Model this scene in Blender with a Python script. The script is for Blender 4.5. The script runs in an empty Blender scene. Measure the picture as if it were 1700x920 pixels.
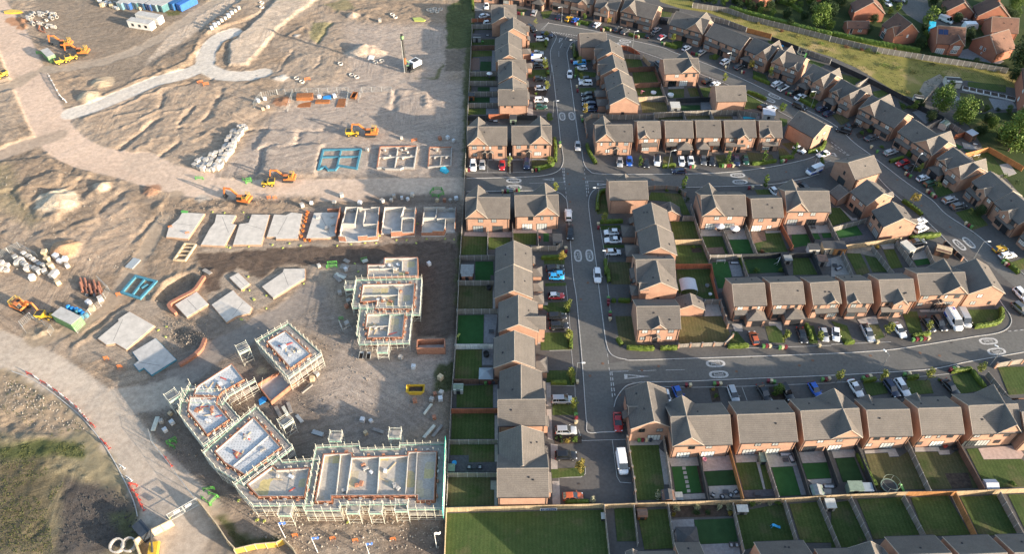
SUN_EL=12.5; SUN=4.8; SKY=.15; EXPO=1.53
import bpy, math, random
from mathutils import Vector, Matrix, noise
R = random.Random(7)
S = bpy.context.scene
COL = S.collection
# ---------------------------------------------------------------- camera of the drone
FPX = 1250.0; PITCH = math.atan(1325/1250.0); CH = 135.0
cp, sp = math.cos(PITCH), math.sin(PITCH)
def P(px, py, z=0.0):
    """point of the photograph -> world point at height z"""
    u = (px-850)/FPX; v = (py-460)/FPX
    dy = cp-v*sp; dz = -sp-v*cp
    t = (z-CH)/dz
    return Vector((u*t, dy*t, z))
class C:
    def __init__(s, ox, oy, k): s.o = (ox, oy, k)
    def __call__(s, x, y): return (s.o[0]+x/s.o[2], s.o[1]+y/s.o[2])
q = 3.834
R1=C(760,0,q);R2=C(1060,0,q);R3=C(1380,0,q);R4=C(760,220,q);R5=C(1060,220,q);R6=C(1380,220,q)
R7=C(740,450,q);R8=C(1040,450,3.832);R9=C(1380,450,q);R10=C(740,680,q);R11=C(1040,680,3.832);R12=C(1380,680,q)
q = 7.669
A1=C(770,0,q);A2=C(940,40,q);A3=C(960,120,q);A4=C(870,0,q);A5=C(1000,0,q);A6=C(1000,310,q);A7=C(1010,400,q);A8=C(1370,300,q)
q = 7.359
B1=C(1530,220,q);B2=C(1250,60,q);B3=C(1380,110,q);B4=C(1480,160,q);B5=C(1380,0,q);B6=C(1530,0,q);B7=C(1560,320,7.664);B8=C(1040,620,6.57)
Z0=C(760,180,6.572)
L1=C(0,0,3.0675);L2=C(380,0,3.0675);L3=C(0,280,3.0675);L4=C(260,300,4.6);L5=C(500,300,4.6);L6=C(400,420,3.408)
L7=C(0,620,3.0675);L8=C(260,540,4.09);L9=C(380,690,4.0);L10=C(140,420,4.183);L11=C(180,760,5.667)
PX=C(0,0,1)
def G(p, z=0.0): return P(p[0], p[1], z)
# ---------------------------------------------------------------- materials
MATS = {}
def lin(c): return tuple(c)+(1.0,) if len(c)==3 else c
class NT:
    def __init__(s, m):
        m.use_nodes = True; s.t = m.node_tree; s.n = s.t.nodes; s.b = s.n['Principled BSDF']
    def new(s, ty, **kw):
        d = s.n.new(ty)
        for k, v in kw.items(): setattr(d, k, v)
        return d
    def link(s, a, b): s.t.links.new(a, b)
    def pos(s, sc=1.0, obj=False):
        if obj: o = s.new('ShaderNodeTexCoord').outputs['Object']
        else: o = s.new('ShaderNodeNewGeometry').outputs['Position']
        return o
    def noise(s, vec, scale, detail=4, rough=.55):
        d = s.new('ShaderNodeTexNoise'); d.inputs['Scale'].default_value = scale
        d.inputs['Detail'].default_value = detail; d.inputs['Roughness'].default_value = rough
        s.link(vec, d.inputs['Vector']); return d.outputs['Fac']
    def ramp(s, fac, stops):
        d = s.new('ShaderNodeValToRGB'); e = d.color_ramp.elements
        while len(e) < len(stops): e.new(.5)
        for i, (p, c) in enumerate(stops): e[i].position = p; e[i].color = lin(c)
        s.link(fac, d.inputs['Fac']); return d.outputs['Color']
    def mix(s, fac, a, b, mode='MIX'):
        d = s.new('ShaderNodeMix', data_type='RGBA', blend_type=mode)
        for i, v in ((0, fac), (6, a), (7, b)):
            if isinstance(v, (int, float)): d.inputs[i].default_value = v
            elif isinstance(v, tuple): d.inputs[i].default_value = lin(v)
            else: s.link(v, d.inputs[i])
        return d.outputs[2]
    def math(s, op, a, b=None):
        d = s.new('ShaderNodeMath', operation=op)
        for i, v in ((0, a), (1, b)):
            if v is None: continue
            if isinstance(v, (int, float)): d.inputs[i].default_value = v
            else: s.link(v, d.inputs[i])
        return d.outputs[0]
    def bump(s, h, strength=.3, dist=.05):
        d = s.new('ShaderNodeBump'); d.inputs['Strength'].default_value = strength; d.inputs['Distance'].default_value = dist
        s.link(h, d.inputs['Height']); s.link(d.outputs[0], s.b.inputs['Normal'])
def mat(name, c, rough=.8, var=.25, scale=1.5, metal=0.0, spec=.4, fine=12.0, hue=None, bump=0.0):
    """plain material with two octaves of uneven colour; hue = second colour mixed in patches"""
    if name in MATS: return MATS[name]
    m = bpy.data.materials.new(name); t = NT(m)
    t.b.inputs['Roughness'].default_value = rough; t.b.inputs['Metallic'].default_value = metal
    t.b.inputs['Specular IOR Level'].default_value = spec
    if var > 0:
        p = t.pos(); n1 = t.noise(p, scale, 5); n2 = t.noise(p, fine, 3)
        lo = tuple(x*(1-var) for x in c); hi = tuple(min(1, x*(1+var)) for x in c)
        col = t.ramp(n1, [(.3, lo), (.7, hi)])
        if hue: col = t.mix(t.ramp(t.noise(p, scale*.45, 4), [(.42, (0,0,0)), (.62, (1,1,1))]), col, hue)
        k = t.ramp(n2, [(.3, (1-var*.6,)*3), (.7, (1+var*.5 if var<.5 else 1.2,)*3)])
        col = t.mix(1.0, col, k, 'MULTIPLY')
        t.link(col, t.b.inputs['Base Color'])
        if bump: t.bump(n2, bump, .08)
    else: t.b.inputs['Base Color'].default_value = lin(c)
    MATS[name] = m; return m
def roof_mat(name, a, b, gauge=.19):
    m = bpy.data.materials.new(name); t = NT(m); p = t.pos()
    sep = t.new('ShaderNodeSeparateXYZ'); t.link(p, sep.inputs[0])
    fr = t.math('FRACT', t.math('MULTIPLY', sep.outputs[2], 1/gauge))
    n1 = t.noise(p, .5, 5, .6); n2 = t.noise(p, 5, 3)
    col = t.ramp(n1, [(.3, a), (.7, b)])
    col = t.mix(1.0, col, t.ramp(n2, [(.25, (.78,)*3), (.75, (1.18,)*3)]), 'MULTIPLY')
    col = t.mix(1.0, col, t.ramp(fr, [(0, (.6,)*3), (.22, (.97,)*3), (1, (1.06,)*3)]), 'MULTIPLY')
    oi = t.new('ShaderNodeObjectInfo'); col = t.mix(1.0, col, t.ramp(oi.outputs['Random'],[(0,(.86,.86,.87)),(1,(1.14,1.12,1.1))]), 'MULTIPLY')
    n5 = t.noise(p, 1.7, 4, .7); col = t.mix(t.ramp(n5,[(.6,(0,0,0)),(.75,(.45,)*3)]), col, tuple(x*1.35 for x in b))
    t.link(col, t.b.inputs['Base Color']); t.b.inputs['Roughness'].default_value = .75
    t.b.inputs['Specular IOR Level'].default_value = .35
    t.bump(fr, .35, .04); MATS[name] = m; return m
def brick_mat(name, a, b, c2):
    m = bpy.data.materials.new(name); t = NT(m); p = t.pos()
    n1 = t.noise(p, .6, 4); n2 = t.noise(p, 7, 4, .7); n3 = t.noise(p, 22, 2)
    col = t.ramp(n2, [(.3, a), (.55, b), (.75, c2)])
    col = t.mix(1.0, col, t.ramp(n1, [(.3, (.86,)*3), (.7, (1.12,)*3)]), 'MULTIPLY')
    col = t.mix(1.0, col, t.ramp(n3, [(.3, (.85,)*3), (.7, (1.15,)*3)]), 'MULTIPLY')
    sep = t.new('ShaderNodeSeparateXYZ'); t.link(p, sep.inputs[0])
    fr = t.math('FRACT', t.math('MULTIPLY', sep.outputs[2], 1/.225))
    col = t.mix(1.0, col, t.ramp(fr, [(0, (.9,)*3), (.2, (1,)*3), (1, (1,)*3)]), 'MULTIPLY')
    t.link(col, t.b.inputs['Base Color']); t.b.inputs['Roughness'].default_value = .9; MATS[name] = m; return m
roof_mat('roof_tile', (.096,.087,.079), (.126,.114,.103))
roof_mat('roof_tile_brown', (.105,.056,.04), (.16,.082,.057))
brick_mat('brick', (.275,.155,.105), (.36,.212,.147), (.42,.268,.19))
brick_mat('brick_red', (.24,.09,.055), (.32,.125,.075), (.37,.16,.10))
mat('ridge', (.18,.16,.14), .85, .2, 3)
mat('gutter', (.025,.025,.028), .5, 0)
mat('frame', (.03,.032,.036), .45, 0)
mat('white_frame', (.75,.75,.73), .5, 0)
mat('door', (.02,.022,.026), .4, .2)
mat('fascia', (.40,.34,.28), .8, .15, 4)
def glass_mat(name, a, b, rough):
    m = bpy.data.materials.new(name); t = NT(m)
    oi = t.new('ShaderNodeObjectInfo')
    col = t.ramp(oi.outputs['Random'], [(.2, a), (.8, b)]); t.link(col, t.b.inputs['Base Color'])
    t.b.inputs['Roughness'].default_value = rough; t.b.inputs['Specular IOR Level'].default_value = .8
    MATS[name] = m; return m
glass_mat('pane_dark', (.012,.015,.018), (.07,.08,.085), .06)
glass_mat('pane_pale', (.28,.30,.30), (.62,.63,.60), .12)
# ---------------------------------------------------------------- mesh builder
class MB:
    def __init__(s): s.v = []; s.f = []; s.m = []; s.mats = []; s.cur = 0
    def mat(s, name):
        if name not in s.mats: s.mats.append(name)
        s.cur = s.mats.index(name); return s
    def face(s, pts):
        b = len(s.v); s.v += [tuple(p) for p in pts]; s.f.append(tuple(range(b, b+len(pts)))); s.m.append(s.cur)
    def raw(s, vs, fs):
        b = len(s.v); s.v += [tuple(p) for p in vs]
        for f in fs: s.f.append(tuple(b+i for i in f)); s.m.append(s.cur)
    def box(s, c, d, rz=0.0, M=None):
        hx, hy, hz = d[0]/2, d[1]/2, d[2]/2; cr, sr = math.cos(rz), math.sin(rz)
        vs = []
        for z in (-hz, hz):
            for x, y in ((-hx,-hy),(hx,-hy),(hx,hy),(-hx,hy)):
                p = Vector((c[0]+x*cr-y*sr, c[1]+x*sr+y*cr, c[2]+z)); vs.append(M@p if M else p)
        s.raw(vs, [(3,2,1,0),(4,5,6,7),(0,1,5,4),(1,2,6,5),(2,3,7,6),(3,0,4,7)]); return s
    def b2(s, x0,x1,y0,y1,z0,z1):
        return s.box(((x0+x1)/2,(y0+y1)/2,(z0+z1)/2),(abs(x1-x0),abs(y1-y0),abs(z1-z0)))
    def ext(s, prof, a, b, axis='x', cap=True):
        """profile of (u, z) extruded along an axis from a to b; closed loop"""
        n = len(prof)
        mk = (lambda t,u,z:(t,u,z)) if axis=='x' else ((lambda t,u,z:(u,t,z)) if axis=='y' else (lambda t,u,z:(u,z,t)))
        vs = [mk(a,u,z) for u,z in prof]+[mk(b,u,z) for u,z in prof]
        fs = [(i,(i+1)%n,n+(i+1)%n,n+i) for i in range(n)]
        if cap: fs += [tuple(range(n))[::-1], tuple(range(n,2*n))]
        s.raw(vs, fs); return s
    def prism(s, poly, z0, z1, bottom=True):
        n = len(poly); vs = [(p[0],p[1],z0) for p in poly]+[(p[0],p[1],z1) for p in poly]
        fs = [(i,(i+1)%n,n+(i+1)%n,n+i) for i in range(n)]+[tuple(range(n,2*n))]
        if bottom: fs.append(tuple(range(n))[::-1])
        s.raw(vs, fs); return s
    def tube(s, pts, r, n=6, r2=None, cap=True):
        pts = [Vector(p) for p in pts]; N = len(pts); b = []
        for i, p in enumerate(pts):
            d = (pts[min(i+1,N-1)]-pts[max(i-1,0)]).normalized()
            a = Vector((0,0,1)) if abs(d.z) < .9 else Vector((1,0,0))
            e1 = d.cross(a).normalized(); e2 = d.cross(e1)
            rr = r if r2 is None else r+(r2-r)*i/max(1,N-1)
            b += [p+e1*(rr*math.cos(2*math.pi*k/n))+e2*(rr*math.sin(2*math.pi*k/n)) for k in range(n)]
        fs = [(i*n+k, i*n+(k+1)%n, (i+1)*n+(k+1)%n, (i+1)*n+k) for i in range(N-1) for k in range(n)]
        if cap: fs += [tuple(range(n)), tuple(range((N-1)*n, N*n))[::-1]]
        s.raw(b, fs); return s
    def lathe(s, c, prof, n=12):
        vs = [(c[0]+r*math.cos(2*math.pi*k/n), c[1]+r*math.sin(2*math.pi*k/n), c[2]+z) for r, z in prof for k in range(n)]
        m = len(prof); s.raw(vs, [(i*n+k,i*n+(k+1)%n,(i+1)*n+(k+1)%n,(i+1)*n+k) for i in range(m-1) for k in range(n)]); return s
    def ribbon(s, pts, w0, w1, z):
        """flat strip along a ground polyline between lateral offsets w0 and w1"""
        L = offset(pts, w0); Q = offset(pts, w1); n = len(pts)
        s.raw([(p[0],p[1],z) for p in L]+[(p[0],p[1],z) for p in Q], [(i,i+1,n+i+1,n+i) for i in range(n-1)]); return s
    def wallstrip(s, pts, t, z0, z1):
        L = offset(pts, -t/2); Q = offset(pts, t/2); n = len(pts)
        vs = [(p[0],p[1],z0) for p in L]+[(p[0],p[1],z0) for p in Q]+[(p[0],p[1],z1) for p in L]+[(p[0],p[1],z1) for p in Q]
        fs = []
        for i in range(n-1): fs += [(i,i+1,2*n+i+1,2*n+i),(n+i+1,n+i,3*n+i,3*n+i+1),(2*n+i,2*n+i+1,3*n+i+1,3*n+i)]
        fs += [(0,2*n,3*n,n),(n-1,2*n-1,4*n-1,3*n-1)]
        s.raw(vs, fs); return s
    def mesh(s, name, smooth=False):
        me = bpy.data.meshes.new(name); me.from_pydata(s.v, [], s.f)
        for n in s.mats: me.materials.append(MATS[n])
        me.polygons.foreach_set('material_index', s.m)
        if smooth: me.polygons.foreach_set('use_smooth', [True]*len(s.f))
        me.update(); return me
    def build(s, name, parent=None, smooth=False):
        return link(name, s.mesh(name, smooth), parent)
def offset(pts, w):
    out = []; n = len(pts); pts = [Vector((p[0],p[1])) for p in pts]
    for i in range(n):
        d0 = (pts[i]-pts[i-1]).normalized() if i else None; d1 = (pts[i+1]-pts[i]).normalized() if i<n-1 else None
        if d0 is None: d0 = d1
        if d1 is None: d1 = d0
        m = (d0+d1); m = m.normalized() if m.length > .01 else d1
        k = 1/max(.35, m.dot(d1)); out.append(pts[i]+Vector((-m.y, m.x))*w*k)
    return out
def smoothline(pts, k=6, closed=False):
    """Catmull-Rom through ground points"""
    pts = [Vector(p) for p in pts]; n = len(pts); out = []
    for i in range(n if closed else n-1):
        if closed: a,b,c,d = pts[i-1],pts[i],pts[(i+1)%n],pts[(i+2)%n]
        else: a,b,c,d = pts[max(i-1,0)],pts[i],pts[i+1],pts[min(i+2,n-1)]
        for j in range(k):
            t = j/k; out.append(.5*((2*b)+(c-a)*t+(2*a-5*b+4*c-d)*t*t+(3*b-a-3*c+d)*t**3))
    if not closed: out.append(pts[-1])
    return out
# ---------------------------------------------------------------- objects
def link(name, me, parent=None):
    o = bpy.data.objects.new(name, me); COL.objects.link(o)
    if parent: o.parent = parent
    return o
REG = []
def reg(o, desc, region, cat, group=None, axis='x'):
    o['category'] = cat
    if group: o['group'] = group
    REG.append((o, desc, region, axis)); return o
def empty(name, loc, rz=0.0):
    o = bpy.data.objects.new(name, None); COL.objects.link(o); o.location = loc; o.rotation_euler = (0,0,rz)
    o.empty_display_size = .2; return o
def struct(o): o['kind'] = 'structure'; return o
def tree_copy(o, loc, rz=0.0, sc=None):
    r = o.copy(); COL.objects.link(r); r.location = loc; r.rotation_euler = (0,0,rz)
    if sc: r.scale = (sc,)*3 if isinstance(sc, (int,float)) else sc
    for k in ('label','group','category'):
        if k in r: del r[k]
    for ch in o.children:
        c = ch.copy(); COL.objects.link(c); c.parent = r
        for g in ch.children:
            d = g.copy(); COL.objects.link(d); d.parent = c
    return r
ORD = 'first second third fourth fifth sixth seventh eighth ninth tenth eleventh twelfth thirteenth fourteenth fifteenth sixteenth seventeenth eighteenth nineteenth twentieth'.split()
def ordinal(i):
    if i < 20: return ORD[i]
    t = {2:'twenty',3:'thirty',4:'forty',5:'fifty',6:'sixty',7:'seventy',8:'eighty',9:'ninety'}[(i+1)//10]; u = (i+1)%10
    return t+('th' if u==0 else '-'+ORD[u-1]) if u else t[:-1]+'ieth'
def label_all():
    gr = {}
    for o, d, r, ax in REG: gr.setdefault((d, r, ax), []).append(o)
    for (d, r, ax), os_ in gr.items():
        if len(os_) == 1: os_[0]['label'] = (d+' '+r).strip(); continue
        key = (lambda o: o.matrix_world.translation.x) if ax=='x' else (lambda o: -o.matrix_world.translation.y)
        key = (lambda o: LOC[o.name][0]) if ax=='x' else (lambda o: -LOC[o.name][1])
        os_.sort(key=key); n = len(os_)
        a, b, c = ('leftmost','rightmost','from the left') if ax=='x' else ('topmost','lowest','from the top')
        for i, o in enumerate(os_):
            if i == 0: o['label'] = f'{a} {d} {r}'
            elif i == n-1: o['label'] = f'{b} {d} {r}'
            else: o['label'] = f'{ordinal(i)} {d} {c} {r}'
LOC = {}
def fill_loc():
    for o, *_ in REG:
        if o.type == 'MESH' and o.location.length < 1e-6:
            vs = o.data.vertices; n = len(vs); LOC[o.name] = (sum(v.co.x for v in vs)/n, sum(v.co.y for v in vs)/n)
        else: LOC[o.name] = (o.location.x, o.location.y)
# ---------------------------------------------------------------- houses
WK = {'W':(1.3,1.15,2,2,'window'),'w':(.72,1.12,1,2,'window'),'V':(2.1,1.3,4,2,'bay_window'),'P':(2.7,2.1,4,1,'patio_door'),
      'D':(.98,2.1,1,1,'front_door'),'G':(2.4,2.1,1,1,'garage_door'),'s':(.5,.6,1,1,'window'),'k':(1.0,2.1,1,1,'back_door')}
WM = {}
def win_meshes(k, white=False, pale=False):
    key = (k, white, pale)
    if key in WM: return WM[key]
    w, h, nx, nz, nm = WK[k]; f = MB().mat('white_frame' if white else 'frame'); t = .075
    f.b2(-w/2,w/2,-.05,.0,h/2-t,h/2).b2(-w/2,w/2,-.08,.0,-h/2,-h/2+t)
    f.b2(-w/2,-w/2+t,-.05,.0,-h/2+t,h/2-t).b2(w/2-t,w/2,-.05,.0,-h/2+t,h/2-t)
    if k in 'DGk':
        f.mat('door').b2(-w/2+t,w/2-t,-.035,0,-h/2+t,h/2-t)
        if k == 'G':
            for i in range(1,5): f.b2(-w/2+t,w/2-t,-.045,-.036,-h/2+i*.42,-h/2+i*.42+.05)
        WM[key] = (nm, f.mesh(nm), None); return WM[key]
    for i in range(1,nx): x = -w/2+w*i/nx; f.b2(x-.035,x+.035,-.045,0,-h/2+t,h/2-t)
    for i in range(1,nz): z = -h/2+h*(i/nz)+.05; f.b2(-w/2+t,w/2-t,-.04,0,z-.025,z+.025)
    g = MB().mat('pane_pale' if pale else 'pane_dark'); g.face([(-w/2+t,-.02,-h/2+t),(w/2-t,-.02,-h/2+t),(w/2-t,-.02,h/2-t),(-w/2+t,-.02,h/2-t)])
    WM[key] = (nm, f.mesh(nm), g.mesh('pane')); return WM[key]
HR = random.Random(3)
HOUSES = []
def house(p1, p2, feats='', gabs=(), mode='ridge', w=8.6, eh=5.0, rh=7.6, brick='brick', roof='roof_tile', name='brick_house',
          desc='brick house', region='', axis='x', white=False, chim=(), shrink=0, group=None, cat='house'):
    zz = {'ridge':rh,'eave':eh,'beave':eh,'base':0}[mode]
    a, b = G(p1,zz), G(p2,zz); d = (b-a); d.z = 0; L = d.length; u = d/L; n = Vector((-u.y,u.x,0)); c = (a+b)/2; c.z = 0
    L -= shrink
    if mode == 'ridge': L -= .3
    elif mode == 'beave': c -= n*(w/2)
    else: c += n*(w/2)
    rz = math.atan2(u.y, u.x); H = empty(name, c, rz)
    X, Y = L/2, w/2; tk = .14; o = .2; sl = (rh-eh)/Y
    walls = MB().mat(brick); rf = MB().mat(roof)
    walls.ext([(-Y,0),(Y,0),(Y,eh-.02),(0,rh-tk-.03),(-Y,eh-.02)], -X, X)
    ze = eh-o*sl; xo = .17
    rf.ext([(-Y-o,ze),(0,rh),(Y+o,ze),(Y+o,ze-tk),(0,rh-tk),(-Y-o,ze-tk)], -X-xo, X+xo)
    rf.mat('ridge').ext([(-.16,rh-.05),(0,rh+.06),(.16,rh-.05)], -X-xo-.01, X+xo+.01)
    rf.mat('fascia')
    for sx in (-1,1):      # verge boards, proud of the tiles
        x = sx*(X+xo); rf.ext([(-Y-o,ze-.2),(-Y-o,ze+.015),(0,rh+.02),(Y+o,ze+.015),(Y+o,ze-.2),(0,rh-.2)], x, x+sx*.05)
    for s in (-1,1): MB().mat('gutter').b2(-X,X,s*(Y+o)+(0 if s>0 else -.12),s*(Y+o)+(.12 if s>0 else 0),ze-.17,ze-.05).build('gutter', H)
    planes = []
    for gi, (side, t0, t1, pr, thr) in enumerate(gabs):
        s = -1 if side == 'f' else 1; x0, x1 = -X+t0*L, -X+t1*L; gw = (x1-x0)/2; xm = (x0+x1)/2
        zp = rh+.04-.006*gi if thr else min(rh-.15, eh+gw*.95)
        e2 = .22; sg = (zp-eh)/gw; ye = s*(Y+pr)
        yb = (-s*(Y+.0)) if thr else s*max(.2, Y*(1-(zp-eh)/(rh-eh))-.2)
        z0 = 0 if pr > .02 else eh-.06
        y_in = s*(Y-.3)
        walls.ext([(x0+.003,z0),(x1-.003,z0),(x1-.003,eh-.02),(xm,zp-tk-.03),(x0+.003,eh-.02)], ye+s*.012, (yb-s*.012 if thr else yb), 'y')
        zg = eh-e2*sg; yf = ye+s*.18; yk = -s*(Y+.2) if thr else yb
        rf.mat(roof).ext([(x0-e2,zg),(xm,zp),(x1+e2,zg),(x1+e2,zg-tk),(xm,zp-tk),(x0-e2,zg-tk)], yf, yk, 'y')
        rf.mat('ridge').ext([(xm-.15,zp-.05),(xm,zp+.06),(xm+.15,zp-.05)], yf, yk, 'y')
        rf.mat('fascia').ext([(x0-e2,zg-.2),(x0-e2,zg+.015),(xm,zp+.02),(x1+e2,zg+.015),(x1+e2,zg-.2),(xm,zp-.2)], yf, yf+s*.05, 'y')
        if thr: rf.ext([(x0-e2,zg-.2),(x0-e2,zg+.015),(xm,zp+.02),(x1+e2,zg+.015),(x1+e2,zg-.2),(xm,zp-.2)], yk, yk-s*.05, 'y')
        planes.append((side,t0,t1,pr))
    def place(side, t):
        """local point on a wall, its outward angle and its proud distance"""
        if side in 'fb':
            pr = max([p for sd,a0,a1,p in planes if sd==side and a0<=t<=a1]+[0])
            thr = any(sd in side and a0<=t<=a1 for sd,a0,a1,p in planes) or any(g[4] and g[1]<=t<=g[2] for g in gabs)
            y = (Y+pr+(.014 if thr else .0)); x = -X+t*L
            return ((x,-y),0.0) if side=='f' else ((x,y),math.pi)
        y = Y-t*w
        return ((-X,y),-math.pi/2) if side=='a' else ((X,y),math.pi/2)
    for tk_ in feats.split():
        side, k = tk_[0], tk_[1]; rest = tk_[2:]
        if k in WK:
            up = 'u' in rest; pale = 'p' in rest; t = int(rest.rstrip('ugp'))/100
            (x,y),ang = place(side,t); ww,hh = WK[k][:2]
            z = (eh-.5-hh/2) if up else ((.9+hh/2) if k in 'WwVs' else .06+hh/2)
            if rest.endswith('pu') or not pale: pass
            if not pale and k in 'WwPV': pale = HR.random() < (.3 if k!='P' else .55)
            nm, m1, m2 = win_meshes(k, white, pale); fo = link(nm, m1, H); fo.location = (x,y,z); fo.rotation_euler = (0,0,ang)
            if m2: link('pane', m2, fo)
        elif k in 'CA':
            t0, t1 = [int(v)/100 for v in rest.split('-')[:2]]
            dep = float(rest.split('-')[2]) if rest.count('-')>1 else (1.0 if k=='C' else 2.4)
            (xa,ya),ang = place(side,t0); (xb,yb),_ = place(side,t1)
            M = Matrix.Translation(((xa+xb)/2,(ya+yb)/2,0))@Matrix.Rotation(ang,4,'Z'); ln = math.hypot(xb-xa,yb-ya)/2
            pb = MB().mat(roof)
            if k == 'C':
                pb.ext([(-dep,2.62),(0,3.28),(0,3.16),(-dep,2.5)], -ln, ln)
                pb.mat('gutter').b2(-ln,ln,-dep-.1,-dep,2.46,2.58)
                wb = MB().mat(brick); hw = min(ln*.5, 1.25); sx = -1 if len(rest.split('-'))<4 else 1
                cx = sx*(ln-hw-.1); wb.b2(cx-hw,cx+hw,-dep+.28,0,0,2.55)
                o1 = pb.build('canopy_roof', H); o2 = wb.build('bay', H)
                nm, m1, m2 = win_meshes('V', white, HR.random()<.45); fo = link(nm, m1, o2); fo.location = (cx,-dep+.28,1.5)
                fo.scale = (min(1,2*hw/2.2),1,1)
                o1.matrix_local = M; o2.matrix_local = M
                if m2:
                    gl = link('pane', m2, o2); gl.location = fo.location; gl.scale = fo.scale
            else:
                wb = MB().mat(brick); wb.b2(-ln+.01,ln-.01,-dep,.0,0,2.5)
                e=.25; zr = 2.45+min(ln,1.9)*.62; yr = -dep+ln*.75
                V = [(-ln-e,-dep-e,2.4),(ln+e,-dep-e,2.4),(ln+e,0,2.4),(-ln-e,0,2.4),(0,yr,zr),(0,0,zr)]
                pb.raw(V, [(0,1,4),(1,2,5,4),(3,0,4,5)])
                pb.mat('gutter').b2(-ln-e,ln+e,-dep-e-.09,-dep-e,2.28,2.4); pb.b2(-ln-e,ln+e,-dep-e,0,2.3,2.39)
                o1 = wb.build('garage', H); o2 = pb.build('garage_roof', H); o1.matrix_local = M; o2.matrix_local = M
                nm, m1, _ = win_meshes('G'); fo = link(nm, m1, o1); fo.location = (ln*.15,-dep,1.1)
        elif k == 'H':
            t = int(rest)/100; (x,y),ang = place(side,t); pb = MB().mat(roof); hw = .95; dep = .95
            pb.ext([(-hw,2.5),(0,3.2),(hw,2.5),(hw,2.4),(0,3.1),(-hw,2.4)], -dep, 0, 'y')
            pb.mat('fascia').ext([(-hw,2.4),(0,3.1),(hw,2.4),(hw,2.5),(0,3.2),(-hw,2.5)], -dep-.05, -dep, 'y')
            pb.mat('gutter').b2(-hw+.05,-hw+.15,-dep+.05,-dep+.15,0,2.45).b2(hw-.15,hw-.05,-dep+.05,-dep+.15,0,2.45)
            o1 = pb.build('porch', H); o1.matrix_local = Matrix.Translation((x,y,0))@Matrix.Rotation(ang,4,'Z')
    walls.build('wall', H); r = rf.build('roof', H);
    for sx in (-1,1): MB().mat('gutter').b2(sx*(X-.25)-.04,sx*(X-.25)+.04,-Y-.09,-Y,.1,ze-.1).build('downpipe', H)
    for _ in range(2):
        x = HR.uniform(-X*.7,X*.7); y = HR.choice((-1,1))*HR.uniform(.3,.7)*Y; z = rh-abs(y)*sl; MB().mat('gutter').box((x,y,z+.05),(.28,.28,.2)).build('roof_vent', r)
    for t in chim:
        ch = MB().mat(brick); x = -X+t*L; ch.b2(x-.4,x+.4,-.3,.3,rh-.8,rh+1.1); ch.mat('ridge').lathe((x,0,rh+1.1),[(.12,0),(.1,.35),(.0,.35)],8); ch.build('chimney', r)
    reg(H, desc, region, cat, group, axis); HOUSES.append(H); return H
PG='f'
def hs(desc, region, axis='x', **k): return dict(desc=desc, region=region, axis=axis, **k)
# ---- west of the main road, far to near
WG = dict(group='houses west of the main road', region='west of the main road', axis='y')
pd, pr_ = 'semi with ridge along the road', 'semi with ridge across the road'
house(A1(352,58),A1(667,56), 'bW30u', desc=pr_, **WG)
house(A1(515,205),A1(509,85), 'aw50u', desc=pd, **WG)
house(A1(632,355),A1(627,215), 'aw80g fC5-45 fD60g', [('f',.38,.72,1.0,0)], desc=pd, **WG)
house(A1(567,545),A1(568,395), 'fA30-70-3 fD80g', desc=pd, **WG)
house(A1(576,692),A1(570,548), 'fA5-45-3.2 fD60g', desc=pd, **WG)
house(A1(437,760),A1(787,752), 'zC10-50', desc=pr_, **WG)
house(R1(347,478),R1(345,388), 'fC10-60 fw70u', desc=pd, **WG)
house(R1(352,572),R1(348,490), 'fC30-90 fw60u', desc=pd, **WG)
house(R1(258,568),R1(445,567), 'fs22u fs47u zw40u fs75g fs85g', desc=pr_, **WG)
H1 = 'fW17up fw42up fw58u fW84u fW18gp fD43g fD58g fW84g fH43 fH58'
house(Z0(110,395),Z0(530,395), H1+' bP25g bP75g', [('f',0,.51,0,1)], 'eave', w=9.3, rh=7.9, desc='brick semi pair with left gable', region='above upper side road by site', group='houses west of the main road')
house(Z0(597,388),Z0(1020,385), 'fW16u fw41u fw60u fw85u fW17g fD42g fV66gp fs86g fH42', [('f',.47,1,0,1)], 'eave', w=9.3, rh=7.9, desc='brick house with right gable', region='on the corner above the upper side road', group='houses west of the main road')
house(R4(53,541),R4(326,543), 'fW34up fW65u fP27g fP73g', [('f',0,.5,0,1)], 'eave', w=9.3, rh=7.9, desc='brick semi pair with left gable', region='below upper side road by site', group='houses west of the main road')
house(R4(370,530),R4(640,524), 'fW35u fw62up fw85up fP27gp fP62g', [('f',.45,1,0,1)], 'eave', w=9.3, rh=7.9, desc='brick house with right gable', region='on the corner below the upper side road', group='houses west of the main road')
house(R4(357,836),R4(356,687), 'fA10-50-2.4 fD60g fC60-95', desc=pd, **WG)
house(R7(432,122),R4(355,842), 'fA5-45-2.6 fA55-95-2.6 fD50g', desc=pd, **WG)
house(R7(463,338),R7(461,152), 'fD30g fW70u fs10g', [('f',.1,.55,1.6,0)], desc=pd, **WG)
house(R7(437,568),R7(436,380), 'fA8-60-2.8 fD75g', desc=pd, **WG)
house(R7(480,810),R7(478,594), 'fC30-90 fD20g', desc=pd, **WG)
house(R7(332,820),R7(632,815), 'zD60g zC60-90', desc=pr_, **WG)
house(R10(490,358),R10(481,103), 'fC20-80 fD50g', desc=pd, **WG)
house(R10(328,376),R10(652,373), 'zD50g zC30-80 fs78g fs85g', desc=pr_, **WG)
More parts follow.
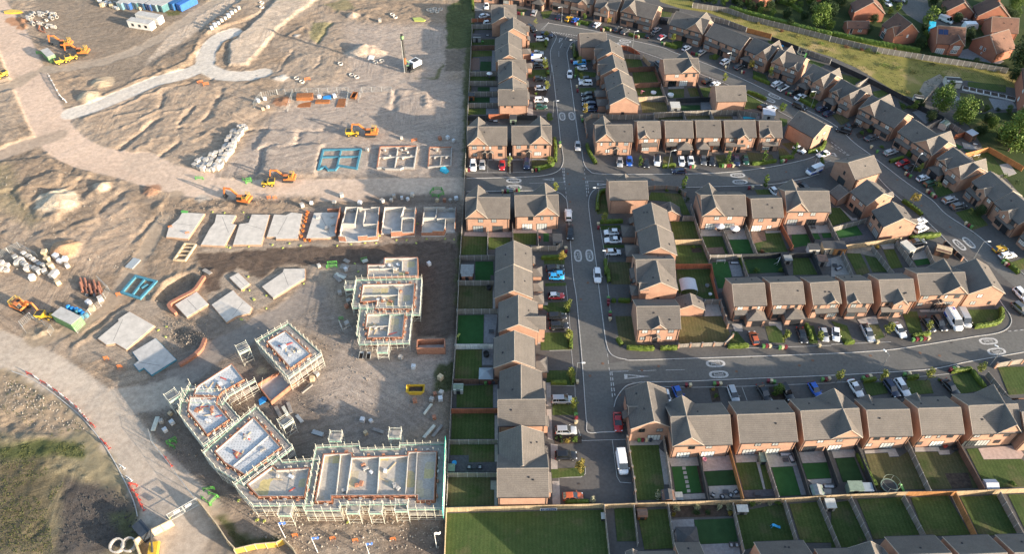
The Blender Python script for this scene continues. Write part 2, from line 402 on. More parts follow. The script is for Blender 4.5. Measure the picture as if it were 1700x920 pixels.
# ---- east of the main road, top terrace
EG = dict(group='houses east of the main road', region='in upper right terrace', axis='y')
house(A2(170,112),A2(507,102), '', desc=pr_, **EG)
house(A2(578,345),A2(545,190), 'bC5-40 bD50g', [('b',.3,.7,.6,0)], desc=pd, **EG)
house(A2(630,548),A2(590,378), 'bC5-40 bD50g', [('b',.3,.7,.6,0)], desc=pd, **EG)
house(A2(712,745),A2(672,578), 'bA8-52-3.2 bD60g bC58-90', desc=pd, **EG)
house(A3(603,312),A3(567,142), 'bA45-92-3.2 bD38g bC8-40 aD47g', desc=pd, **EG)
# ---- houses inside the loop of roads
IG = dict(group='houses inside the loop road')
house(R2(172,466),R2(388,458), 'fW35up fw63u fw86u fP25g fP58g', [('f',.48,1,0,1)], 'eave', desc='detached house with right gable', region='below the curving top road', **IG)
house(R2(490,545),R2(680,542), '', desc='plain detached house with blank wall', region='below the curving top road', **IG)
house(R2(1025,702),R2(1193,792), 'zW35u zw75u zW35g', desc='turned brick house with dark slope', region='at the right end of upper side road', **IG)
NG = dict(shrink=.75, region='above upper side road', group='row above the upper side road')
house(A3(215,875),A3(705,872), 'fw15up fw40u fw58u fW84up fW34gp fD57g fW83gp fH57 bP30g bP70g bw20s'.replace(' bw20s',''), [('f',0,.5,0,1)], 'eave', desc='wide house with left gable', **NG)
house(A3(735,625),A3(1055,620), 'fW35up fw80u fC15-90', [('f',.1,.5,.05,0)], desc='detached house with small left gable', **NG)
house(R2(160,769),R2(352,768), 'fW22up fw53u fw80u fC3-45 fA45-99-2.4', desc='detached house with projecting right garage', **NG)
house(R2(356,766),R2(530,765), 'fw25u fW80up fA3-52-2.4 fC52-98-1-r', desc='detached house with projecting left garage', **NG)
house(R2(537,766),R2(750,765), 'fW22up fw55u fW82u fC3-68 fG22g fD50g fW80gp', [('f',.4,.75,.9,0)], desc='detached house with middle gable', **NG)
house(R2(760,766),R2(918,768), 'fW40up fw75u fC15-90 fD65g', [('f',.15,.65,.05,0)], desc='detached house with small left gable', **NG)
MG = dict(region='below the upper side road', **IG)
house(R4(963,310),R4(1206,306), 'bD50g bW20u bW80u', [('b',.35,.62,.3,0)], desc='brick house with blank shaded wall', **MG)
MR = dict(region='right of main road', axis='y', **IG)
house(A6(672,467),A6(622,198), 'bA8-60-3 bC65-95', desc='semi with ridge along the road', **MR)
house(A6(740,768),A6(690,480), 'bA25-72-3 bC3-24 bD20g', desc='semi with ridge along the road', **MR)
house(A7(352,236),A7(842,230), 'aC30-70 aD50g aW30u', desc='semi with ridge across the road', **MR)
house(A7(668,525),A7(610,255), 'bA10-55-1.6 bC65-95 bD60g aw52g as5g as14g', [('b',.02,.36,.1,0)], desc='semi with ridge along the road', **MR)
house(R8(65,225),R8(338,222), 'fW17u fw49u fW80up fW15gp fD46g fW80gp fH46', [('f',.33,.66,.05,0)], desc='detached house with small middle gable', region='on the corner of lower side road', **IG)
house(R5(410,527),R5(685,525), 'fW34u fW64up fP24gp fP67g', [('f',0,.5,0,1)], 'eave', w=9.3, rh=7.9, desc='leftmost semi pair with left gable', **MG)
house(R5(716,421),R5(911,416), 'fW28up fW74u fP22gp fW64gp', desc='plain detached house backing onto lawn', **MG)
house(R5(948,500),R5(1220,500), 'fW34up fW63up fP20gp fP65g', [('f',0,.5,0,1)], 'eave', w=9.3, rh=7.9, desc='rightmost semi pair with left gable', **MG)
CG = dict(region='inside the right curve', axis='y', **IG)
house(R6(108,190),R6(270,143), 'aw50u aP50g', desc='brick house with sunlit long wall', **CG)
house(R6(228,298),A8(745,160), 'fW25u fW70up fW28g fP72g zs30u', [('b',.72,.97,.4,0)], desc='brick house with dark slope', **CG)
house(A8(850,262),A8(1005,472), 'fW22u fW72u fW22g fP70gp zs45u', [('b',.72,.97,.4,0)], desc='brick house with dark slope', **CG)
YG = dict(shrink=.35, region='above lower side road', group='row above the lower side road')
house(R8(668,83),R8(882,76), 'fW20up fw53u fw80u fC3-45 fA42-99-2.4', desc='brick house with projecting right garage', **YG)
house(R8(910,75),R8(1125,68), 'fW22up fw53u fw78u fC3-45 fA42-99-2.4', desc='brick house with projecting right garage', **YG)
house(R8(1165,75),R9(48,64), 'fw22u fW75up fC10-98-1-r fD35g', [('f',.5,.92,.05,0)], desc='brick house with small right gable', **YG)
house(R9(82,66),R9(255,62), 'fW28up fw72u fC5-85 fD55g', [('f',.08,.5,.05,0)], desc='brick house with small left gable', **YG)
house(R9(300,55),R9(525,50), 'fw20u fw55u fw80u fG17g fD42g fw70g fC1-68', [('f',.33,.72,.9,0)], desc='brick house with middle gable', **YG)
house(R9(568,150),R9(872,140), 'fW14up fw42u fw58u fW82u fW10gp fD42g fV72gp fH42 fH50', [('f',.48,1,0,1)], 'eave', desc='wide brick house with right gable', **YG)
house(R9(1030,97),R6(920,800), 'aW35up aW28gp aw75g bP50g', w=8.2, desc='brick house gable end to camera', **YG)
# ---- garages that stand alone
GG = dict(eh=2.4, rh=4.1, name='detached_garage', cat='garage', group='detached garages')
house(A6(882,300),A6(862,190), '', w=5.2, desc='small detached brick garage', region='behind the upper semis right of main road', **GG)
house(R8(420,215),R8(405,142), '', w=6.2, desc='wide detached brick garage', region='beside the sunlit corner lawn', **GG)
house(A8(180,45),A8(297,148), '', w=5.2, desc='small detached brick garage', region='left of the dark sloped curving road houses', **GG)
# ---- row below the lower side road
SG = dict(region='below lower side road', group='row below the lower side road')
house(B8(302,520),B8(224,92), 'aW26u aW70up aP60gp bw20u bw60g bC40-60', [('b',.35,.6,.05,0)], w=8.2, desc='brick house gable end to camera', **SG)
house(B8(515,785),B8(1145,765), 'fW33u fW63up fP22g fP65gp', [('f',0,.52,0,1)], 'eave', w=9.4, rh=7.9, desc='brick semi pair with left gable', **SG)
house(R11(705,33),R11(1068,22), 'fW33up fW64up fP22gp fP65gp as30u as45g', w=9.4, desc='wide plain brick semi pair', **SG)
house(R11(1137,190),R12(195,172), 'fW30up fW64up fP17g fP62gp as30u as45g', [('f',.46,1,0,1)], 'eave', w=9.4, rh=7.9, desc='brick semi pair with right gable', **SG)
house(R9(226,886),R9(497,880), 'fW20u fw45u fW73up fW10gp fP56g', [('b',.15,.42,.2,0)], desc='plain brick house', **SG)
house(R9(555,875),R9(823,868), 'fW19up fw45u fW73u fW8g fP53gp', [('b',.1,.38,.2,0)], desc='plain brick house', **SG)
house(R12(908,152),R12(1210,140), 'fW12up fw43u fW76u fP8g fP36g fW66g', [('f',.5,1,0,1)], 'eave', w=9.2, rh=7.9, desc='wide brick house with right gable', **SG)
house((1697,684),(1775,682), 'fW50u', desc='partly visible brick house at right edge', **SG)
# ---- the row cut by the lower edge of the frame
DG = dict(region='along the bottom edge', group='roofs along the bottom edge', mode='beave')
house(R11(0,912),R11(303,905), 'bW20u bW60u bP40g', [('b',.02,.22,.1,0)], desc='grey roofed house with small gable', **DG)
house(R11(312,853),R11(458,849), 'bW50u', desc='narrow grey roofed house', **DG)
house(R11(820,850),R11(1120,838), 'bW20u bW60u', desc='plain grey roofed house', **DG)
house(R11(1205,892),R12(325,885), 'bW20u bW60u', [('b',.5,1,0,1)], desc='grey roofed house with large gable', **DG)
house(R12(350,817),R12(655,806), 'bW20u bW60u', desc='plain grey roofed house', **DG)
house(R12(718,815),R12(995,803), 'bW20u bW60u', desc='plain grey roofed house', **DG)
house(R12(1055,803),R12(1340,795), 'bW20u bW60u', desc='plain grey roofed house', **DG)
# ---- far side of the curving road, fronts face down-left
FG = dict(region='beyond the curving road', group='houses beyond the curving road')
two = 'fC3-47 fC53-97-1-r fD46g fD54g '
gar = 'fA2-42-1.8 fC55-92-.9 fD48g '
house(A1(110,22),A1(440,42), 'fW20g fW70g fD40g', (), 'base', desc='house cut by the top edge', **FG)
house(A1(500,52),A1(760,80), 'fG65g fD30g fC2-60-1.2', (), 'base', desc='house cut by the top edge', **FG)
house(A4(15,62),A4(262,112), 'fW15g fA45-98-2 fD35g', (), 'base', desc='house cut by the top edge', **FG)
house(A4(315,115),A4(578,170), 'fW15g fW65u fD40g fC20-95-1.2', (), 'base', desc='house cut by the top edge', **FG)
house(A4(590,175),A4(858,210), 'fG20g fW80up fW80g fC2-65-1.2 fD45g', [('f',.35,.75,.7,0)], 'base', desc='house cut by the top edge', **FG)
house(A4(905,75),A4(1182,132), 'fG20g fw20u fW78up fW78g fC2-65-1.2 fD45g fw50u', [('f',.3,.65,.7,0)], 'eave', desc='house with small middle gable', **FG)
house(A5(238,138),A5(640,240), 'fW16up fw36u fw62u fW84up '+two, [('f',0,.5,0,1)], 'eave', w=9.2, rh=7.9, desc='semi pair with left gable', **FG)
house(R2(200,152),R2(408,212), 'fW16up fw40u fw62u fW84up '+two, [('f',.5,1,0,1)], 'eave', w=9.2, rh=7.9, desc='semi pair with right gable', **FG)
house(R2(480,145),R2(708,237), 'fW16up fw40u fw62u fW84up '+two, desc='plain semi pair', w=9.0, **FG)
house(R2(680,312),B2(182,280), 'fw14u fw42u fW74up '+gar, [('f',.52,1,.3,1)], 'eave', desc='house with left garage and right gable', **FG)
house(B2(235,308),B2(552,420), 'fW22u fw57u fW82up fC2-42 fC48-98-1-r fD46g', [('f',0,.48,.2,1),('f',.66,.98,.05,0)], 'eave', desc='house with left gable and bay', **FG)
house(B2(610,480),B2(882,622), 'fW20up fw42u fW74up '+gar, [('f',.52,1,.3,1),('f',.08,.4,.05,0)], 'eave', desc='house with left garage and right gable', **FG)
house(B2(945,662),B3(270,460), 'fW20up fw42u fW74up '+gar, [('f',.52,1,.3,1),('f',.08,.4,.05,0)], 'eave', desc='house with left garage and right gable', **FG)
house(B3(345,512),B3(768,745), 'fW16up fw36u fw62u fW84up '+two, [('f',0,.47,.0,1)], 'eave', w=9.2, rh=7.9, desc='semi pair with left gable', **FG)
house(B4(85,428),B4(497,710), 'fW16up fw40u fw62u fW84up '+two, [('f',.47,1,.0,1)], 'eave', w=9.2, rh=7.9, desc='semi pair with right gable', **FG)
house(B1(195,315),B1(500,558), 'fW20up fw42u fW74up '+gar, [('f',.52,1,.3,1),('f',.08,.4,.05,0)], 'eave', desc='house with left garage and right gable', **FG)
house(B1(840,468),B1(1118,712), 'fW18u fw50u fW84up fC2-62 fD50g fW85g', [('f',.36,.7,.5,0)], desc='brick house with pale lit gablet', **FG)
house(B7(710,130),B7(1010,392), 'fW16u fw50u fW82u fG70g fD45g fC30-95', [('f',.36,.72,.5,0)], 'eave', desc='brick house with pale lit gablet', **FG)
house(B7(1100,445),B7(1400,715), 'fG30g fD60g fC5-70', (), 'eave', desc='partly visible house at the right edge', **FG)
# ---- the older estate, top right
OG = dict(region='in the older estate top right', group='older red brick houses', brick='brick_red', roof='roof_tile_brown', white=True)
house(R2(752,58),R2(905,5), 'fP70gp', (), 'base', desc='red house cut by the top edge', rh=8, **OG)
house(B5(522,18),B5(470,-90), 'as60g bW50u', w=10.4, eh=3.6, rh=7.6, desc='red house with broad gable wall', **OG)
house(B5(195,250),B5(465,252), 'fk20g fW60g', w=4.4, eh=2.4, rh=3.9, desc='low red brick garage range', **OG)
house(B5(812,147),B5(987,282), 'fW30up fP30g zw45u', [('f',.42,1,.4,0)], w=9, eh=4.2, rh=8, desc='red house with front gable and porch', **OG)
house(B6(200,307),B6(545,330), 'fV75up fV72g fP22g', [('f',.5,1,.3,0)], w=9.4, eh=4.2, rh=8, desc='red house with solar panels on roof', **OG)
house(B6(840,420),B6(1067,352), 'aw40u aw55u as50g', w=10, eh=3.8, rh=8, desc='red house behind the dark conifer', **OG)
house(B6(865,197),B6(1195,217), '', w=8, eh=3.4, rh=6.8, desc='red house with long plain roof', **OG)
house(B6(968,58),B6(900,-60), 'bW30u', w=11, eh=3.6, rh=8, desc='red house with tall sunlit gable', chim=(.4,), **OG)
house(B6(530,20),B6(470,-90), 'aW50u', w=9, eh=3.4, rh=7, desc='red house with sunlit orange wall', **OG)
house(R2(1105,20),R2(1330,-45), 'fW30g', (), 'base', desc='red house at top behind trees', rh=8, **OG)
house((1738,172),(1728,105), 'bW15u bW50u bW15g bW50g', w=8, eh=5.6, rh=8.2, desc='red house cut by right edge', **OG)
# ---------------------------------------------------------------- estate ground, roads, markings
def asphalt(name, a, b, rough=.9):
    m = bpy.data.materials.new(name); t = NT(m); p = t.pos()
    n1 = t.noise(p, .12, 5, .6); n2 = t.noise(p, 1.6, 4, .6); n3 = t.noise(p, 25, 2)
    col = t.ramp(n1, [(.3, a), (.7, b)])
    col = t.mix(1.0, col, t.ramp(n2, [(.3, (.84,)*3), (.7, (1.14,)*3)]), 'MULTIPLY')
    col = t.mix(1.0, col, t.ramp(n3, [(.3, (.85,)*3), (.7, (1.15,)*3)]), 'MULTIPLY')
    n4 = t.noise(p, .33, 3); col = t.mix(t.ramp(n4, [(.68, (0,0,0)), (.74, (.55,)*3)]), col, tuple(x*.72 for x in a))
    t.link(col, t.b.inputs['Base Color']); t.b.inputs['Roughness'].default_value = rough; t.b.inputs['Specular IOR Level'].default_value = .3
    MATS[name] = m
asphalt('drive', (.078,.073,.069), (.105,.099,.093)); asphalt('road', (.106,.103,.096), (.134,.130,.121))
def grass(name, a, b, c, patch, sc=.5):
    m = bpy.data.materials.new(name); t = NT(m); p = t.pos()
    n1 = t.noise(p, sc, 5, .65); n2 = t.noise(p, 4.5, 4, .7); n3 = t.noise(p, sc*.35, 4)
    col = t.ramp(n1, [(.3, a), (.68, b)])
    col = t.mix(t.ramp(n3, [(patch, (0,0,0)), (patch+.14, (1,1,1))]), col, c)
    col = t.mix(1.0, col, t.ramp(n2, [(.28, (.66,)*3), (.74, (1.3,)*3)]), 'MULTIPLY')
    oi = t.new('ShaderNodeObjectInfo'); col = t.mix(1.0, col, t.ramp(oi.outputs['Random'],[(0,(.74,.80,.8)),(.5,(1,1,1)),(1,(1.28,1.14,1.05))]), 'MULTIPLY')
    n6 = t.noise(p, 1.4, 4, .7); col = t.mix(t.ramp(n6,[(.6,(0,0,0)),(.72,(.5,)*3)]), col, c)
    mw = t.new('ShaderNodeTexWave'); mw.inputs['Scale'].default_value = .42; mw.inputs['Distortion'].default_value = .6; t.link(p, mw.inputs['Vector']); col = t.mix(1.0, col, t.ramp(mw.outputs['Fac'],[(.3,(.93,)*3),(.7,(1.07,)*3)]), 'MULTIPLY')
    t.link(col, t.b.inputs['Base Color']); t.b.inputs['Roughness'].default_value = .95; t.b.inputs['Specular IOR Level'].default_value = .15
    t.bump(n2, .5, .06); MATS[name] = m
grass('lawn', (.046,.074,.021), (.072,.098,.031), (.10,.095,.045), .53)
grass('dry_lawn', (.075,.078,.034), (.110,.098,.050), (.050,.070,.022), .56)
grass('meadow', (.055,.085,.026), (.085,.112,.036), (.115,.11,.05), .55)
grass('field', (.115,.13,.035), (.21,.195,.065), (.30,.235,.12), .56, .25)
grass('old_ground', (.030,.052,.018), (.048,.066,.026), (.10,.085,.055), .6, .2)
mat('turf', (.030,.088,.026), .9, .12, .8, spec=.15, fine=8)
mat('turf_dark', (.026,.060,.022), .9, .15, .8, spec=.15, fine=8)
mat('patio', (.33,.30,.27), .85, .16, 1.6, fine=5); mat('patio_pink', (.40,.30,.26), .85, .16, 1.6, fine=5)
mat('patio_grey', (.20,.20,.205), .85, .18, 1.6, fine=5); mat('deck', (.085,.08,.085), .8, .25, 2); mat('deck_brown', (.16,.10,.075), .8, .25, 2)
mat('soil', (.055,.040,.030), .95, .4, 1.5, fine=7); mat('gravel', (.25,.215,.17), .95, .25, 1.2, fine=14)
mat('kerb', (.42,.41,.39), .8, .18, 2); mat('paint', (.42,.41,.39), .7, .34, 2.5, fine=9)
mat('pool_water', (.05,.42,.55), .1, .1, 1)
earth = MB().mat('soil'); earth.face([(-900,-700,-4),(900,-700,-4),(900,1100,-4),(-900,1100,-4)]); struct(earth.build('earth'))
BL = [(x, y) for x, y in ((795,-120),(790,0),(785,100),(780,200),(773,300),(768,400),(761,500),(754,600),(747,700),(741,800),(738,845),(735,960))]
BG = [G(p) for p in BL]
g = MB().mat('drive'); far = [(420,BG[0].y),(420,BG[-1].y-60),(BG[-1].x,BG[-1].y-60)]
g.face([(p.x,p.y,0) for p in BG[::-1]]+[]+[(BG[0].x,BG[0].y+60,0),(420,BG[0].y+60,0),(420,BG[-1].y-80,0),(BG[-1].x,BG[-1].y-80,0)][0:4]) if False else None
poly = [(p.x,p.y,0) for p in BG[::-1]]+[(BG[0].x,BG[0].y+80,0),(420,BG[0].y+80,0),(420,-20,0),(BG[-1].x-2,-20,0)]
g.face(poly[::-1]); struct(g.build('estate_ground'))
ZP = [.018]
def patch(kind, *pts, z=None, name=None, cr=None):
    ZP[0] += .0003
    pts = [cr(*p) if cr else p for p in pts]; pp = [G(p) for p in pts]; zz = z or ZP[0]
    a = sum(pp[i].x*pp[(i+1)%len(pp)].y-pp[(i+1)%len(pp)].x*pp[i].y for i in range(len(pp)))
    if a < 0: pp = pp[::-1]
    m = MB().mat(kind); m.prism([(p.x,p.y) for p in pp], -.01 if zz>.015 else 0, zz, False)
    nm = name or {'lawn':'lawn','dry_lawn':'lawn','turf':'artificial_turf','turf_dark':'artificial_turf','soil':'planting_bed','field':'field','meadow':'lawn','gravel':'gravel_patch'}.get(kind, 'patio')
    return struct(m.build(nm))
def rect(kind, cr, s):
    """several patches given as 'x,y x,y x,y; ...' in one crop"""
    for item in s.split(';'):
        pts = [tuple(float(v) for v in t.split(',')) for t in item.split()]
        if pts: patch(kind, *pts, cr=cr)
def line(cr, s): return [G(cr(*[float(v) for v in t.split(',')])) for t in s.split()]
# roads: carriageways as sheets, each a few millimetres above the last
RZ = [.004]
def carriage(name, left, right, mt='road'):
    RZ[0] += .003; m = MB().mat(mt); n = len(left)
    pl = [(p[0],p[1],RZ[0]) for p in left]+[(p[0],p[1],RZ[0]) for p in right]
    m.raw(pl, [(i+1,i,n+i,n+i+1) for i in range(n-1)]); struct(m.build(name))
def ribbon_road(name, centre, w): carriage(name, offset(centre, w/2), offset(centre, -w/2))
mainL = [G(p) for p in ((917,60),(914,85),(917,120),(929,220),(941,345),(952,450),(960,531),(966,606),(972,690),(976,719))]
mainR = [G(p) for p in ((948,70),(942,85),(945,115),(961,220),(980,366),(992,450),(1003,531),(1012,606),(1021,690),(1024,719))]
def resample(pts, n):
    d = [0]
    for a, b in zip(pts, pts[1:]): d.append(d[-1]+(b-a).length)
    out = []
    for i in range(n):
        t = d[-1]*i/(n-1); k = max(j for j in range(len(d)) if d[j] <= t+1e-9); k = min(k, len(pts)-2)
        f = (t-d[k])/max(1e-9, d[k+1]-d[k]); out.append(pts[k].lerp(pts[k+1], f))
    return out
carriage('main_road', resample(smoothline(mainL,4),40), resample(smoothline(mainR,4),40))
outer = smoothline(line(A4,'300,292 420,310 900,392')+line(A5,'170,466 400,517 760,602 900,660')+line(R2,'430,405 590,470 760,548 980,658 1227,782')+line(R6,'150,68 250,142 480,320 640,430 730,520 900,632 1010,722 1227,905')+[G((1760,510)),G((1830,570))],5)
stub = smoothline(line(A4,'330,330 250,330 120,370 0,330'),4); ribbon_road('turning_head', stub, 5.0)
ribbon_road('curving_road', offset(outer,-2.75), 5.5)
sideU = smoothline([G(R4(40,330)),G(R4(330,330)),G(R4(640,325)),G(R4(740,318)),G(R4(900,308)),G(R4(1220,302)),G(R5(360,300)),G(R5(600,290)),G(R5(850,268)),G(R5(1050,225)),G(R5(1227,160)),G(R6(120,70))],5)
ribbon_road('upper_side_road', sideU, 5.6)
sideB = smoothline([G(R7(900,690)),G(R7(1100,650)),G(R8(60,640)),G(R8(400,628)),G(R8(900,605)),G(R8(1303,592)),G(R9(300,575)),G(R9(600,545)),G(R9(900,495)),G(R9(1227,440)),G((1760,545))],5)
ribbon_road('lower_side_road', sideB, 5.8)
# kerbs: real steps along the edges of the carriageways
def kerb(pts, w=.16, h=.10, name='kerb'): MB().mat('kerb').wallstrip(pts, w, 0, h).build(name)['kind'] = 'structure'
K = lambda pts: kerb(smoothline(pts,5))
K(line(A4,'350,400 395,440 410,462 400,505 345,620 335,700 355,915')+line(R1,'600,420 640,760 655,910')+line(R4,'660,80 672,165 664,212 640,243 590,265 500,279 330,286 55,292'))
K(line(R4,'55,376 330,373 560,370 640,382 680,412 697,455 715,680 735,918')+line(R7,'830,155 845,310 870,600 892,918')+line(R10,'898,80 905,147 1000,146 1080,144'))
K(line(A4,'690,508 625,530 590,565 556,640 548,690 575,880')+line(R1,'730,600 770,895')+line(R4,'788,110 803,195 835,240 900,263 1220,266')+line(R5,'200,264 380,262 600,250 850,217 1000,187 1100,160 1150,130 1180,95'))
K(line(R5,'1150,262 1060,290 960,310 830,331 420,346 20,352')+line(R4,'1000,350 900,353 855,378 834,430 838,520 865,720 885,865')+line(R7,'960,0 970,70 1000,310 1020,450 1045,522 1090,552 1150,565')+line(R8,'0,568 60,569 300,561 700,548 1303,527')+line(R9,'200,516 400,500 600,470 900,421 1050,398 1120,368 1146,325 1135,280 1090,215 1060,170'))
K(line(R10,'1070,-15')+line(R7,'1073,860 1085,815 1120,762 1160,728 1227,713')+line(R8,'60,711 400,703 700,690 1303,666')+line(R9,'300,650 640,626 850,583 1000,557 1300,505'))
kerb(outer)
kerb(smoothline(line(A4,'1050,505')+line(R2,'140,372')+line(R2,'390,470 560,535 690,598 860,690 1000,765'),5)); kerb(smoothline(line(R6,'285,272 400,392 560,520 700,655 860,815 1000,960'),5))
def edging(cr, s): MB().mat('kerb').wallstrip(line(cr, s), .09, 0, .03).build('edging')['kind'] = 'structure'
for cr, s in ((R7,'765,90 785,270 800,505 822,730 828,920'),(R10,'845,130 868,200 1145,192'),(R10,'1060,195 1090,430 1110,465 1180,470'),(R10,'720,435 860,432 890,410 888,372'),
    (R10,'720,440 728,605'),(R7,'1030,85 1048,260 1055,285'),(R4,'905,600 945,830'),(R4,'190,255 192,180'),(R4,'60,255 330,254 470,250'),(R8,'130,735 420,742 760,735 1100,722 1303,715'),(R9,'0,712 340,695 660,665 750,655'),
    (R8,'640,495 1303,475'),(R9,'0,468 380,452'),(R1,'540,190 580,140'),(R1,'600,420 580,560'),(R7,'633,97 765,92'),(R8,'735,740 770,832'),(R5,'250,225 380,228'),(R1,'480,735 560,738'),(R7,'660,508 800,505'),(R7,'670,730 820,732')): edging(cr, s)
PZ = .028
def paintpoly(pts, z=PZ, name='road_marking'):
    m = MB().mat('paint'); a = sum(pts[i][0]*pts[(i+1)%len(pts)][1]-pts[(i+1)%len(pts)][0]*pts[i][1] for i in range(len(pts)))
    if a < 0: pts = pts[::-1]
    m.face([(p[0],p[1],z) for p in pts]); return struct(m.build(name))
def dash(a, b, w=.1, on=None, off=1.0):
    a, b = G(a), G(b); L = (b-a).length; u = (b-a)/L; n = Vector((-u.y,u.x,0))*w/2
    m = MB().mat('paint'); t = 0
    while t < L-.05:
        e = min(L, t+(on or L)); p, q_ = a+u*t, a+u*e
        m.face([((x.x),(x.y),PZ) for x in (p-n,q_-n,q_+n,p+n)]); t = e+off
    struct(m.build('road_marking'))
for cr, a, b, on, off, w in ((R4,(665,225),(678,318),.9,.5,.2),(R4,(676,225),(682,318),.9,.5,.2),(R4,(682,322),(692,418),.9,.9,.1),(R4,(803,205),(812,300),.9,.9,.1),(R4,(815,310),(823,412),.9,.5,.2),(R4,(826,310),(833,390),.9,.5,.2),
    (R4,(455,323),(545,320),None,1,.1),(R4,(595,319),(678,316),None,1,.1),(R4,(820,309),(930,308),None,1,.1),(R7,(1024,485),(1042,640),1,.9,.1),(R7,(1046,645),(1062,810),.9,.5,.2),(R7,(1057,645),(1077,795),.9,.5,.2),
    (R7,(1045,642),(1162,639),None,1,.12),(R8,(72,638),(190,633),None,1,.1),(R8,(250,632),(370,629),None,1,.1),(A4,(375,405),(690,455),.55,.35,.3),(A4,(350,405),(640,470),.55,.5,.2),(A4,(555,450),(520,505),None,1,.12),(A4,(490,545),(457,610),None,1,.12),(A4,(443,648),(443,720),None,1,.12),
    (R9,(1125,385),(1227,375),.8,.7,.15),(R6,(0,60),(140,165),.8,.5,.2),(R6,(0,85),(105,145),.8,.5,.2),(R5,(1060,233),(1120,212),None,1,.1),(R5,(1165,195),(1227,178),None,1,.1),(A4,(215,375),(315,280),None,1,.12),(R9,(1030,40),(1095,115),None,1,.1),(R4,(345,326),(408,325),None,1,.1)): dash(cr(*a), cr(*b), w, on, off)
def giveway(tip, b1, b2):
    a, b, c = [G(p) for p in (tip,b1,b2)]; m = MB().mat('paint'); ce = (a*.3+b*.35+c*.35)
    i = [p.lerp(ce, k) for p, k in ((a,.5),(b,.42),(c,.42))]; o = [a,b,c]
    for k in range(3):
        j = (k+1)%3; m.face([(p.x,p.y,PZ) for p in (o[k],o[j],i[j],i[k])])
    struct(m.build('give_way_triangle'))
giveway(R4(535,300),R4(612,290),R4(614,306)); giveway(R4(960,330),R4(886,322),R4(888,338)); giveway(R7(1300,672),R7(1135,658),R7(1138,690)); giveway(A4(440,545),A4(455,482),A4(498,488)); giveway(R6(-60,130),R6(22,130),R6(40,155))
D7 = {'2':[(0,1),(1,1),(1,.5),(0,.5),(0,0),(1,0)],'0':[(0,0),(0,1),(1,1),(1,0),(0,0)]}
def roundel(c, d, flip=False):
    """worn white 20 limit roundel, long axis along the traffic"""
    c, d = G(c), G(d); u = (d-c); u.z = 0; u.normalize(); n = Vector((-u.y,u.x,0)); m = MB().mat('paint'); N = 28
    ring = lambda rl, rw: [(c+u*(rl*(abs(math.cos(t))**.7)*(1 if math.cos(t)>0 else -1))+n*(rw*(abs(math.sin(t))**.8)*(1 if math.sin(t)>0 else -1))) for t in [2*math.pi*k/N for k in range(N)]]
    a, b = ring(2.15,.98), ring(1.6,.62)
    for k in range(N): j = (k+1)%N; m.face([(p.x,p.y,PZ) for p in (a[k],a[j],b[j],b[k])])
    for ch, off in (('2',-.24),('0',.24)):
        st = [c+u*((y-.5)*1.9)+n*(-(off+(x-.5)*.36)) for x, y in D7[ch]]
        for p, r in zip(st, st[1:]):
            e = (r-p).normalized(); w = Vector((-e.y,e.x,0))*.055; p, r = p-e*.05, r+e*.05
            m.face([(v.x,v.y,PZ+.002) for v in (p-w,r-w,r+w,p+w)])
    struct(m.build('speed_roundel'))
for c, d in ((R1(665,740),R1(660,690)),(R1(725,738),R1(735,800)),(R4(765,785),R4(760,740)),(R4(838,783),R4(845,840)),(R4(357,306),R4(420,306)),(R4(358,348),R4(290,348)),(R5(631,272),R5(560,274)),(R5(646,314),R5(720,312)),
    (R8(567,590),R8(500,592)),(R8(587,659),R8(660,656)),(R9(1000,448),R9(930,452)),(R9(1052,513),R9(1120,506)),(R6(815,715),R6(770,672)),(R6(876,702),R6(920,745)),(R2(866,612),R2(830,597)),(R2(832,633),R2(870,652)),(A2(750,215),A2(690,205)),(A2(720,255),A2(790,268))): roundel(c, d)
# ---- lawns, turf, patios and beds
rect('lawn', R1, '95,250 235,248 235,285 90,285;95,322 218,320 218,355 93,362;78,485 240,485 240,513 76,513;68,690 180,688 180,727 66,728;455,270 580,262 560,318 458,320;450,445 570,440 570,490 450,495;760,450 880,460 880,490 770,490;770,560 880,555 880,590 780,592;740,330 770,320 775,370 845,372 845,395 745,390;1065,370 1160,365 1180,425 1080,428;1110,460 1227,455 1227,528 1125,530;1130,560 1227,555 1227,612 1150,612;90,165 220,163 220,185 90,190')
rect('turf_dark', R1, '145,390 212,390 212,450 140,450;128,553 203,553 203,580 126,580;70,620 203,618 203,652 70,652')
rect('patio_grey', R1, '180,690 262,688 262,725 180,727;219,320 243,320 243,450 215,450;204,553 258,553 258,580 204,580;204,620 258,618 258,652 204,652'); rect('deck_brown', R1, '78,370 138,368 138,440 78,448'); rect('deck', R1, '95,208 268,205 268,235 85,240')
rect('soil', R1, '450,550 575,560 560,610 450,600'); rect('patio', R1, '440,640 475,645 480,735 440,735')
rect('lawn', R4, '33,660 186,664 182,778 22,780;197,668 335,668 330,742 195,745;355,642 500,640 498,715 352,710;550,810 680,805 680,838 548,838;890,380 960,370 960,520 885,520;905,592 1050,590 1050,615 905,620;920,715 1060,715 1060,735 925,737')
rect('dry_lawn', R4, '470,160 590,160 600,215 520,235 470,230;945,825 1095,825 1095,912 945,915'); rect('turf', R4, '545,642 580,642 580,695 545,695;112,822 225,822 228,908 110,908')
rect('patio_pink', R4, '45,634 189,632 189,661 40,657;193,634 345,632 345,666 193,666;350,612 505,612 503,640 353,640;512,615 600,615 600,640 512,640'); rect('patio_grey', R4, '180,168 590,166 590,174 180,178'); rect('soil', R4, '312,190 350,190 352,254 312,254')
rect('dry_lawn', R7, '82,95 298,95 297,240 78,243;1050,10 1175,5 1175,85 1055,85;1078,288 1180,288 1215,470 1110,470'); rect('turf', R7, '190,0 285,0 285,60 188,60;80,283 242,280 238,463 72,463')
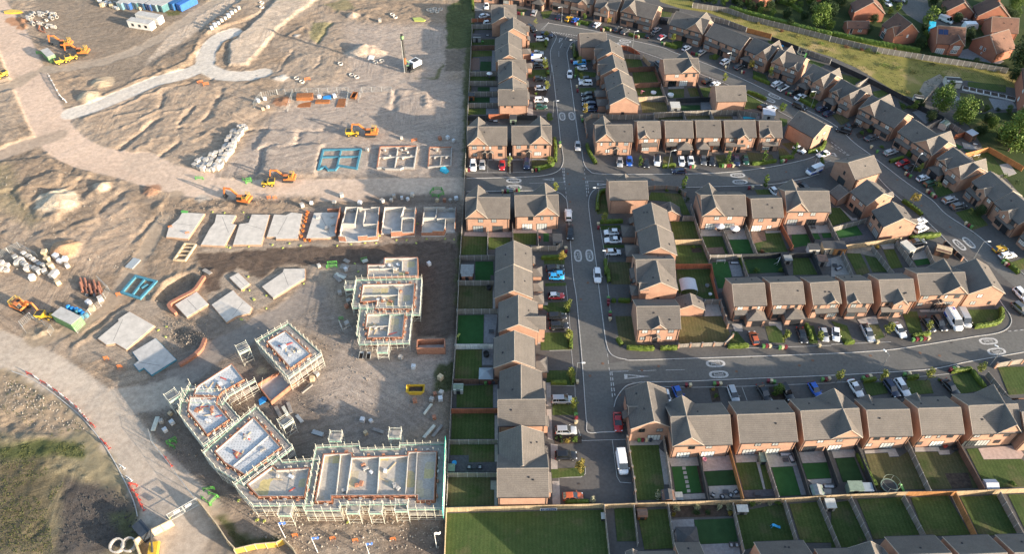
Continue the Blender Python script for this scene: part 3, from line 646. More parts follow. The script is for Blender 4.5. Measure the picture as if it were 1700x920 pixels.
rect('lawn', R7, '65,505 230,500 228,690 58,690;70,735 300,725 300,872 68,872;605,395 795,390 798,505 605,505;640,635 820,632 818,730 640,728;632,78 765,75 765,95 632,98;615,205 780,195 782,270 650,262 615,235')
rect('patio_grey', R7, '247,270 330,280 310,460 243,460;233,490 315,490 315,600 233,600;303,725 330,725 330,872 303,872'); rect('patio', R7, '590,195 650,200 650,218 592,220;575,390 603,392 603,465 575,465;640,712 668,712 672,860 640,860;300,95 320,95 320,240 300,240')
rect('lawn', R10, '40,28 310,25 310,188 35,190;30,225 309,222 309,335 147,338 147,292 28,292;670,378 885,372 880,425 672,440;680,-45 835,-50 840,35 680,38'); rect('dry_lawn', R10, '18,432 284,430 284,514 308,514 308,612 8,618')
rect('deck', R10, '22,295 145,293 145,340 328,340 328,398 18,400'); rect('patio', R10, '312,40 332,40 332,335 312,335;286,455 330,455 330,615 310,615 310,512 286,512;668,220 712,225 712,382 670,382;675,458 720,458 728,605 680,608;640,0 672,0 680,195 650,190')
rect('meadow', R10, '5,665 1005,640 1040,920 1120,1400 -80,1400 -10,920'); rect('soil', R10, '690,170 868,170 865,218 695,222')
rect('dry_lawn', R8, '0,290 35,290 55,465 180,472 180,500 0,505;215,475 325,472 328,500 215,502;345,292 603,290 660,400 620,458 330,470'); rect('patio', R8, '505,215 585,210 608,285 495,289;670,338 735,335 740,385 690,385;905,325 985,325 990,378 960,378 950,348 905,348'); rect('lawn', R8, '320,0 540,0 580,175 505,178 330,140;670,385 705,388 770,470 650,480;880,352 948,350 985,385 1010,460 910,455;1150,350 1190,350 1220,460 1165,465'); rect('turf', R8, '555,0 665,0 665,40 610,110 582,110'); rect('soil', R8, '525,750 580,745 600,830 545,835;905,740 975,735 1010,820 925,825')
rect('lawn', R2, '0,450 105,455 125,520 0,525;0,555 150,555 160,610 0,612;190,570 290,565 290,620 190,625;310,560 380,560 400,610 330,615;680,580 800,650 770,690 670,695;900,750 948,760 945,790 920,810;170,270 290,255 275,300 240,310;450,350 530,340 500,380 450,375;0,205 50,210 45,235 0,240;140,70 215,75 205,105 140,105;820,255 900,260 880,280 830,275;1060,370 1190,410 1150,430 1080,395;380,560 465,555 440,618 400,615')
rect('dry_lawn', R2, '15,650 180,650 185,710 25,718;105,740 280,738 290,765 150,770;305,735 450,735 455,760 310,762;480,740 590,740 600,760 485,765'); rect('turf_dark', R2, '270,670 390,668 395,700 275,702'); rect('pool_water', R2, '664,742 740,738 745,753 668,757'); rect('patio_grey', R2, '185,510 290,500 290,560 190,565;395,650 465,640 465,695 400,698;600,740 662,740 665,757 605,760;745,738 770,738 770,755 748,755')
rect('dry_lawn', R5, '160,152 215,150 230,225 150,228;490,145 550,140 570,200 505,205;690,125 850,140 870,190 710,210;890,100 925,100 985,160 895,165;910,70 985,60 1060,120 960,110'); rect('lawn', R5, '80,380 270,390 330,525 285,525 190,440 60,430;205,568 355,565 385,675 225,680;235,718 400,718 445,835 240,838;407,664 530,662 570,775 450,775;720,642 900,637 950,760 760,765;980,800 1080,795 1140,905 985,908;240,875 455,870 470,920 245,920;740,365 830,362 840,395 760,400')
rect('turf', R5, '577,685 700,682 730,770 610,772;975,652 1075,647 1100,715 980,735;1105,645 1140,643 1160,680 1115,680;1165,640 1227,640 1227,670 1175,672;470,828 568,822 593,920 478,920'); rect('turf_dark', R5, '675,808 910,800 930,890 690,900'); rect('patio', R5, '395,620 535,620 540,657 400,660;545,615 670,610 690,680 575,681;805,628 905,625 905,638 812,642;940,590 1060,585 1070,645 950,650;1080,590 1220,585 1227,638 1100,641'); rect('patio_grey', R5, '572,822 640,820 665,915 598,918;1165,810 1227,800 1227,850 1180,855'); rect('deck_brown', R5, '715,630 800,627 815,688 730,708;435,735 535,730 552,772 450,775'); rect('soil', R5, '335,735 400,735 405,765 340,765')
rect('lawn', A8, '35,440 180,342 330,510 100,575'); rect('turf', A8, '130,625 388,562 478,690 180,733'); rect('deck', A8, '392,560 500,540 620,740 260,790 190,736 482,692'); rect('gravel', R6, '100,730 265,715 310,800 212,778 100,765'); rect('patio', A8, '40,400 110,350 180,335 350,480 400,475 410,500 340,512 185,340 115,410 45,430')
rect('lawn', R6, '95,772 185,770 245,890 170,920;212,782 310,805 360,888 262,890;330,747 400,744 455,860 380,868;490,660 640,630 690,660 650,680 500,690;640,340 700,310 790,380 680,415;790,510 900,480 1000,590 900,620;1140,830 1227,800 1227,870 1170,880;890,150 1000,125 1110,260 1010,285;0,480 55,478 120,560 0,590'); rect('turf', R6, '525,815 620,802 635,835 545,850;790,70 840,92 810,108;835,108 890,115 870,130'); rect('patio', R6, '500,780 590,750 623,800 520,812;310,712 400,705 400,740 330,743;0,800 75,780 130,920 0,920;830,60 960,95 920,110 845,100;1070,205 1130,195 1180,260 1110,285')
rect('lawn', B2, '0,420 150,470 210,590 0,520;560,760 680,700 800,800 740,870;640,270 860,345 780,375;1090,480 1251,560 1251,620 1120,560'); rect('dry_lawn', B3, '10,600 80,575 230,660 120,720'); rect('lawn', B3, '130,90 380,160 270,215 120,150;500,310 640,285 700,330 560,420;820,420 950,500 870,540'); rect('patio_grey', B3, '990,560 1080,530 1251,640 1150,700'); rect('soil', B3, '300,830 400,760 540,760 500,830 330,880')
rect('lawn', A1, '680,110 810,120 770,165 690,150;980,150 1130,130 1080,220 1010,235'); rect('lawn', A4, '690,250 870,270 830,310 700,285'); rect('patio', A1, '130,30 250,40 240,130 135,135')
rect('lawn', R11, '20,232 205,228 238,480 238,575 70,580;695,342 825,338 870,512 745,515;847,338 890,335 925,508 885,510'); rect('turf', R11, '288,368 445,360 480,530 315,540;925,372 1055,366 1110,548 975,555;1118,347 1275,340 1300,438 1150,445'); rect('turf_dark', R11, '495,398 688,388 710,480 520,488;430,705 680,695 710,850 460,860'); rect('patio', R11, '20,195 235,190 208,227 20,231;207,250 270,300 290,480 240,480;262,290 465,295 480,358 285,365;320,545 510,535 520,570 330,578;522,491 712,485 735,560 530,570;690,290 840,285 830,335 700,341;890,285 1070,275 1085,360 905,370;1095,270 1280,262 1300,335 1120,344;826,338 845,337 884,510 871,511;1150,450 1303,442 1303,540 1260,545'); rect('patio_pink', R11, '478,295 660,292 685,385 490,395'); rect('patio_grey', R11, '1058,365 1095,362 1155,545 1112,548;460,862 712,852 725,930 480,930;285,705 428,700 440,850 310,850'); rect('deck', R11, '745,518 940,510 955,555 755,562'); rect('soil', R11, '448,362 470,360 502,530 482,532;275,610 680,600 690,680 300,690')
for i in range(6):
    x, y = 365+i*6, 376+i*29; patch('patio', (x-11,y-9), (x+10,y-10), (x+13,y+9), (x-9,y+10), cr=R11, name='stepping_stone')
rect('patio', R12, '0,262 150,240 150,303 15,312;210,265 405,250 430,300 370,303 360,275 215,282;530,245 680,240 690,263 750,260 755,288 690,290 680,268 535,270'); rect('patio_pink', R12, '935,250 1180,230 1227,290 1210,315 970,320'); rect('turf_dark', R12, '25,315 145,308 205,450 75,465'); rect('dry_lawn', R12, '215,287 358,280 372,308 432,305 500,260 565,380 625,510 290,515;532,275 675,272 692,295 760,290 800,260 955,500 630,512')
rect('lawn', R12, '860,255 930,250 970,322 1210,318 1240,345 1240,495 985,500;0,600 125,580 225,830 140,880 0,885;165,575 470,560 560,800 270,830;505,565 740,550 885,800 600,810;820,560 1080,545 1200,800 940,805;1125,545 1300,540 1300,800 1250,800'); rect('soil', R12, '720,410 870,405 900,500 770,508;155,300 180,290 285,515 250,520')
rect('lawn', R11, '-78,636 48,622 75,840 -60,842;65,645 268,635 305,885 115,895;700,655 1000,600 1070,830 745,895;1035,605 1225,590 1303,770 1303,850 1110,850')
rect('lawn', R9, '845,250 1060,245 1075,310 900,350;450,260 545,260 580,390 500,400;0,320 100,350 140,455 80,470 40,380;220,345 300,345 340,420 285,440;200,715 340,710 360,780 230,800;475,700 625,695 650,780 500,790;765,670 880,640 960,760 810,790;1060,615 1300,610 1300,780 1130,790'); rect('patio', R9, '165,310 285,285 300,335 190,345;560,250 830,235 830,250 700,262 570,262')
patch('old_ground', (1090,-140),(1200,-20),(1250,20),(1400,65),(1540,102),(1640,128),(1700,150),(1700,185),(1600,190),(1640,260),(1700,330),(2100,330),(2100,-140), z=.010, name='grass')
patch('field', *[R2(*p) for p in ((100,-60),(140,10),(260,50),(450,80),(580,130),(840,230),(1000,290),(1227,360))]+[R3(*p) for p in ((160,430),(440,600),(590,640),(700,520),(860,510),(1170,560),(1240,470),(830,400),(640,370),(540,325),(0,230))]+[R2(*p) for p in ((570,60),(360,20),(250,-60))], z=.016)
patch('road', *[R3(*p) for p in ((380,-120),(420,20),(480,90),(560,140),(700,200),(900,200),(950,120),(700,90),(620,40),(590,-120))], z=.014, name='estate_road')
patch('patio_grey', *[R3(*p) for p in ((830,320),(900,300),(1100,390),(1060,410),(800,375))]); patch('gravel', *[R3(*p) for p in ((590,520),(690,470),(720,500),(600,640),(560,580))], z=.019); patch('patio_grey', *[R3(*p) for p in ((650,590),(760,570),(830,640),(740,680),(650,660))]); patch('lawn', *[R3(*p) for p in ((870,520),(1110,540),(1110,588),(870,550))]); patch('dry_lawn', *[R3(*p) for p in ((820,590),(1000,610),(1040,680),(960,720),(830,660))]); patch('patio_grey', *[R3(*p) for p in ((1000,625),(1150,640),(1180,690),(1040,700))]); patch('lawn', *[R3(*p) for p in ((820,740),(1100,780),(1100,850),(900,830))])

mat('iron', (.055,.045,.04), .7, .3, 4); mat('iron_rust', (.15,.085,.055), .8, .3, 4)
MH = MB().mat('iron').lathe((0,0,0),[(0,.012),(.34,.012),(.34,0)],14).mesh('manhole_cover'); MH2 = MB().mat('iron_rust').lathe((0,0,0),[(0,.012),(.34,.012),(.34,0)],14).mesh('manhole_cover'); DR = MB().mat('iron').box((0,0,.008),(.5,.35,.016)).mesh('drain_grate')
def ironwork(cr, s, me, nm, desc, region):
    for it in s.split():
        x, y = it.split(','); o = link(nm, me); o.location = G(cr(float(x),float(y)),.029); reg(o, desc, region, nm.replace('_',' '), nm.replace('_',' ')+'s')
ironwork(R4,'710,328 800,295 715,440 808,130 700,262 150,345 590,345',MH2,'manhole_cover','rusty manhole cover','in the main junction roads'); ironwork(R7,'905,75 1000,590 918,668 860,180 1105,790',MH2,'manhole_cover','rusty manhole cover','in lower main road'); ironwork(R8,'205,607 1100,602 1185,570 98,632 700,640',MH2,'manhole_cover','rusty manhole cover','in the lower side road'); ironwork(R9,'565,522 690,540 250,540',MH2,'manhole_cover','rusty manhole cover','in the lower side road bend'); ironwork(R5,'705,292 300,310 90,300 940,250',MH2,'manhole_cover','rusty manhole cover','in the upper side road'); ironwork(R1,'632,570 680,300 720,560 628,420',MH,'manhole_cover','dark manhole cover','in the upper main road'); ironwork(R6,'575,465 757,602 420,300 130,40',MH2,'manhole_cover','rusty manhole cover','in the right curving road'); ironwork(R2,'745,525 540,455 250,330',MH2,'manhole_cover','rusty manhole cover','in the top curving road')
ironwork(R8,'795,552 838,680 300,566',DR,'drain_grate','small iron drain grate','by lower side road kerb'); ironwork(R9,'765,458 850,580 300,655',DR,'drain_grate','small iron drain grate','by lower side road kerb bend'); ironwork(R10,'915,135 848,475',DR,'drain_grate','small iron drain grate','at the lower turning head'); ironwork(R4,'660,170 845,500 395,368',DR,'drain_grate','small iron drain grate','by the main junction kerbs'); ironwork(R6,'540,385 905,640 460,410',DR,'drain_grate','small iron drain grate','by the right curving road kerb'); ironwork(R1,'650,830 612,470 760,840',DR,'drain_grate','small iron drain grate','by the upper main road kerb')
# ---------------------------------------------------------------- fences, garden walls, hedges
def wood(name, a, var=.22):
    m = bpy.data.materials.new(name); t = NT(m); p = t.pos()
    mp = t.new('ShaderNodeMapping'); mp.inputs['Scale'].default_value = (7,7,.5); t.link(p, mp.inputs[0])
    n1 = t.noise(mp.outputs[0], 1, 3); n2 = t.noise(p, .5, 4)
    lo = tuple(x*(1-var) for x in a); hi = tuple(x*(1+var) for x in a)
    col = t.mix(1.0, t.ramp(n1, [(.35, lo), (.65, hi)]), t.ramp(n2, [(.3, (.8,)*3), (.7, (1.15,)*3)]), 'MULTIPLY')
    t.link(col, t.b.inputs['Base Color']); t.b.inputs['Roughness'].default_value = .85; MATS[name] = m
for n, c in (('grey',(.21,.19,.165)),('brown',(.125,.07,.05)),('dark',(.028,.032,.036)),('orange',(.36,.17,.06)),('rust',(.30,.10,.05)),('tan',(.36,.27,.165)),('white',(.62,.62,.58))): wood('wood_'+n, c)
PM = {}
FDESC = {'grey':'weathered grey timber fence','brown':'dark brown timber fence','dark':'black painted timber fence','orange':'bright orange timber fence','rust':'red stained timber fence','tan':'pale timber fence','white':'white painted timber fence'}
def fence(cr, s, kind, region, h=1.75, axis='y', piers=False):
    pts = [G(cr(*[float(v) for v in t.split(',')]), h) for t in s.split()]
    m = MB().mat('wood_'+kind); m.wallstrip(pts, .06, .04, h)
    m.mat('wood_'+kind).wallstrip(pts, .1, h, h+.04)
    m.mat('wood_'+kind)
    o = m.build('timber_fence'); key = (kind, piers, h)
    if key not in PM:
        b = MB()
        if piers: b.mat('brick').b2(-.17,.17,-.17,.17,0,h+.1); b.mat('ridge').b2(-.2,.2,-.2,.2,h+.1,h+.17)
        else: b.mat('wood_'+kind if kind!='grey' else 'kerb').b2(-.055,.055,-.055,.055,0,h+.1)
        PM[key] = b.mesh('pier' if piers else 'post')
    for a, b in zip(pts, pts[1:]):
        L = (b-a).length; n = max(1, round(L/(2.4 if piers else 1.9)))
        for i in range(n+1):
            if i == n and b is not pts[-1]: continue
            p = a.lerp(b, i/n); c = link('pier' if piers else 'post', PM[key], o); c.location = (p.x, p.y, 0)
    reg(o, FDESC[kind]+(' with brick piers' if piers else ''), region, 'fence', 'garden fences', axis); return o
def fences(cr, region, s, axis='y', **k):
    for it in s.split(';'):
        if it.strip():
            kd, rest = it.strip().split(' ',1); pi = kd.endswith('+')
            fence(cr, rest, kd.rstrip('+'), region, axis=axis, piers=pi, **k)
WR = 'in gardens left of the main road'
o = fence(PX, '784,40 776,192 772,275 767,370 762,455 757,560 750,650 744,760 741,838', 'grey', 'along the edge of the building site')
fences(A1, WR, 'grey 100,310 365,305;brown 95,580 412,575')
fences(R1, WR, 'grey 75,455 252,455;grey 72,515 255,515;grey 70,583 258,583;grey 68,655 258,655;dark 62,738 195,735;rust 197,728 325,724;dark 378,732 505,735')
fences(R4, WR, 'grey 192,607 188,775;grey 348,575 352,690;grey 12,785 242,782;grey 508,615 514,715;grey 470,725 632,722 668,690')
fences(R7, WR, 'grey 78,62 318,62;grey 70,245 332,243;white 58,468 312,468;brown 50,690 330,690;rust 35,880 330,878')
fences(R10, WR, 'grey 22,195 330,195;grey 12,405 324,405')
fences(R10, 'round the bottom left lawn', 'tan 2,628 1000,602;tan 2,632 -10,940;grey 1010,610 1045,925')
SR = 'below the bottom row of houses'
fences(R11, SR, 'tan -150,606 -10,601 260,592 690,579 1010,567 1250,552 1306,547', axis='x'); fences(R12, SR, 'tan 4,548 488,526;orange 492,526 798,523;tan 802,523 1260,503', axis='x')
SB = 'in bottom edge gardens'
fences(R11, SB, 'grey 50,612 75,850;grey 268,605 312,890;grey 680,597 752,900;grey 1012,582 1092,842;grey 1230,567 1306,745 1365,885', axis='x'); fences(R12, SB, 'grey 130,560 262,838;grey 468,550 606,808;orange 796,532 932,806;grey 1080,527 1228,796', axis='x')
SC = 'between gardens of the lower row'
fences(R11, SC, 'grey 240,168 300,578;dark 460,272 522,572;orange 655,228 746,564;grey 876,262 972,555;dark 1066,218 1170,545;dark 1268,242 1352,470', axis='x'); fences(R12, SC, 'dark 160,217 287,516;grey 486,192 636,515;brown 800,187 976,500', axis='x')
fences(R10, 'beside the white parked van', 'grey+ 1157,172 1174,267 1188,362 1200,432 1214,598', h=1.6)
TR = 'behind terrace right of the main road'
fences(R1, TR, 'rust+ 1042,286 1085,292 1130,315 1165,345;grey 1060,342 1165,348;tan 1180,352 1226,402;brown 1080,430 1228,424;brown 1118,532 1228,526;tan 1148,620 1228,612'); fences(R2, TR, 'brown 2,423 104,420 146,530;brown 5,526 145,522;grey 2,616 172,610;grey 146,534 186,642')
fences(A3, 'by the terrace end', 'grey+ 82,582 170,527 260,527 345,530;grey+ 80,585 112,780', h=1.5); fences(A3, TR, 'grey 352,537 608,540;grey 612,540 958,532;grey 962,532 1230,492')
NR = 'behind the row above upper side road'
fences(R2, NR, 'grey 100,717 453,701;grey 457,701 638,700 758,722;dark 242,626 455,618;dark 372,522 412,614;grey 96,722 108,782;grey 286,708 306,770;grey 458,704 482,762;grey 636,704 662,762', axis='x')
fences(R5, 'along the upper side road, lower edge', 'grey+ 55,342 105,336 180,336 250,342 300,380', h=1.5)
IR = 'in gardens inside the loop road'
fences(R5, IR, 'grey 336,455 396,652 458,798;grey 286,532 354,532;tan 226,684 404,681;rust 230,839 462,836;rust 466,840 482,925;grey 535,602 604,774;grey 676,562 756,770;rust 906,572 985,720;dark 1066,566 1122,684;grey 457,780 656,777;dark 661,776 904,767;grey 655,788 700,912;dark 907,769 956,908;dark 961,771 1108,766;dark 1112,768 1172,908;grey 1190,752 1228,742', axis='x')
fences(R8, IR, 'rust 540,0 584,176;grey 502,183 596,181;grey+ 600,184 650,335', axis='x'); fences(R8, 'round the sunlit corner lawn', 'grey+ 335,467 410,462 485,459 560,456 630,456 680,402', h=1.3)
fences(A8, IR, 'grey 110,592 528,482;grey 42,484 238,880;tan 232,826 978,722', axis='x'); fences(R6, IR, 'grey 265,722 400,890;grey 438,672 525,772;grey 420,688 540,856;grey 76,762 142,908;grey 490,752 590,722;grey 612,722 662,832', axis='x'); fences(R6, 'beside curving road roundels', 'dark+ 728,690 840,792', h=1.4)
ER = 'behind houses on the curving road'
fences(A5, ER, 'dark 700,72 982,112', axis='x'); fences(R2, ER, 'grey 456,102 578,130;grey 582,132 690,172;orange 694,176 848,216;black 852,232 1022,294;grey 1028,298 1228,374'.replace('black','dark'), axis='x')
fences(R3, ER, 'dark 2,387 228,488;grey 142,546 236,494;dark 234,492 448,600;dark 452,602 560,664;dark 562,667 720,742;grey 612,802 700,757;grey 724,752 888,858;rust 792,857 880,832', axis='x'); fences(R6, ER, 'orange 857,132 1008,92;orange 1012,94 1228,216', axis='x')
OR_ = 'between waste strip and older estate'
fences(R2, OR_, 'grey 347,16 570,48 700,96 930,152 1225,226', axis='x', h=2); fences(R3, OR_, 'grey 0,229 300,301 588,346;grey 592,347 850,386 1130,432', axis='x', h=2); fences(R3, 'on the waste strip top right', 'grey 592,640 680,532', axis='x', h=1.3)
fences(R9, 'at the right end of lower side road', 'grey+ 1062,588 1150,572 1232,560;grey 1002,642 1180,862;brown 1142,812 1236,810', axis='x')
fence(A1, '100,235 175,232 262,230 350,226', 'rust', 'in front of the top left parked cars', piers=True, h=1.4)
# ---- foliage
def leafmat(name, a, b, c):
    m = bpy.data.materials.new(name); t = NT(m); p = t.pos(); oi = t.new('ShaderNodeObjectInfo')
    n = t.noise(p, 1.3, 3); n2 = t.noise(p, 6, 2)
    col = t.ramp(n, [(.3, a), (.6, b), (.8, c)])
    col = t.mix(1.0, col, t.ramp(n2, [(.3, (.75,)*3), (.7, (1.2,)*3)]), 'MULTIPLY')
    col = t.mix(1.0, col, t.ramp(oi.outputs['Random'], [(0, (.82,.86,.8)), (1, (1.16,1.08,1.1))]), 'MULTIPLY')
    t.link(col, t.b.inputs['Base Color']); t.b.inputs['Roughness'].default_value = .65; t.b.inputs['Specular IOR Level'].default_value = .25
    MATS[name] = m
leafmat('leaf_street', (.12,.15,.025), (.18,.20,.04), (.24,.22,.06)); leafmat('leaf_weed', (.075,.09,.03), (.10,.11,.04), (.14,.125,.06)); leafmat('leaf_scrub', (.13,.14,.045), (.18,.165,.06), (.22,.17,.08)); leafmat('leaf_yellow', (.20,.16,.03), (.27,.21,.045), (.30,.20,.06)); leafmat('leaf_green', (.07,.125,.02), (.11,.17,.032), (.155,.20,.05))
leafmat('leaf_dark', (.022,.045,.014), (.035,.065,.02), (.05,.075,.028)); leafmat('leaf_hedge', (.06,.10,.015), (.10,.145,.022), (.14,.16,.04)); leafmat('leaf_red', (.10,.045,.03), (.15,.07,.04), (.18,.09,.05)); leafmat('leaf_pale', (.22,.24,.14), (.34,.34,.22), (.45,.44,.30))
mat('bark', (.10,.075,.055), .95, .3, 3)
LR = random.Random(11)
def leaves(m, c, rad, n, size, hollow=.0):
    for _ in range(n):
        while True:
            v = Vector((LR.uniform(-1,1),LR.uniform(-1,1),LR.uniform(-1,1)))
            if hollow <= v.length <= 1: break
        p = Vector(c)+Vector((v.x*rad[0],v.y*rad[1],v.z*rad[2])); s = size*LR.uniform(.6,1.3)
        a = Vector((LR.gauss(0,1),LR.gauss(0,1),LR.gauss(0,1))).normalized(); b = a.orthogonal().normalized(); d = a.cross(b)
        th = LR.uniform(0,6.28); e = b*math.cos(th)+d*math.sin(th); f = a.cross(e)
        m.face([p-e*s, p-f*s*.55, p+e*s, p+f*s*.55])
def crown(kind, H, rw, z0, clumps, per, size, shape=1.0):
    m = MB().mat(kind); cz = (H+z0)/2; rz = (H-z0)/2
    for i in range(clumps):
        th = LR.uniform(0,6.28); u = LR.uniform(-.85,.85); rr = (1-abs(u)**1.6)**.5*rw*LR.uniform(.35,.8)
        if shape > 1: rr *= (1-(u+.85)/1.7*.75)
        k = LR.uniform(.32,.5); leaves(m, (rr*math.cos(th), rr*math.sin(th), cz+u*rz), (rw*k,rw*k,min(rz,rw)*k*.9), per, size)
    return m.mesh('crown')
def trunk(H, z0, r):
    m = MB().mat('bark'); m.tube([(0,0,0),(.02,.03,z0*.6),(0,.02,z0),(.05,-.03,(z0+H)/2)], r, 6, r*.4)
    for k in range(4):
        th = k*1.57+LR.uniform(-.4,.4); d = (H-z0)*.28; m.tube([(0,.02,z0*.92),(math.cos(th)*d*.5,math.sin(th)*d*.5,z0+d*.6),(math.cos(th)*d,math.sin(th)*d,z0+d*1.3)], r*.5, 5, r*.15)
    return m.mesh('trunk')
TT = {}
def tree_kind(k, i):
    key = (k, i)
    if key not in TT:
        if k == 'sapling': TT[key] = (crown('leaf_street',3.9,.95,1.5,13,34,.15), trunk(3.9,1.7,.055))
        if k == 'yellow': TT[key] = (crown('leaf_yellow',3.8,1.0,1.5,13,34,.15), trunk(3.8,1.7,.055))
        if k == 'column': TT[key] = (crown('leaf_green',4.6,.75,.7,16,38,.15), trunk(4.6,.9,.06))
        if k == 'round': TT[key] = (crown('leaf_green',4.2,1.5,.5,22,45,.18), trunk(4.2,.9,.09))
        if k == 'big': TT[key] = (crown('leaf_green',8,3.3,1.3,46,75,.24), trunk(8,2.2,.2))
        if k == 'bigdark': TT[key] = (crown('leaf_dark',8,3.4,.8,46,75,.25), trunk(8,2,.2))
        if k == 'conifer': TT[key] = (crown('leaf_dark',14,4.6,.6,100,80,.27,1.6), trunk(14,2,.3))
        if k == 'sparse': TT[key] = (crown('leaf_street',4.4,1.0,1.3,9,18,.12), trunk(4.4,1.5,.05))
    return TT[key]
TDESC = {'sapling':'small yellow-green street tree','yellow':'small yellowing street tree','column':'upright green street tree','round':'rounded green tree','big':'large bright green garden tree','bigdark':'large dark green garden tree','conifer':'tall dark conifer','sparse':'thin sparse young tree'}
TN = [0]
def tree(cr, x, y, k, region, sc=1.0, axis='x'):
    TN[0] += 1; c, t = tree_kind(k, TN[0]%3); p = G(cr(x,y)); o = empty('conifer_tree' if k=='conifer' else 'tree', p, LR.uniform(0,6.28)); sc *= 1.12 if k in ('sapling','yellow','column') else 1; o.scale = (sc*LR.uniform(.92,1.08),sc*LR.uniform(.92,1.08),sc*LR.uniform(.94,1.06))
    link('crown', c, o); link('trunk', t, o); reg(o, TDESC[k], region, 'tree', 'garden trees' if 'big' in k or k in ('round','conifer') else 'street trees', axis)
def trees(cr, region, s, axis='x'):
    for it in s.split(';'):
        if it.strip():
            a = it.split(); x, y = a[1].split(','); tree(cr, float(x), float(y), a[0], region, float(a[2]) if len(a)>2 else 1.0, axis)
WT, ET, UT, LT, CT = 'left of the main road', 'right of the main road', 'on the upper side road', 'on the lower side road', 'on the curving road'
trees(R4, 'outside the houses by the site fence', 'sapling 332,238'); trees(R4, UT, 'sapling 588,222;sapling 622,395'); trees(R4, WT, 'yellow 658,835', 'y'); trees(R4, ET, 'sapling 930,592', 'y')
trees(R7, WT, 'sapling 772,262;sapling 778,455;sapling 795,700;sapling 815,890', 'y'); trees(R10, WT, 'yellow 858,410 1.1', 'y'); trees(R1, WT, 'sapling 556,460;sapling 568,592;round 582,772 .7;sparse 492,188', 'y'); trees(R1, ET, 'yellow 808,742', 'y'); trees(A4, CT, 'yellow 1080,330 .8;round 770,250 .6')
trees(A1, WT, 'sapling 1030,880;sapling 1045,520 .8', 'y'); trees(A2, ET, 'sapling 160,560;sapling 185,745;round 125,640 .5', 'y')
trees(R2, CT, 'sapling 213,282;sapling 543,537;yellow 708,455;sapling 830,508;round 480,378 .5;round 910,710 .75'); trees(B2, CT, 'sapling 700,800 .9'); trees(R5, UT, 'column 8,225 .9;column 1160,215;column 562,212;column 790,205;column 978,158;column 283,372;column 798,362'); trees(R6, CT, 'yellow 508,475 1.1;sparse 655,385;sapling 540,275')
trees(R8, LT, 'sapling 992,480 1.1;sapling 1215,468;round 955,780 .75'); trees(R9, LT, 'sapling 338,425 1.1;sapling 598,400;sapling 28,712;sapling 305,725;sapling 598,705;sapling 920,662'); trees(B4, CT, 'round 200,740 .5'); trees(B7, CT, 'bigdark 470,300 .45;sparse 355,300 .7')
OT = 'in the older estate gardens'
trees(R3, OT, 'round 618,155 1.6;big 680,715 1.05;big 820,790 1.15;big 1125,960 1.5;conifer 1200,455 1.3;bigdark 720,60 .6;bigdark 690,110 .55;bigdark 790,150 .5;bigdark 870,265 .5;round 1075,220 .6;big 1150,75 .9;round 1180,110 .8;bigdark 1190,900 .9;big 1010,820 .5;bigdark 560,310 .5;round 470,30 .45;round 370,90 .7;bigdark 20,60 .6;round 755,560 .7;round 980,710 .6;bigdark 900,700 .5')
trees(R2, OT, 'big 1140,175 1.15;bigdark 1190,60 .7;round 850,110 .9;round 690,40 .9;bigdark 620,30 .6;round 540,40 1.1;bigdark 420,15 .5;bigdark 340,10 .4;round 480,30 .8;big 1090,35 .6;bigdark 770,70 .5;round 1000,10 .5')
def hedge(cr, s, region, h=1.1, w=.9, kind='leaf_hedge', desc='clipped green hedge', axis='x', name='hedge'):
    pts = smoothline([G(cr(*[float(v) for v in t.split(',')])) for t in s.split()], 3); m = MB().mat(kind); L = sum((b-a).length for a, b in zip(pts, pts[1:]))
    n = max(2, int(L/.5)); pp = resample(pts, n+1); N = 8; vs = []
    for i, p in enumerate(pp):
        d = (pp[min(i+1,n)]-pp[max(i-1,0)]).normalized(); nn = Vector((-d.y,d.x,0)); e = .75 if i in (0,n) else 1
        for k in range(N):
            a = math.pi*k/(N-1); k1 = w/2*e*(1 if abs(math.cos(a))<.8 else .95)*LR.uniform(.85,1.15); c_, s_ = math.cos(a), math.sin(a)
            vs.append(p+nn*(k1*(abs(c_)**.5)*(1 if c_>0 else -1))+Vector((0,0,h*e*(s_**.4 if s_>1e-6 else 0)*LR.uniform(.86,1.08))))
    m.raw(vs, [(i*N+k,(i+1)*N+k,(i+1)*N+k+1,i*N+k+1) for i in range(n) for k in range(N-1)])
    for i in range(int(L*58)):
        t = LR.random()*n; j = min(n-1,int(t)); p = pp[j].lerp(pp[j+1], t-j); d = (pp[j+1]-pp[j]).normalized(); nn = Vector((-d.y,d.x,0)); a = LR.uniform(0,math.pi)
        q_ = p+nn*(w/2*math.cos(a)*1.08)+Vector((0,0,h*(math.sin(a)**.5)*LR.uniform(.8,1.12)))
        leaves(m, q_, (.08,.08,.08), 1, .12)
    reg(m.build(name), desc, region, 'hedge', 'hedges', axis)
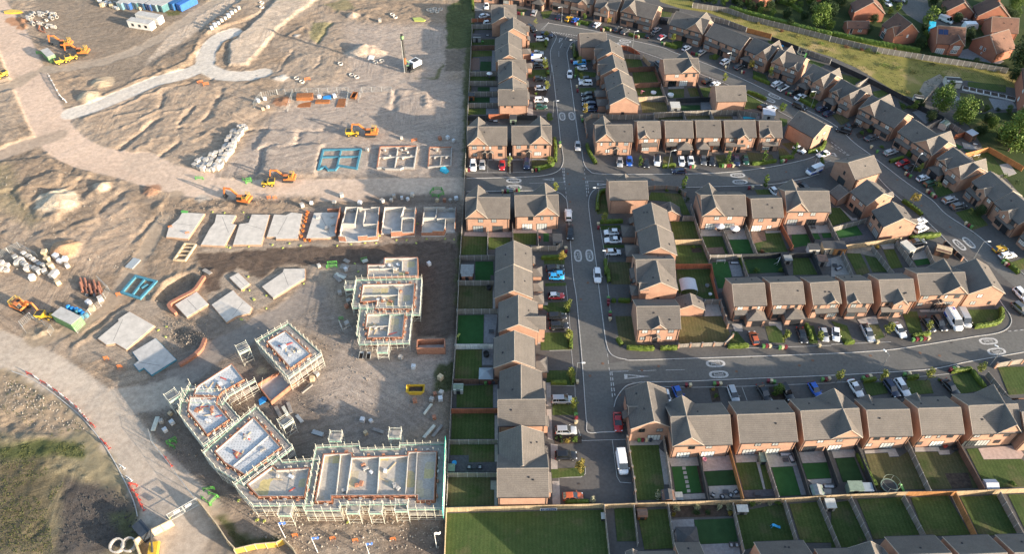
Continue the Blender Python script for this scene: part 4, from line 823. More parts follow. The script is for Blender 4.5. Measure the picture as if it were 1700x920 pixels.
for cr, rg, s, ax in ((R4,UT,'615,40 622,100 620,190',  'x'),(R4,UT,'478,238 540,230 592,215 612,200','x'),(R4,ET,'905,578 980,574 1050,572','y'),(R4,ET,'945,915 942,860 938,815','y'),(R7,ET,'1030,-5 1035,40 1040,80','y'),(R7,ET,'1053,196 1082,196','y'),(R7,ET,'1096,196 1172,196','y'),
    (R8,LT,'0,492 60,500 120,502 175,500','x'),(R8,LT,'213,500 320,496','x'),(R8,LT,'640,488 700,486 775,482','x'),(R8,LT,'1140,345 1160,400 1175,450','x'),(R9,LT,'78,462 142,458','x'),(R9,LT,'510,425 570,415 625,405','x'),(R9,LT,'905,362 980,352 1050,335 1080,305 1080,262 1070,240','x'),(R9,LT,'755,648 820,640 885,630','x'),(R9,LT,'888,640 930,700 975,750','x'),(R9,LT,'475,690 550,682','x'),(R9,LT,'195,708 280,695','x'),
    (R1,ET,'738,290 740,330 745,372','y'),(R1,ET,'752,440 752,490','y'),(R5,UT,'720,205 800,198 875,185','x'),(R5,UT,'150,222 235,215','x'),(R5,UT,'510,218 600,210','x'),(R5,UT,'1075,130 1140,118 1175,95 1185,62','x'),(R5,UT,'895,170 985,162','x'),(R6,CT,'450,440 510,480 575,532','x'),(R6,CT,'495,678 600,668 690,655','x'),(R6,CT,'1090,815 1140,860 1190,905','x'),(R6,CT,'368,192 410,180 455,165','x'),(B2,CT,'0,505 100,550 205,592','x'),(B2,CT,'560,775 650,830 750,880','x'),(R2,CT,'690,590 750,610 812,640','x'),(R2,CT,'168,284 210,300 245,310','x'),(A4,CT,'675,285 750,300 820,325','x'),(A4,CT,'1010,365 1060,380 1118,392','x'),(A5,CT,'790,568 870,590 952,615','x'),(A5,CT,'335,445 400,465 470,482','x'),(R4,UT,'820,80 840,140 880,205','x'),
    (R12,SC,'165,290 220,400 280,500','x'),(R1,WT,'95,0 97,70','y'),(R1,WT,'560,262 560,300','y'),(R1,WT,'572,455 575,482','y'),(R7,WT,'775,235 778,270','y'),(R7,WT,'795,400 795,500','y'),(R7,WT,'668,720 770,718','y'),(R7,WT,'805,640 812,725','y'),(R4,WT,'530,805 600,803 680,800','y'),(R10,WT,'760,600 850,598 910,596','y'),(R5,UT,'645,810 690,905','x'),(R4,ET,'888,505 890,440 905,390 950,375','y'),(R8,LT,'-60,440 -30,480','x')):
    hedge(cr, s, {'x':'','y':''}[ax]+rg, axis=ax)
hedge(R2,'575,62 700,98 900,150 1040,190 1227,232','behind the long grey fence',h=1.9,w=1.3,kind='leaf_green',desc='long tall garden hedge'); hedge(R3,'0,222 200,268 400,305 560,332','behind the long grey fence',h=1.7,w=1.0,kind='leaf_green',desc='long tall garden hedge'); hedge(R2,'890,12 960,35 1040,82','in the older estate gardens',h=1.5,w=1.1,kind='leaf_green',desc='thick garden hedge')
def shrub(cr, x, y, kind, desc, region, r=.7, h=1.0, axis='x'):
    m = MB().mat(kind)
    for _ in range(9):
        th = LR.uniform(0,6.28); d = LR.uniform(0,.6)*r; leaves(m, (math.cos(th)*d,math.sin(th)*d,h*LR.uniform(.3,.75)), (r*.5,r*.5,h*.35), 26, .13)
    o = m.build('shrub'); o.location = G(cr(x,y)); reg(o, desc, region, 'shrub', 'shrubs', axis)
for cr, x, y, k, ds, r, h, rg in ((R11,315,640,'leaf_pale','silvery shrub',.9,1.2,SR),(R11,450,632,'leaf_pale','silvery shrub',.8,1.1,SR),(R11,582,628,'leaf_pale','silvery shrub',.75,1.1,SR),(R11,653,628,'leaf_pale','silvery shrub',.85,1.2,SR),(R11,440,668,'leaf_dark','blue-green rounded shrub',.85,1,SR),(R11,512,662,'leaf_dark','blue-green rounded shrub',.8,1,SR),(R11,295,680,'leaf_yellow','yellow shrub',.5,.8,SR),(R11,657,668,'leaf_yellow','yellow shrub',.6,.8,SR),(R11,205,560,'leaf_pale','pale leafy shrub',1.2,1.8,SC),(R11,840,602,'leaf_pale','silvery shrub',.5,.8,SR),(R11,905,605,'leaf_pale','silvery shrub',.5,.8,SR),(R11,795,612,'leaf_green','green shrub',.8,1.1,SR),(R11,960,602,'leaf_green','green shrub',.7,1,SR),
    (R10,773,205,'leaf_yellow','bright yellow shrub',.9,.9,WT),(R10,820,195,'leaf_green','bright green shrub',.85,1,WT),(R10,732,185,'leaf_dark','clipped dark shrub',.45,.8,WT),(R10,700,188,'leaf_dark','clipped dark shrub',.5,.8,WT),(R10,735,212,'leaf_dark','clipped dark shrub',.45,.7,WT),(R10,932,590,'leaf_pale','pale green shrub',.9,1.5,WT),(R5,783,765,'leaf_red','russet shrub',.9,1,IR),(R5,968,755,'leaf_red','russet shrub',1.0,1.2,IR),(R5,745,885,'leaf_green','leafy shrub',.9,1.1,IR),(R5,900,885,'leaf_green','leafy shrub',.9,1.2,IR),(R5,350,735,'leaf_green','leafy shrub',.6,.9,IR),(R5,305,440,'leaf_dark','dark leafy shrub',1.0,1.5,IR),(R5,260,385,'leaf_dark','dark leafy shrub',.8,1.2,IR),(R5,180,375,'leaf_green','leafy shrub',.6,.8,IR),
    (R6,320,95,'leaf_green','low leafy shrub',1.0,.7,CT),(R6,490,150,'leaf_green','low leafy shrub',1.2,1.1,CT),(R6,540,245,'leaf_green','rounded leafy shrub',1.1,1.3,CT),(R6,290,740,'leaf_yellow','yellowing shrub',.7,1.4,IR),(R6,1180,330,'leaf_dark','dark leafy shrub',1.6,1.6,ER),(R6,1100,290,'leaf_green','leafy shrub',1.2,1.2,ER),(R3,450,680,'leaf_green','leafy shrub',.9,1.3,ER),(R3,490,690,'leaf_green','leafy shrub',.8,1.2,ER),(R3,240,840,'leaf_green','leafy shrub',1.1,.9,CT),(R3,190,850,'leaf_green','leafy shrub',.9,.8,CT),(R8,550,760,'leaf_yellow','yellow flowering shrub',.5,.7,LT),(R8,570,800,'leaf_green','leafy shrub',.6,.6,LT),(R8,940,790,'leaf_green','leafy shrub',.8,.7,LT),
    (R3,400,330,'leaf_red','orange conical shrub',.8,2.0,OR_),(R3,190,320,'leaf_red','rusty brown shrub',1.0,.9,OR_),(R3,235,325,'leaf_green','green scrub bush',1.3,1.2,OR_),(R3,290,345,'leaf_green','green scrub bush',1.3,1.0,OR_),(R3,340,425,'leaf_green','low green scrub bush',2.6,1.0,OR_),(R3,430,440,'leaf_green','low green scrub bush',2.2,1.1,OR_),(R2,1160,275,'leaf_green','low green scrub bush',2.0,.7,OR_),(R2,910,200,'leaf_red','rusty brown shrub',1.2,.6,OR_),(R3,100,300,'leaf_red','rusty brown shrub',1.6,.7,OR_),(R12,1150,480,'leaf_green','leafy shrub',.8,.8,SC),(R9,690,700,'leaf_green','leafy shrub',.5,.6,LT),(R1,500,600,'leaf_green','low leafy shrub',.7,.6,WT),(R1,485,300,'leaf_green','low leafy shrub',.6,.6,WT),(R3,920,690,'leaf_red','dark red shrub',.9,1.2,OT),(R3,750,560,'leaf_dark','dark clipped bush',1.5,1.6,OT),(R3,1060,705,'leaf_dark','dark clipped bush',1.0,1.2,OT)): shrub(cr, x, y, k, ds, rg, r, h)

trees(R3, 'at right edge by older estate', 'bigdark 1225,560 .6;big 1200,800 .8;bigdark 1080,900 .7;bigdark 985,790 .55;big 1225,960 .9;bigdark 560,690 .45;round 520,700 .8;bigdark 620,770 .5;bigdark 940,860 .5;round 1120,720 .7;bigdark 1150,520 .6')
trees(R2, 'beside the long tall hedge', 'bigdark 640,70 .45;round 770,95 .8;bigdark 960,165 .4;big 1210,190 .5;round 600,20 .8;bigdark 1050,130 .5;big 960,40 .55;round 1160,80 .8')
for cr, x, y, r, h in ((R2,520,75,1.5,.8),(R2,640,115,1.7,.7),(R2,760,150,1.4,.9),(R2,1010,235,1.9,.8),(R2,1080,290,1.5,.6),(R2,1190,330,1.6,.7),(R3,70,260,1.5,.9),(R3,150,370,2.2,.8),(R3,520,370,1.8,.8),(R3,520,460,2.0,.7),(R3,640,410,1.4,.7),(R3,900,430,1.3,.9),(R3,980,440,1.4,.8),(R3,1060,460,1.4,.8),(R3,480,590,1.4,1.0),(R3,560,600,1.2,.9)): shrub(cr,x,y,'leaf_scrub','rough yellow-green scrub bush','on the waste strip',r,h)

trees(R3, 'among the older houses', 'bigdark 300,60 .5;bigdark 60,30 .6;round 130,60 .8;bigdark 260,150 .45;bigdark 560,290 .5;bigdark 585,200 .45;round 590,260 .9;bigdark 960,80 .6;bigdark 1100,110 .6;round 1040,170 1.0;bigdark 1000,30 .6;bigdark 870,230 .5;bigdark 1130,150 .6;bigdark 910,420 .4;bigdark 330,230 .4;bigdark 230,210 .4;round 420,70 .8;bigdark 640,30 .7')
trees(R2, 'in gardens beside the older houses', 'bigdark 870,20 .5;bigdark 940,110 .5;round 1020,60 .8;bigdark 1100,90 .6;bigdark 710,80 .5;round 450,20 .9;bigdark 390,10 .5;bigdark 560,5 .6;bigdark 830,60 .5;bigdark 1215,110 .7')
hedge(R3,'590,120 600,200 590,300','between the older houses',h=1.6,w=1.1,kind='leaf_green',desc='garden hedge'); hedge(R3,'610,350 800,385 1000,420 1120,440','at the foot of the older gardens',h=1.2,w=.8,kind='leaf_dark',desc='low dark garden hedge')
# ---------------------------------------------------------------- cars, vans, bins, lamps
def paint(name, c, metal=.0, rough=.28):
    m = bpy.data.materials.new(name); t = NT(m); t.b.inputs['Base Color'].default_value = lin(c); t.b.inputs['Roughness'].default_value = rough
    t.b.inputs['Metallic'].default_value = metal; t.b.inputs['Coat Weight'].default_value = .6; t.b.inputs['Coat Roughness'].default_value = .08; MATS[name] = m
for n, c in dict(white=(.72,.73,.74), silver=(.42,.43,.44), grey=(.12,.125,.13), black=(.012,.012,.014), navy=(.012,.02,.055), blue=(.012,.09,.42), skyblue=(.03,.30,.62), red=(.42,.018,.02), green=(.012,.06,.035), orange=(.45,.10,.03), yellow=(.62,.36,.02), cyan=(.02,.45,.65), beige=(.45,.36,.22)).items(): paint('paint_'+n, c, .35 if n in ('silver','grey') else 0)
mat('car_glass', (.012,.015,.018), .06, 0, spec=.9); mat('tyre', (.018,.018,.019), .8, 0); mat('rim', (.32,.32,.33), .35, 0, metal=.7); mat('head_lamp', (.72,.75,.76), .1, 0); mat('tail_lamp', (.35,.015,.015), .25, 0); mat('trim', (.02,.02,.022), .6, 0)
CT_ = {'hatchback':(4.0,1.75,1.47),'saloon':(4.6,1.82,1.44),'estate':(4.65,1.82,1.5),'SUV':(4.5,1.88,1.68),'van':(5.2,2.0,2.15),'pickup':(5.2,1.9,1.78),'minivan':(4.5,1.85,1.7)}
def car_meshes(ty):
    L, W, H = CT_[ty]; hw = W/2; x = lambda t: (t-.5)*L          # t from the tail (0) to the nose (1)
    belt = {'hatchback':.9,'saloon':.88,'estate':.9,'SUV':1.02,'van':1.15,'pickup':1.05,'minivan':1.0}[ty]
    nose = belt-.2 if ty != 'van' else belt-.12
    gl = {'hatchback':(.02,.72,.14,.50),'saloon':(.10,.72,.27,.52),'estate':(.01,.72,.07,.52),'SUV':(.02,.72,.08,.55),'van':(.0,.86,.02,.70),'pickup':(.34,.75,.37,.58),'minivan':(.01,.8,.06,.6)}[ty]
    st = [(0,.80,.42,belt-.22),(.015,.90,.28,belt-.06),(.08,.985,.2,belt),(.2,1,.19,belt),(.5,1,.19,belt),(.7,1,.19,belt-.01),(.8,.99,.19,belt-.06),(.92,.95,.2,nose),(.975,.86,.24,nose-.12),(1,.72,.34,nose-.24)]
    m = MB().mat('paint_white'); N = 9; vs = []
    for t, w, zb, zt in st:
        a = hw*w; k = zt-zb
        vs += [(x(t),y,z) for y, z in ((-a*.86,zb),(-a*.98,zb+.12),(-a,zb+k*.5),(-a*.965,zt-.07),(-a*.86,zt),(0,zt+.035),(a*.86,zt),(a*.965,zt-.07),(a,zb+k*.5),(a*.98,zb+.12),(a*.86,zb))]
    N = 11; fs = [(i*N+k,i*N+k+1,(i+1)*N+k+1,(i+1)*N+k) for i in range(len(st)-1) for k in range(N-1)]+[tuple(range(N))[::-1], tuple(range((len(st)-1)*N,len(st)*N))]
    m.raw(vs, fs)
    m.mat('trim').b2(x(.06),x(.94),-hw*.85,hw*.85,.17,.25)
    x0,x1,r0,r1 = gl; wb, wr = hw*.9, hw*(.70 if ty!='van' else .86)
    zb, zr = belt+.0, H-.035
    # greenhouse glass
    g = MB().mat('car_glass'); V = [(x(x0),-wb*.93,zb),(x(x1),-wb*.88,zb),(x(x1),wb*.88,zb),(x(x0),wb*.93,zb),(x(r0),-wr,zr),(x(r1),-wr*.96,zr),(x(r1),wr*.96,zr),(x(r0),wr,zr)]
    g.raw(V, [(0,1,5,4),(1,2,6,5),(2,3,7,6),(3,0,4,7),(4,5,6,7)])
    rb = MB().mat('paint_white'); e = .03
    rb.raw([(x(r0)-e,-wr-.02,zr-.03),(x(r1)+e,-wr*.96-.02,zr-.03),(x(r1)+e,wr*.96+.02,zr-.03),(x(r0)-e,wr+.02,zr-.03),(x(r0)+.1,-wr*.86,zr+.035),(x(r1)-.12,-wr*.84,zr+.04),(x(r1)-.12,wr*.84,zr+.04),(x(r0)+.1,wr*.86,zr+.035)],
        [(0,1,5,4),(1,2,6,5),(2,3,7,6),(3,0,4,7),(4,5,6,7)])
    def strip(p, q_, w):      # a pillar between belt and roof
        p, q_ = Vector(p), Vector(q_); s = 1 if p.y > 0 else -1; n = Vector((0,s*.012,.006)); u = Vector((w/2,0,0))
        f = [p-u+n,p+u+n,q_+u*.8+n,q_-u*.8+n]; rb.face(f if s < 0 else f[::-1])
    for s in (-1,1):
        strip((x(x1)-.06,s*wb*.885,zb),(x(r1)-.02,s*wr*.96,zr),.1); strip((x(x0)+.1,s*wb*.93,zb),(x(r0)+.07,s*wr,zr),.2)
        mid = (r0+r1)/2; strip((x(mid-.0),s*wb*.91,zb),(x(mid),s*wr*.985,zr),.09)
        if ty in ('estate','SUV','minivan','van'): strip((x(r0+.16),s*wb*.925,zb),(x(r0+.17),s*wr*.99,zr),.1)
    if ty == 'van':
        for s in (-1,1):
            f = [(x(.01),s*(wb*.935),zb),(x(.60),s*(wb*.905),zb),(x(.60),s*(wr*.975),zr),(x(.02),s*(wr+.01),zr)]; rb.face(f if s<0 else f[::-1])
        rb.face([(x(-.004),wb*.93,zb),(x(-.004),-wb*.93,zb),(x(.012),-wr,zr),(x(.012),wr,zr)])
    if ty == 'pickup':
        m.mat('trim').b2(x(.03),x(.33),-hw*.78,hw*.78,belt+.03,belt+.05)
    else:
        pass
    for s in (-1,1):
        m.mat('paint_white').box((x(gl[1]-.04),s*(hw+.09),belt+.08),(.14,.2,.13))
        for t in (.19,.80): m.mat('trim').box((x(t),s*(hw-.1),.40),(.78,.215,.5))
    w = MB().mat('tyre'); r = .33 if ty not in ('SUV','van','pickup') else .37; n = 14
    for k in range(n):
        a, b = 2*math.pi*k/n, 2*math.pi*(k+1)/n
        w.mat('tyre').face([(r*math.cos(a),-.11,r*math.sin(a)),(r*math.cos(b),-.11,r*math.sin(b)),(r*math.cos(b),.11,r*math.sin(b)),(r*math.cos(a),.11,r*math.sin(a))])
        for y in (-.11,.11):
            w.mat('tyre').face([(r*math.cos(a),y,r*math.sin(a)),(r*math.cos(b),y,r*math.sin(b)),(.22*math.cos(b),y,.22*math.sin(b)),(.22*math.cos(a),y,.22*math.sin(a))])
            w.mat('rim').face([(.22*math.cos(a),y,.22*math.sin(a)),(.22*math.cos(b),y,.22*math.sin(b)),(0,y*1.1,0)])
    hl = MB().mat('head_lamp').box((0,0,0),(.22,.34,.13)); tl = MB().mat('tail_lamp').box((0,0,0),(.12,.22,.26))
    pos = dict(wheel=[(x(t),s*(hw-.1),r) for t in (.19,.80) for s in (-1,1)], headlight=[(x(.95),s*hw*.70,nose-.1) for s in (-1,1)], taillight=[(x(.012),s*hw*.78,belt-.14) for s in (-1,1)])
    return m.mesh('body',True), g.mesh('windows'), rb.mesh('roof'), w.mesh('wheel'), hl.mesh('headlight'), tl.mesh('taillight'), pos
CM = {}
def recol(o, color):
    for i, s in enumerate(o.material_slots):
        if o.data.materials[i].name == 'paint_white': s.link = 'OBJECT'; s.material = MATS['paint_'+color]
def car(p1, p2, color, ty, region, roof=None, desc=None, axis='x', extra=None):
    if ty not in CM: CM[ty] = car_meshes(ty)
    b, g, rb, w, hl, tl, pos = CM[ty]; a, c = G(p1,.55), G(p2,.55); d = c-a
    nm = 'parked_car' if ty not in ('van','pickup') else ('parked_van' if ty=='van' else 'pickup_truck'); mid = (a+c)/2
    o = empty(nm, (mid.x,mid.y,.03), math.atan2(d.y,d.x))
    x = link('body', b, o); recol(x, color); link('windows', g, o); y = link('roof', rb, o); recol(y, roof or color)
    for k, me in (('wheel',w),('headlight',hl),('taillight',tl)):
        for q_ in pos[k]: z = link(k, me, o); z.location = q_
    reg(o, desc or f'{color} {ty}'+(f' with {roof} roof' if roof else ''), region, {'van':'van','pickup':'pickup'}.get(ty,'car'), 'parked cars', axis); return o
TYS = {'h':'hatchback','s':'saloon','e':'estate','u':'SUV','v':'van','p':'pickup','m':'minivan'}
def cars(cr, region, s, axis='x'):
    for it in s.split(';'):
        a = it.split()
        if not a: continue
        x1,y1 = map(float,a[0].split(',')); x2,y2 = map(float,a[1].split(',')); c = a[2].split('/')
        car(cr(x1,y1), cr(x2,y2), c[0], TYS[a[3]], region, c[1] if len(c)>1 else None, axis=axis)
WD, ED, MD = 'on drives left of the main road','on drives right of the main road','on the main road itself'
CD, UD, LD = 'along the curving road', 'along the upper side road', 'along the lower side road'
cars(R1, WD, '182,12 182,60 white s;150,105 186,94 white h;178,146 216,140 white h;485,502 556,500 black h;485,564 570,560 white h;487,640 570,636 white u;493,682 566,679 green h', 'y')
cars(A1, WD, '842,675 1025,670 silver s;830,340 895,385 black u;868,835 1015,828 black h', 'y'); v1 = car(A1(850,750),A1(1055,755),'white','van',WD,axis='y')
cars(A4, CD, '115,190 140,130 silver u;430,235 460,190 navy h;535,262 605,208 yellow h;610,285 692,220 blue h;890,342 965,280 white h'); cars(A4, WD, '225,445 350,448 navy u;145,497 312,492 white e', 'y')
cars(R1, ED, '815,400 738,400 skyblue u;830,432 742,434 white h;842,500 770,505 white/black h;858,530 770,528 white u;865,602 783,600 black h;878,633 790,630 black s;875,665 797,662 navy e;880,697 805,692 navy s', 'y'); cars(R1, MD, '714,448 712,498 white h', 'y')
cars(R4, 'outside the houses by the site fence', '98,178 98,245 white u;155,180 155,233 silver h;282,180 280,240 red h'); cars(R4, UD, '438,168 438,236 navy u;1030,158 1032,222 silver h;1090,150 1093,217 blue h'); cars(R4, MD, '763,62 764,112 silver h;705,560 702,492 white u;712,595 716,685 black p','y'); cars(R4, ED, '1032,635 925,636 white h;1048,685 930,686 white s;935,765 1043,762 white h','y'); cars(R4, WD, '555,870 685,862 black e;675,905 580,905 skyblue h','y')
cars(R5, UD, '45,170 52,222 black h;118,140 118,220 white/black u;272,158 277,212 white h;328,155 336,212 white h;408,148 416,208 grey h;462,158 470,208 black h;618,148 628,210 navy s;676,148 686,202 green h;297,248 213,246 navy h;995,92 1050,122 white h;1210,128 1138,150 white h;850,362 885,398 white h;1035,335 1072,358 black s')
o = car(R5(1168,222),R5(1068,262),'white','van',UD); v3 = o
cars(A5, CD, '165,392 222,345 grey h;250,428 325,365 grey e;562,475 642,425 black h;645,405 738,348 silver h;715,495 805,445 white/red h;1020,640 1122,580 white h'); cars(R2, CD, '375,350 427,315 silver h;525,408 582,375 white u;608,440 672,408 grey h;848,550 914,515 white e;882,578 956,540 white/black u;958,598 1010,572 black s;995,628 1065,602 white s;990,662 1062,695 black m;1128,708 1200,675 navy h;1175,738 1240,705 navy h;115,395 145,430 grey h;455,552 520,518 white h;405,530 470,498 black h'); cars(B2, CD, '70,885 190,835 black h;150,915 295,868 white u')
cars(R6, CD, '208,48 300,18 grey s;328,142 428,108 silver e;500,180 405,208 red h;455,238 545,205 black h;535,305 630,275 white h;590,338 675,310 green e;702,445 805,415 silver u;755,482 862,458 grey u;530,632 608,598 white u;540,575 592,558 white h;510,702 588,692 grey s;1020,755 1130,728 yellow h;1062,795 1182,772 white e'); cars(R3, CD, '112,842 45,822 black u;100,808 168,785 black h')
cars(R9, LD, '25,355 32,455 white h;205,345 258,450 silver p;400,330 465,425 white s;575,285 655,395 black s;655,285 725,385 black e;815,255 868,358 silver v;120,695 190,800 white s;352,705 418,795 navy e;420,695 485,790 white e;715,695 810,795 black s'); cars(R9, 'on the road at the right edge', '1180,122 1240,185 white u;1170,215 1240,275 grey u','y')
v2 = car(R9(735,255),R9(815,385),'white','van',LD); v2.scale = (1.12,1.08,1.15)
cars(R8, LD, '828,475 795,382 orange h;1098,358 1135,465 black s;1240,352 1272,462 silver h;1170,712 1230,805 blue h;240,752 265,855 white h;315,750 345,812 blue h;662,740 700,838 silver e;848,730 905,825 black s;985,722 1050,825 black u')
cars(R7, WD, '652,38 755,38 skyblue h;650,162 757,158 red/white h;648,295 772,290 black u;665,354 778,350 black u;680,822 797,820 silver m','y'); cars(R7, MD, '963,0 967,62 white u','y')
cars(R10, MD, '1090,18 1102,146 red s','y'); cars(R10, WD, '697,137 833,135 silver u;697,297 835,297 black u;740,560 880,555 orange h','y'); car(R10(1108,262),R10(1135,420),'white','van','beside a brick pier fence')
OE = 'in the older estate'
cars(R3, OE, '345,10 372,28 white h;390,-5 470,5 grey e;775,105 860,98 white e;830,130 885,132 silver h;630,205 638,238 white h;770,85 850,72 black e'); car(R3(700,115),R3(760,140),'white','van',OE)
# caravan and a sheeted vehicle in the older estate
def shell(name, p1, p2, W, H, z0, mt, label, cat, rake=.12):
    a, c = G(p1,1), G(p2,1); d = c-a; L = d.length/2; o = empty(name, ((a.x+c.x)/2,(a.y+c.y)/2,0), math.atan2(d.y,d.x))
    m = MB().mat(mt); m.ext([(-L,z0),(L,z0),(L+.05,z0+.6),(L-rake*H,H-.15),(L-rake*H-.2,H),(-L+rake*H+.2,H),(-L+rake*H,H-.15),(-L-.05,z0+.6)], -W/2, W/2, 'y'); m.build('body', o)
    w = MB().mat('car_glass'); 
    for s in (-1,1): w.box((L*.1,s*(W/2+.012),H*.62),(L*.5,.02,.5)); 
    w.box((L-.12*H*.6+.05,0,H*.62),(.06,W*.7,.5)); 
    link('windows', w.mesh('windows'), o); b = MB().mat('tyre'); b.lathe((0,0,0),[(0,0),(.33,0),(.33,.2),(0,.2)],10); me = b.mesh('wheel')
    for s in (-1,1):
        k = link('wheel', me, o); k.location = (-.2,s*(W/2-.05*s-.1 if s>0 else W/2-.05)*1.0 if s>0 else -(W/2-.15),.33); k.rotation_euler = (math.pi/2,0,0)
    o['label'] = label; o['category'] = cat; return o
shell('caravan', R3(838,168), R3(925,168), 2.2, 2.6, .5, 'paint_white', 'white touring caravan parked by red brick houses', 'caravan')
shell('sheeted_trailer', R3(632,205), R3(640,150), 2.2, 2.2, .4, 'paint_cyan', 'bright blue sheeted vehicle beside solar panel house', 'trailer')
# ---- wheelie bins
for n, c in dict(g=(.09,.22,.06), m=(.16,.022,.03), b=(.50,.42,.27), k=(.03,.035,.05)).items(): mat('bin_'+n, c, .55, .12, 3)
def bin_mesh(k):
    m = MB().mat('bin_'+k); m.raw([(-.2,-.24,.08),(.2,-.24,.08),(.2,.2,.08),(-.2,.2,.08),(-.28,-.34,.95),(.28,-.34,.95),(.28,.3,.95),(-.28,.3,.95)], [(3,2,1,0),(0,1,5,4),(1,2,6,5),(2,3,7,6),(3,0,4,7)])
    l = MB().mat('bin_'+k); l.ext([(-.38,.95),(-.38,1.0),(-.1,1.06),(.32,1.03),(.36,.95)], -.3, .3, 'x'); l.b2(-.24,.24,.34,.39,.93,.99)
    w = MB().mat('tyre'); w.tube([(-.26,.24,.1),(.26,.24,.1)], .1, 8)
    return m.mesh('body'), l.mesh('lid'), w.mesh('wheels')
BM = {}; BN = {'g':'green','m':'dark red','b':'cream','k':'dark grey'}
def bins(cr, a, b, kinds, region, axis='x'):
    p, q_ = G(cr(*a)), G(cr(*b)); n = len(kinds); d = (q_-p); rz = math.atan2(d.y,d.x) if d.length>.1 else 0
    for i, k in enumerate(kinds):
        if k not in BM: BM[k] = bin_mesh(k)
        t = i/(n-1) if n>1 else 0; c = p.lerp(q_,t)
        if n>1 and d.length/(n-1) < .62: c = p+d.normalized()*(.64*i)
        o = empty('wheelie_bin', (c.x+LR.uniform(-.05,.05),c.y+LR.uniform(-.12,.12),.03), rz+LR.uniform(-.15,.15))
        for nm, me in zip(('body','lid','wheels'), BM[k]): link(nm, me, o)
        reg(o, BN[k]+' wheelie bin', region, 'bin', 'wheelie bins', axis)
for cr, rg, ax, L in ((R4,'by upper side road left of junction','x',(((475,252),(518,248),'bmg'),((58,250),(66,250),'bm'),((285,384),(320,384),'bmg'),((360,380),(390,378),'bmg'))),(R4,'beside the main road','y',(((650,75),(652,95),'gb'),((893,595),(893,615),'bm'),((686,748),(690,770),'bm'))),
    (R5,'along the upper side road','x',(((327,228),(357,226),'mgb'),((532,222),(598,220),'gbmmb'),((906,194),(934,190),'gbm'),((700,364),(724,362),'mb'))),(R1,'beside the main road','y',(((570,440),(575,470),'mg'),((722,390),(724,400),'bm'),((745,495),(745,496),'g'),((758,560),(762,585),'bm'),((788,750),(792,775),'bg'),((490,232),(491,233),'m'),((722,310),(722,311),'b'))),(R1,'by top left turning','x',(((385,92),(418,96),'mmgb'),)),
    (A4,'along the curving road','x',(((655,318),(700,322),'mbg'),((980,390),(1008,396),'mb'),((1100,402),(1101,402),'b'))),(A5,'along the curving road','x',(((425,482),(458,488),'mb'),((755,568),(785,575),'gb'),((1135,690),(1225,720),'mmgb'))),(R2,'along the curving road','x',(((553,434),(554,434),'b'),((655,466),(668,468),'bm'))),(B2,'along the curving road','x',(((400,715),(445,725),'mgb'),)),
    (R6,'along the curving road','x',(((250,100),(290,132),'bg'),((468,270),(500,290),'bmg'),((608,382),(658,420),'bmgbm'),((852,590),(886,612),'bmg'),((1088,835),(1112,852),'gbm'))),(R7,'beside the main road','y',(((1033,185),(1033,218),'gmm'),((1044,280),(1044,315),'gmb'),((838,718),(839,719),'b'))),(R10,'beside the main road','y',(((828,45),(828,92),'gmb'),)),
    (R8,'along the lower side road','x',(((866,488),(908,486),'gmb'),((970,498),(1010,496),'gbm'),((1222,486),(1223,486),'b'),((380,738),(403,738),'mb'),((555,730),(595,728),'gmb'),((898,712),(930,716),'mbg'),((1243,702),(1285,698),'gmb'))),(R9,'along the lower side road','x',(((290,466),(291,466),'b'),((515,452),(610,438),'gmgmb'),((195,692),(242,682),'gmb'),((460,672),(492,666),'gb'),((750,642),(795,628),'mgb'))),(R11,'behind the house by brick piers','x',(((78,208),(150,202),'gmbk'),)),(R7,'in gardens left of the main road','y',(((252,720),(305,720),'gmk'),))):
    for a, b, k in L: bins(cr, a, b, k, rg, ax)
# ---- street lamps
mat('galv', (.40,.42,.42), .45, .1, 2, metal=.5); mat('lamp_head', (.72,.74,.74), .4, 0)
mp = MB().mat('galv'); mp.tube([(0,0,0),(0,0,1.1)],.08,8); mp.tube([(0,0,1.1),(0,0,5.9)],.05,8); LP = mp.mesh('post'); ma = MB().mat('galv'); ma.tube([(0,0,5.85),(.9,0,5.95)],.035,6); LA = ma.mesh('arm'); mh = MB().mat('lamp_head'); mh.ext([(.85,5.9),(.95,6.02),(1.6,6.0),(1.65,5.93),(1.5,5.88)],-.14,.14,'y'); LH = mh.mesh('lamp_head')
for cr, x, y, ang, rg, ax in ((R4,888,458,180,'beside the main road','y'),(R4,950,860,180,'beside the main road','y'),(R7,828,690,0,'beside the main road','y'),(R1,605,745,0,'beside the main road','y'),(A2,93,400,180,'beside the main road','y'),(A4,478,280,200,'along the curving road','x'),(A5,383,600,20,'along the curving road','x'),(R2,570,435,200,'along the curving road','x'),(B2,708,870,190,'along the curving road','x'),(R5,187,225,20,'along the upper side road','x'),(R5,1108,238,100,'along the upper side road','x'),(R6,510,252,40,'along the curving road','x'),(B7,432,835,0,'along the curving road','x'),(R9,308,637,120,'along the lower side road','x'),(R9,1010,602,140,'along the lower side road','x'),(A3,432,522,0,'by the terrace end wall','x'),(R4,332,262,90,'by the site fence houses','x')):
    o = empty('street_lamp', G(cr(x,y)), math.radians(ang)); link('post',LP,o); link('arm',LA,o); link('lamp_head',LH,o); reg(o,'grey steel street lamp',rg,'street lamp','street lamps',ax)

